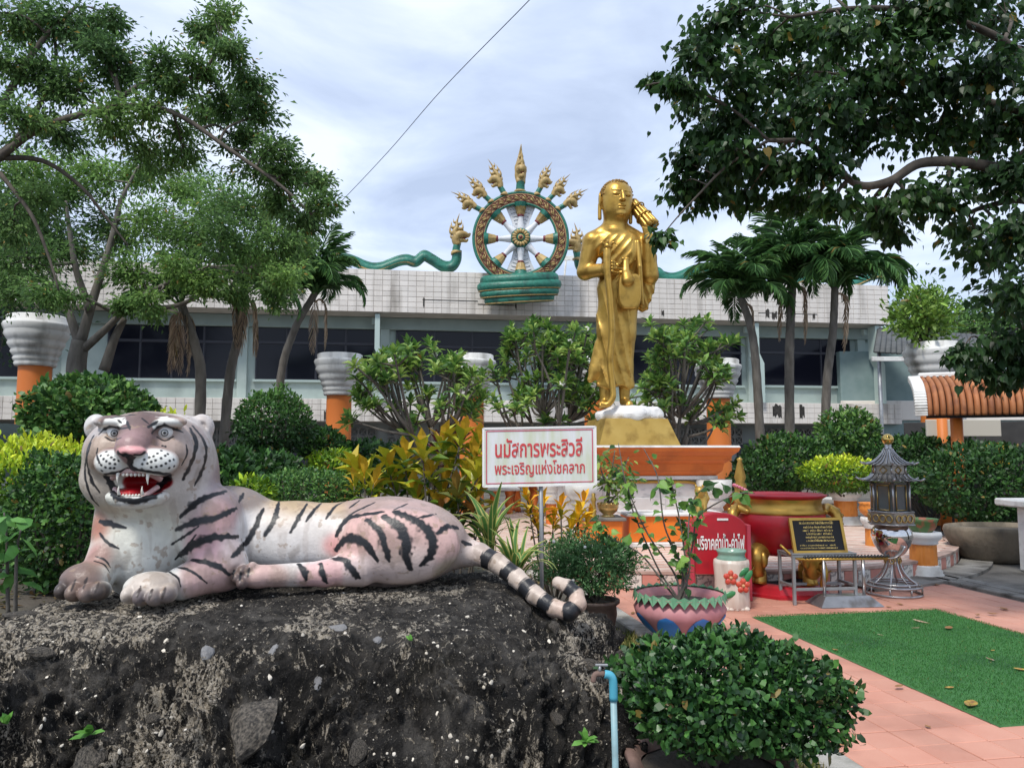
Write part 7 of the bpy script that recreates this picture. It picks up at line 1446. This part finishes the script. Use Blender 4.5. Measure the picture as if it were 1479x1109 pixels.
for k, (px, py, n_, s_, lb) in enumerate(((127, 1062, 6, .085, 'small bright green seedling rooted in the rock face near its foot'), (8, 1045, 4, .07, 'tiny green seedling at the left end of the rock face'), (592, 926, 5, .035, 'tiny weed sprouting high on the rock under the tail'), (848, 1072, 9, .07, 'tuft of pale weed at the foot of the rock beside the pipe'), (918, 1040, 10, .10, 'green weed growing between pipe and potted bush'))):
    p_, n0_ = rock_at(px, py) if k < 4 else (np.array([P(918, 1060, 3.7)[0], 3.7, .02]), np.array([0, -.3, 1.])); g = np.random.default_rng(k); t = thing('seedling', lb, 'plant', p_); d = unit(np.array([math.cos(1) * 0, -.6, .8]) + g.normal(0, .7, (n_, 3)))
    MB().tube([p_ - unit(n0_)*.01, p_ + unit(n0_)*.03], .003, 5).build('stem', LM if False else BARKG, t, True); leaf_parts(t, np.tile(p_ + unit(n0_)*.028, (n_, 1)), d, unit(d*.3 + [0, -.4, 1]), s_*g.uniform(.7, 1.1, n_), .5, 'oval', LM, [(.06, .17, .03), (.11, .27, .05)], seed=k)
# grass and litter in the strip beside the rock
g = np.random.default_rng(61); nG = 7000; uu_ = g.uniform(-1.75, -1.34, nG); vv2 = g.uniform(-4.6, -.4, nG); keep = vnoise(np.stack([uu_*3, vv2*2, 0*uu_], -1), 4) + g.normal(0, .3, nG) > -.25; uu_, vv2 = uu_[keep], vv2[keep]
pos = O0 + U*uu_[:, None] + Vv*vv2[:, None] + [0, 0, -.03]; V, F, k = leafset(pos, g.normal(0, .45, pos.shape) + [0, 0, 1], g.normal(0, 1, pos.shape), g.uniform(.03, .11, len(pos)), .07, 'rhomb')
o = mk('grass', V, F, LMD, None, False, leafcols(len(pos), k, [(.05, .08, .02), (.12, .14, .04), (.26, .23, .09)], g)); tag(o, 'patchy dry grass in the strip beside the rock', 'grass', kind='stuff')
# ------------------------------------------------------------------ frangipani
FRP = [(.045, .105, .03), (.085, .18, .042), (.15, .26, .055), (.24, .34, .085)]
def frangipani(label, base, Y, tips, L, seed):
    g = np.random.default_rng(seed + 700); base = np.asarray(base, float); t = thing('frangipani_tree', label, 'tree', base, group='frangipani trees round the statue'); br = MB(); tr = MB(); pos, ax, nr = [], [], []
    fork = base + [0, 0, .8]; tr.tube(smoothpath([base, base + [.03, 0, .4], fork], 4), np.linspace(.10, .075, 9), 8); T = []
    mids = [fork + (np.asarray(m_) - fork)*.45 + g.normal(0, .08, 3) for m_ in tips[::3]]
    for m_ in mids: br.tube(smoothpath([fork, fork*.5 + m_*.5 + [0, 0, -.05], m_], 4), np.linspace(.06, .035, 9), 6)
    for tp in tips:
        tp = np.asarray(tp, float); m_ = min(mids, key=lambda q: np.linalg.norm(q - tp)); br.tube(smoothpath([m_, (m_ + tp)/2 + [0, 0, -.06] + g.normal(0, .05, 3), tp], 4), np.linspace(.032, .020, 9), 6)
        for k in range(2): e_ = tp + g.normal(0, .20, 3)*[1, 1, .7] + [0, 0, .05]; br.tube([tp - (tp - m_)*.15, e_], [.02, .017], 5); T.append((e_, unit(e_ - m_)))
        T.append((tp, unit(tp - m_)))
    for e_, v in T:
        for k in range(13):
            a_ = k*2.4; el = 1.2 - 1.35*k/13 + g.normal(0, .12); u_, v_, w_ = frame(unit(v + [0, 0, .9])); rd = math.cos(a_)*u_ + math.sin(a_)*v_; d = rd*math.cos(el) + w_*math.sin(el); pos.append(e_ - w_*.05*k/13); ax.append(d); nr.append(w_*math.cos(el) - rd*math.sin(el)*.8 + g.normal(0, .12, 3))
    tr.build('trunk', BARKG, t, True); br.build('branches', BARKG, t, True); pos, ax, nr = map(np.array, (pos, ax, nr)); n = len(pos); order = np.argsort(pos[:, 1]); a_, b_ = order[:260], order[260:]
    V, F, k = leafset(pos[b_], ax[b_], nr[b_], L*g.uniform(.7, 1.15, len(b_)), .34, 'long'); mk('crown', V, F, LM, t, False, leafcols(len(b_), k, FRP, g), kind='stuff')
    leaf_parts(t, pos[a_], ax[a_], nr[a_], L*g.uniform(.7, 1.15, len(a_)), .34, 'long', LM, FRP, seed=seed)
    m_w = MAT('frangipani_white', (.78, .76, .70), rough=.6)
    for q in range(7): e_ = T[g.integers(len(T))][0] + [0, -.05, .08]; fl_ = MB(); [fl_.ball(e_ + [math.cos(z_*1.2566)*.035, -.01, math.sin(z_*1.2566)*.035], (.03, .012, .03), 6) for z_ in range(5)]; fl_.build('flower', m_w, t, True)
    return t
g = np.random.default_rng(77)
def ftips(x0, x1, y0, y1, n, Y, dz):
    o = []
    for i in range(n):
        x, y = g.uniform(x0, x1), g.uniform(y0, y1); cx_, cy_ = (x0 + x1)/2, y1; 
        if ((x - cx_)/((x1 - x0)/2))**2 + ((y - cy_)/(y1 - y0))**2 > 1: x = cx_ + (x - cx_)*.62; y = cy_ + (y - cy_)*.8
        o.append(P(x, y, Y + g.normal(0, dz)))
    return o
frangipani('spreading frangipani left of the signboard in front of a pillar', (P(630, 700, 15.5)[0], 15.5, 0), 15.5, ftips(505, 710, 500, 612, 44, 15.5, .6) + [P(520, 565, 15.5), P(560, 520, 15.5), P(600, 505, 15.4)], .25, 1)
frangipani('tall frangipani between the signboard and the golden monk', (P(790, 700, 16.5)[0], 16.5, 0), 16.5, ftips(695, 880, 462, 612, 50, 16.5, .6) + [P(740, 490, 16.5), P(770, 470, 16.4), P(810, 490, 16.5)], .26, 2)
frangipani('frangipani at the right shoulder of the altar behind the monk', (P(965, 690, 16.8)[0], 16.8, 0), 16.8, ftips(922, 1068, 475, 612, 44, 16.8, .6) + [P(955, 482, 16.8), P(1000, 480, 16.7), P(1040, 500, 16.8)], .26, 3)
# ------------------------------------------------------------------ palms
palm('leaning palm with drooping dark fronds beside the orange pillar', [(P(403, 640, 18.5)[0], 18.5, 0), P(404, 560, 18.5), P(424, 480, 18.5), P(456, 422, 18.5)], .10, .08, 22, 1.75, 1, 2)
palm('slim trunk with hanging dry fronds among the tree branches on the left', [(P(284, 640, 15)[0], 15, 0), P(290, 560, 15), P(282, 500, 15), P(262, 440, 15)], .11, .08, 9, 1.6, 2, 6)
palm('slim trunk with a skirt of dead fronds beside the hall window', [(P(318, 640, 15.5)[0], 15.5, 0), P(330, 560, 15.5), P(343, 490, 15.5), P(352, 420, 15.5)], .10, .08, 9, 1.6, 3, 6)
palm('palm with a heavy left-drooping frond right of the golden monk', [(P(1100, 650, 20)[0], 20, 0), P(1094, 560, 20), P(1086, 480, 20), P(1070, 430, 20)], .12, .09, 22, 2.0, 4, 1)
palm('straight-trunked palm in the middle of the right-hand palms', [(P(1139, 650, 20.5)[0], 20.5, 0), P(1140, 540, 20.5), P(1142, 460, 20.5), P(1145, 405, 20.5)], .13, .10, 24, 2.3, 5, 2)
palm('palm with wide arching fronds before the end of the hall', [(P(1186, 650, 20.2)[0], 20.2, 0), P(1194, 560, 20.2), P(1203, 480, 20.2), P(1206, 415, 20.2)], .12, .09, 24, 2.3, 6, 1)
# ------------------------------------------------------------------ trees
TG = [(.022, .048, .018), (.042, .086, .028), (.068, .125, .038), (.10, .17, .045)]
AY = 9.0
def PT(l, Y, dz=0.): return [P(x, y, Y + dz*i) for i, (x, y) in enumerate(l)]
g = np.random.default_rng(91)
def BLB(l, Y, dz, s=1.): return [(P(x, y, Y + g.normal(0, dz)), (r*mpp(Y)*s, r*mpp(Y)*s*1.25, r*mpp(Y)*s*.85), r/45) for x, y, r in l]
A0 = np.array([P(-150, 560, AY)[0], AY, 0.])
crown_tree('arching_tree', 'tall fine-leaved tree whose long bowed branch arches over the left garden', A0,
    [([A0, P(-150, 480, AY), P(-90, 340, AY), P(-10, 235, AY)], .16, .08), (PT([(-10, 235), (60, 185), (170, 155), (250, 163), (330, 215), (405, 268), (450, 310)], AY, -.08), .048, .012), (PT([(-10, 228), (60, 232), (115, 268), (150, 310), (185, 355)], AY, .08), .036, .01), (PT([(-60, 290), (10, 140), (60, 60), (110, 10)], AY, .1), .055, .02), (PT([(0, 250), (45, 310), (70, 370), (85, 420)], AY, -.05), .028, .01), (PT([(155, 155), (215, 118), (285, 112), (320, 60)], AY, -.1), .035, .012), (PT([(-40, 260), (40, 180), (80, 90), (70, 20)], AY, .2), .04, .015)],
    BLB([(322, 25, 26), (300, 50, 28), (335, 60, 28), (360, 110, 34), (330, 150, 34), (375, 165, 32), (285, 95, 30), (250, 120, 34), (225, 95, 28), (395, 215, 30), (345, 205, 34), (375, 250, 36), (420, 265, 34), (455, 260, 30), (462, 300, 26), (438, 315, 32), (410, 300, 32), (300, 175, 34), (265, 215, 36), (215, 165, 36), (180, 110, 40), (140, 70, 44), (100, 35, 44), (55, 30, 44), (15, 20, 44), (10, 90, 46), (60, 110, 46), (115, 130, 46), (155, 175, 42), (30, 170, 40), (90, 195, 44), (215, 230, 40), (20, 330, 36), (60, 290, 36), (130, 50, 40), (160, 30, 26)], AY, .5),
    37000, .076, TG, 1, spread=.105, droop=.45, tw=12, lrad=.028, single=0, mat=LMT)
BYY = 13.0; B0 = np.array([P(116, 640, BYY)[0], BYY, 0.])
crown_tree('forked_tree', 'forked grey-barked tree with feathery foliage in front of the hall', B0,
    [([B0, P(112, 580, BYY), P(110, 530, BYY), P(116, 492, BYY)], .20, .14), (PT([(116, 500), (95, 440), (72, 390), (50, 350)], BYY, .1), .085, .02), (PT([(116, 495), (135, 430), (160, 350), (175, 290), (200, 240)], BYY, .1), .09, .02), (PT([(120, 505), (150, 478), (185, 445), (235, 412), (300, 385)], BYY, -.15), .075, .018), (PT([(150, 535), (165, 490), (180, 460)], BYY, -.05), .09, .05), (PT([(130, 450), (110, 390), (100, 330), (95, 290)], BYY, -.1), .07, .02), (PT([(185, 445), (260, 440), (330, 400), (400, 370)], BYY, .1), .05, .015)],
    BLB([(30, 300, 48), (90, 280, 48), (150, 260, 50), (205, 250, 46), (265, 270, 48), (320, 290, 48), (365, 310, 44), (400, 345, 40), (430, 350, 30), (415, 395, 26), (375, 380, 36), (335, 350, 44), (280, 330, 46), (220, 320, 44), (160, 330, 44), (95, 350, 44), (35, 370, 44), (10, 420, 40), (70, 420, 34), (190, 390, 38), (250, 385, 38), (300, 400, 34), (215, 440, 24), (345, 425, 26), (20, 240, 44), (170, 440, 20), (400, 430, 24)], BYY, .8),
    41000, .092, [(.030, .06, .022), (.052, .105, .032), (.085, .155, .042), (.12, .20, .05)], 2, spread=.155, droop=.35, tw=13, lrad=.04, bark=BARKG, mat=LMT)
for k, (px, Y, hgt, lab) in enumerate(((60, 44, 17., 'dark rounded tree far behind the forked tree'), (230, 46, 16., 'dense dark tree rising behind the left end of the hall'), (-190, 20, 10., 'dark tree closing the left edge of the garden'))):
    b = np.array([P(px, 640, Y)[0], Y, 0.]); bl_ = [(b + [g.normal(0, 2.0)*hgt/11, g.normal(0, 1.4), hgt*g.uniform(.30, .92)], (1.5, 1.5, 1.2), 1.) for _ in range(22)]
    crown_tree('background_tree', lab, b, [([b, b + [.2, 0, hgt*.3], b + [0, .1, hgt*.6]], .3, .15)], bl_, 13000, .20, [(.010, .026, .012), (.018, .045, .018), (.03, .07, .024)], 10 + k, spread=.5, tw=6, lrad=.08, group='trees behind the hall')
for k, (px, Y, hgt, lab) in enumerate(((1330, 46, 9.8, 'pale green tree beyond the carport roof'), (1400, 40, 9.5, 'bright green tree behind the carport'), (1500, 36, 10., 'green tree behind the kiosk'))):
    b = np.array([P(px, 640, Y)[0], Y, 0.]); bl_ = [(b + [g.normal(0, 2.4), g.normal(0, 1.6), hgt*g.uniform(.45, .95)], (1.6, 1.6, 1.1), 1.) for _ in range(20)]
    crown_tree('background_tree', lab, b, [([b, b + [.2, 0, hgt*.3], b + [0, .1, hgt*.6]], .3, .15)], bl_, 10000, .26, [(.03, .07, .02), (.06, .13, .03), (.10, .19, .045)], 20 + k, spread=.6, tw=6, lrad=.08, group='trees behind the hall')
DY = 6.9; D0 = np.array([P(1760, 640, DY + 1)[0], DY + 1, 0.]); BOD = [(.008, .022, .008), (.014, .036, .012), (.024, .056, .016), (.05, .10, .025)]
crown_tree('bodhi_tree', 'big heart-leaved tree whose dark branches overhang the right of the court', D0,
    [([D0, P(1740, 480, DY + .9), P(1660, 330, DY + .6), P(1560, 270, DY + .3)], .30, .12), (PT([(1560, 270), (1479, 252), (1400, 236), (1330, 236), (1285, 262), (1240, 267), (1200, 235), (1165, 206), (1110, 203)], DY, -.05), .06, .018), (PT([(1640, 320), (1560, 160), (1450, 60), (1340, 20), (1240, 12), (1140, 25)], DY, -.06), .05, .015), (PT([(1600, 300), (1500, 180), (1400, 140), (1320, 110), (1230, 110)], DY, .06), .06, .02), (PT([(1620, 330), (1540, 320), (1479, 290), (1420, 300), (1395, 310)], DY, .05), .05, .015), (PT([(1110, 203), (1060, 160), (1000, 128), (958, 120), (932, 124)], DY - .4), .015, .005), (PT([(1110, 203), (1050, 240), (1010, 280), (980, 312), (958, 338)], DY - .4), .014, .004), (PT([(1640, 400), (1560, 430), (1490, 470), (1440, 520)], DY, .2), .05, .015)],
    BLB([(940, 122, 9), (965, 122, 14), (985, 115, 22), (1010, 85, 30), (1025, 45, 30), (1060, 20, 34), (1000, 150, 26), (1020, 190, 34), (985, 235, 22), (980, 275, 24), (1010, 295, 28), (1035, 250, 34), (1060, 110, 40), (1070, 170, 40), (1060, 215, 36), (1110, 60, 44), (1120, 130, 44), (1130, 180, 40), (1115, 245, 38), (1075, 290, 26), (1140, 290, 32), (1165, 30, 44), (1180, 100, 44), (1195, 160, 42), (1180, 240, 36), (1225, 50, 46), (1240, 120, 46), (1245, 195, 42), (1210, 295, 26), (1260, 310, 28), (1290, 30, 48), (1300, 100, 48), (1300, 170, 46), (1310, 290, 34), (1290, 345, 22), (1355, 40, 50), (1360, 120, 50), (1350, 200, 46), (1365, 290, 38), (1425, 30, 52), (1430, 110, 52), (1420, 190, 50), (1440, 250, 44), (1479, 70, 52), (1490, 170, 52), (1490, 260, 44), (1380, 345, 30), (1430, 370, 40), (1475, 350, 44), (1440, 430, 34), (1485, 430, 46), (1450, 490, 30), (1490, 510, 40), (1415, 530, 26), (1385, 515, 14), (1460, 545, 26), (957, 342, 9), (1550, 120, 50), (1550, 250, 50), (1550, 400, 50), (1290, -40, 50), (1150, -40, 40), (1420, -40, 50)], DY, .45, .95),
    18500, .088, BOD, 3, spread=.125, droop=1.1, tw=10, lrad=.022, tmpl='heart', asp=.78, mat=LMB, single=280, sideT=lambda t: (t[:, 0] > 3.2) * 1.5)
# ------------------------------------------------------------------ leaf litter on the planting bed
g = np.random.default_rng(205); nL = 5000; x_ = g.uniform(-7, .4, nL); y_ = g.uniform(5.1, 9.5, nL)
z_ = .50 * sstep(1.1, -.6, x_) * (1 - sstep(7.6, 11.5, y_)) + .05 * fbm(np.stack([x_, y_, 0 * x_], -1) * 1.5, 3, 7) - .035
pos = np.stack([x_, y_, z_], -1); V, F, k = leafset(pos, g.normal(0, 1, (nL, 3)) * [1, 1, .25], g.normal(0, .3, (nL, 3)) + [0, 0, 1], g.uniform(.03, .09, nL), .45, 'rhomb')
o = mk('leaf_litter', V, F, LMD, None, False, leafcols(nL, k, [(.05, .035, .02), (.12, .08, .035), (.06, .075, .025), (.16, .12, .06)], g)); tag(o, 'brown and green leaf litter on the soil behind the rock', 'leaf litter', kind='stuff')
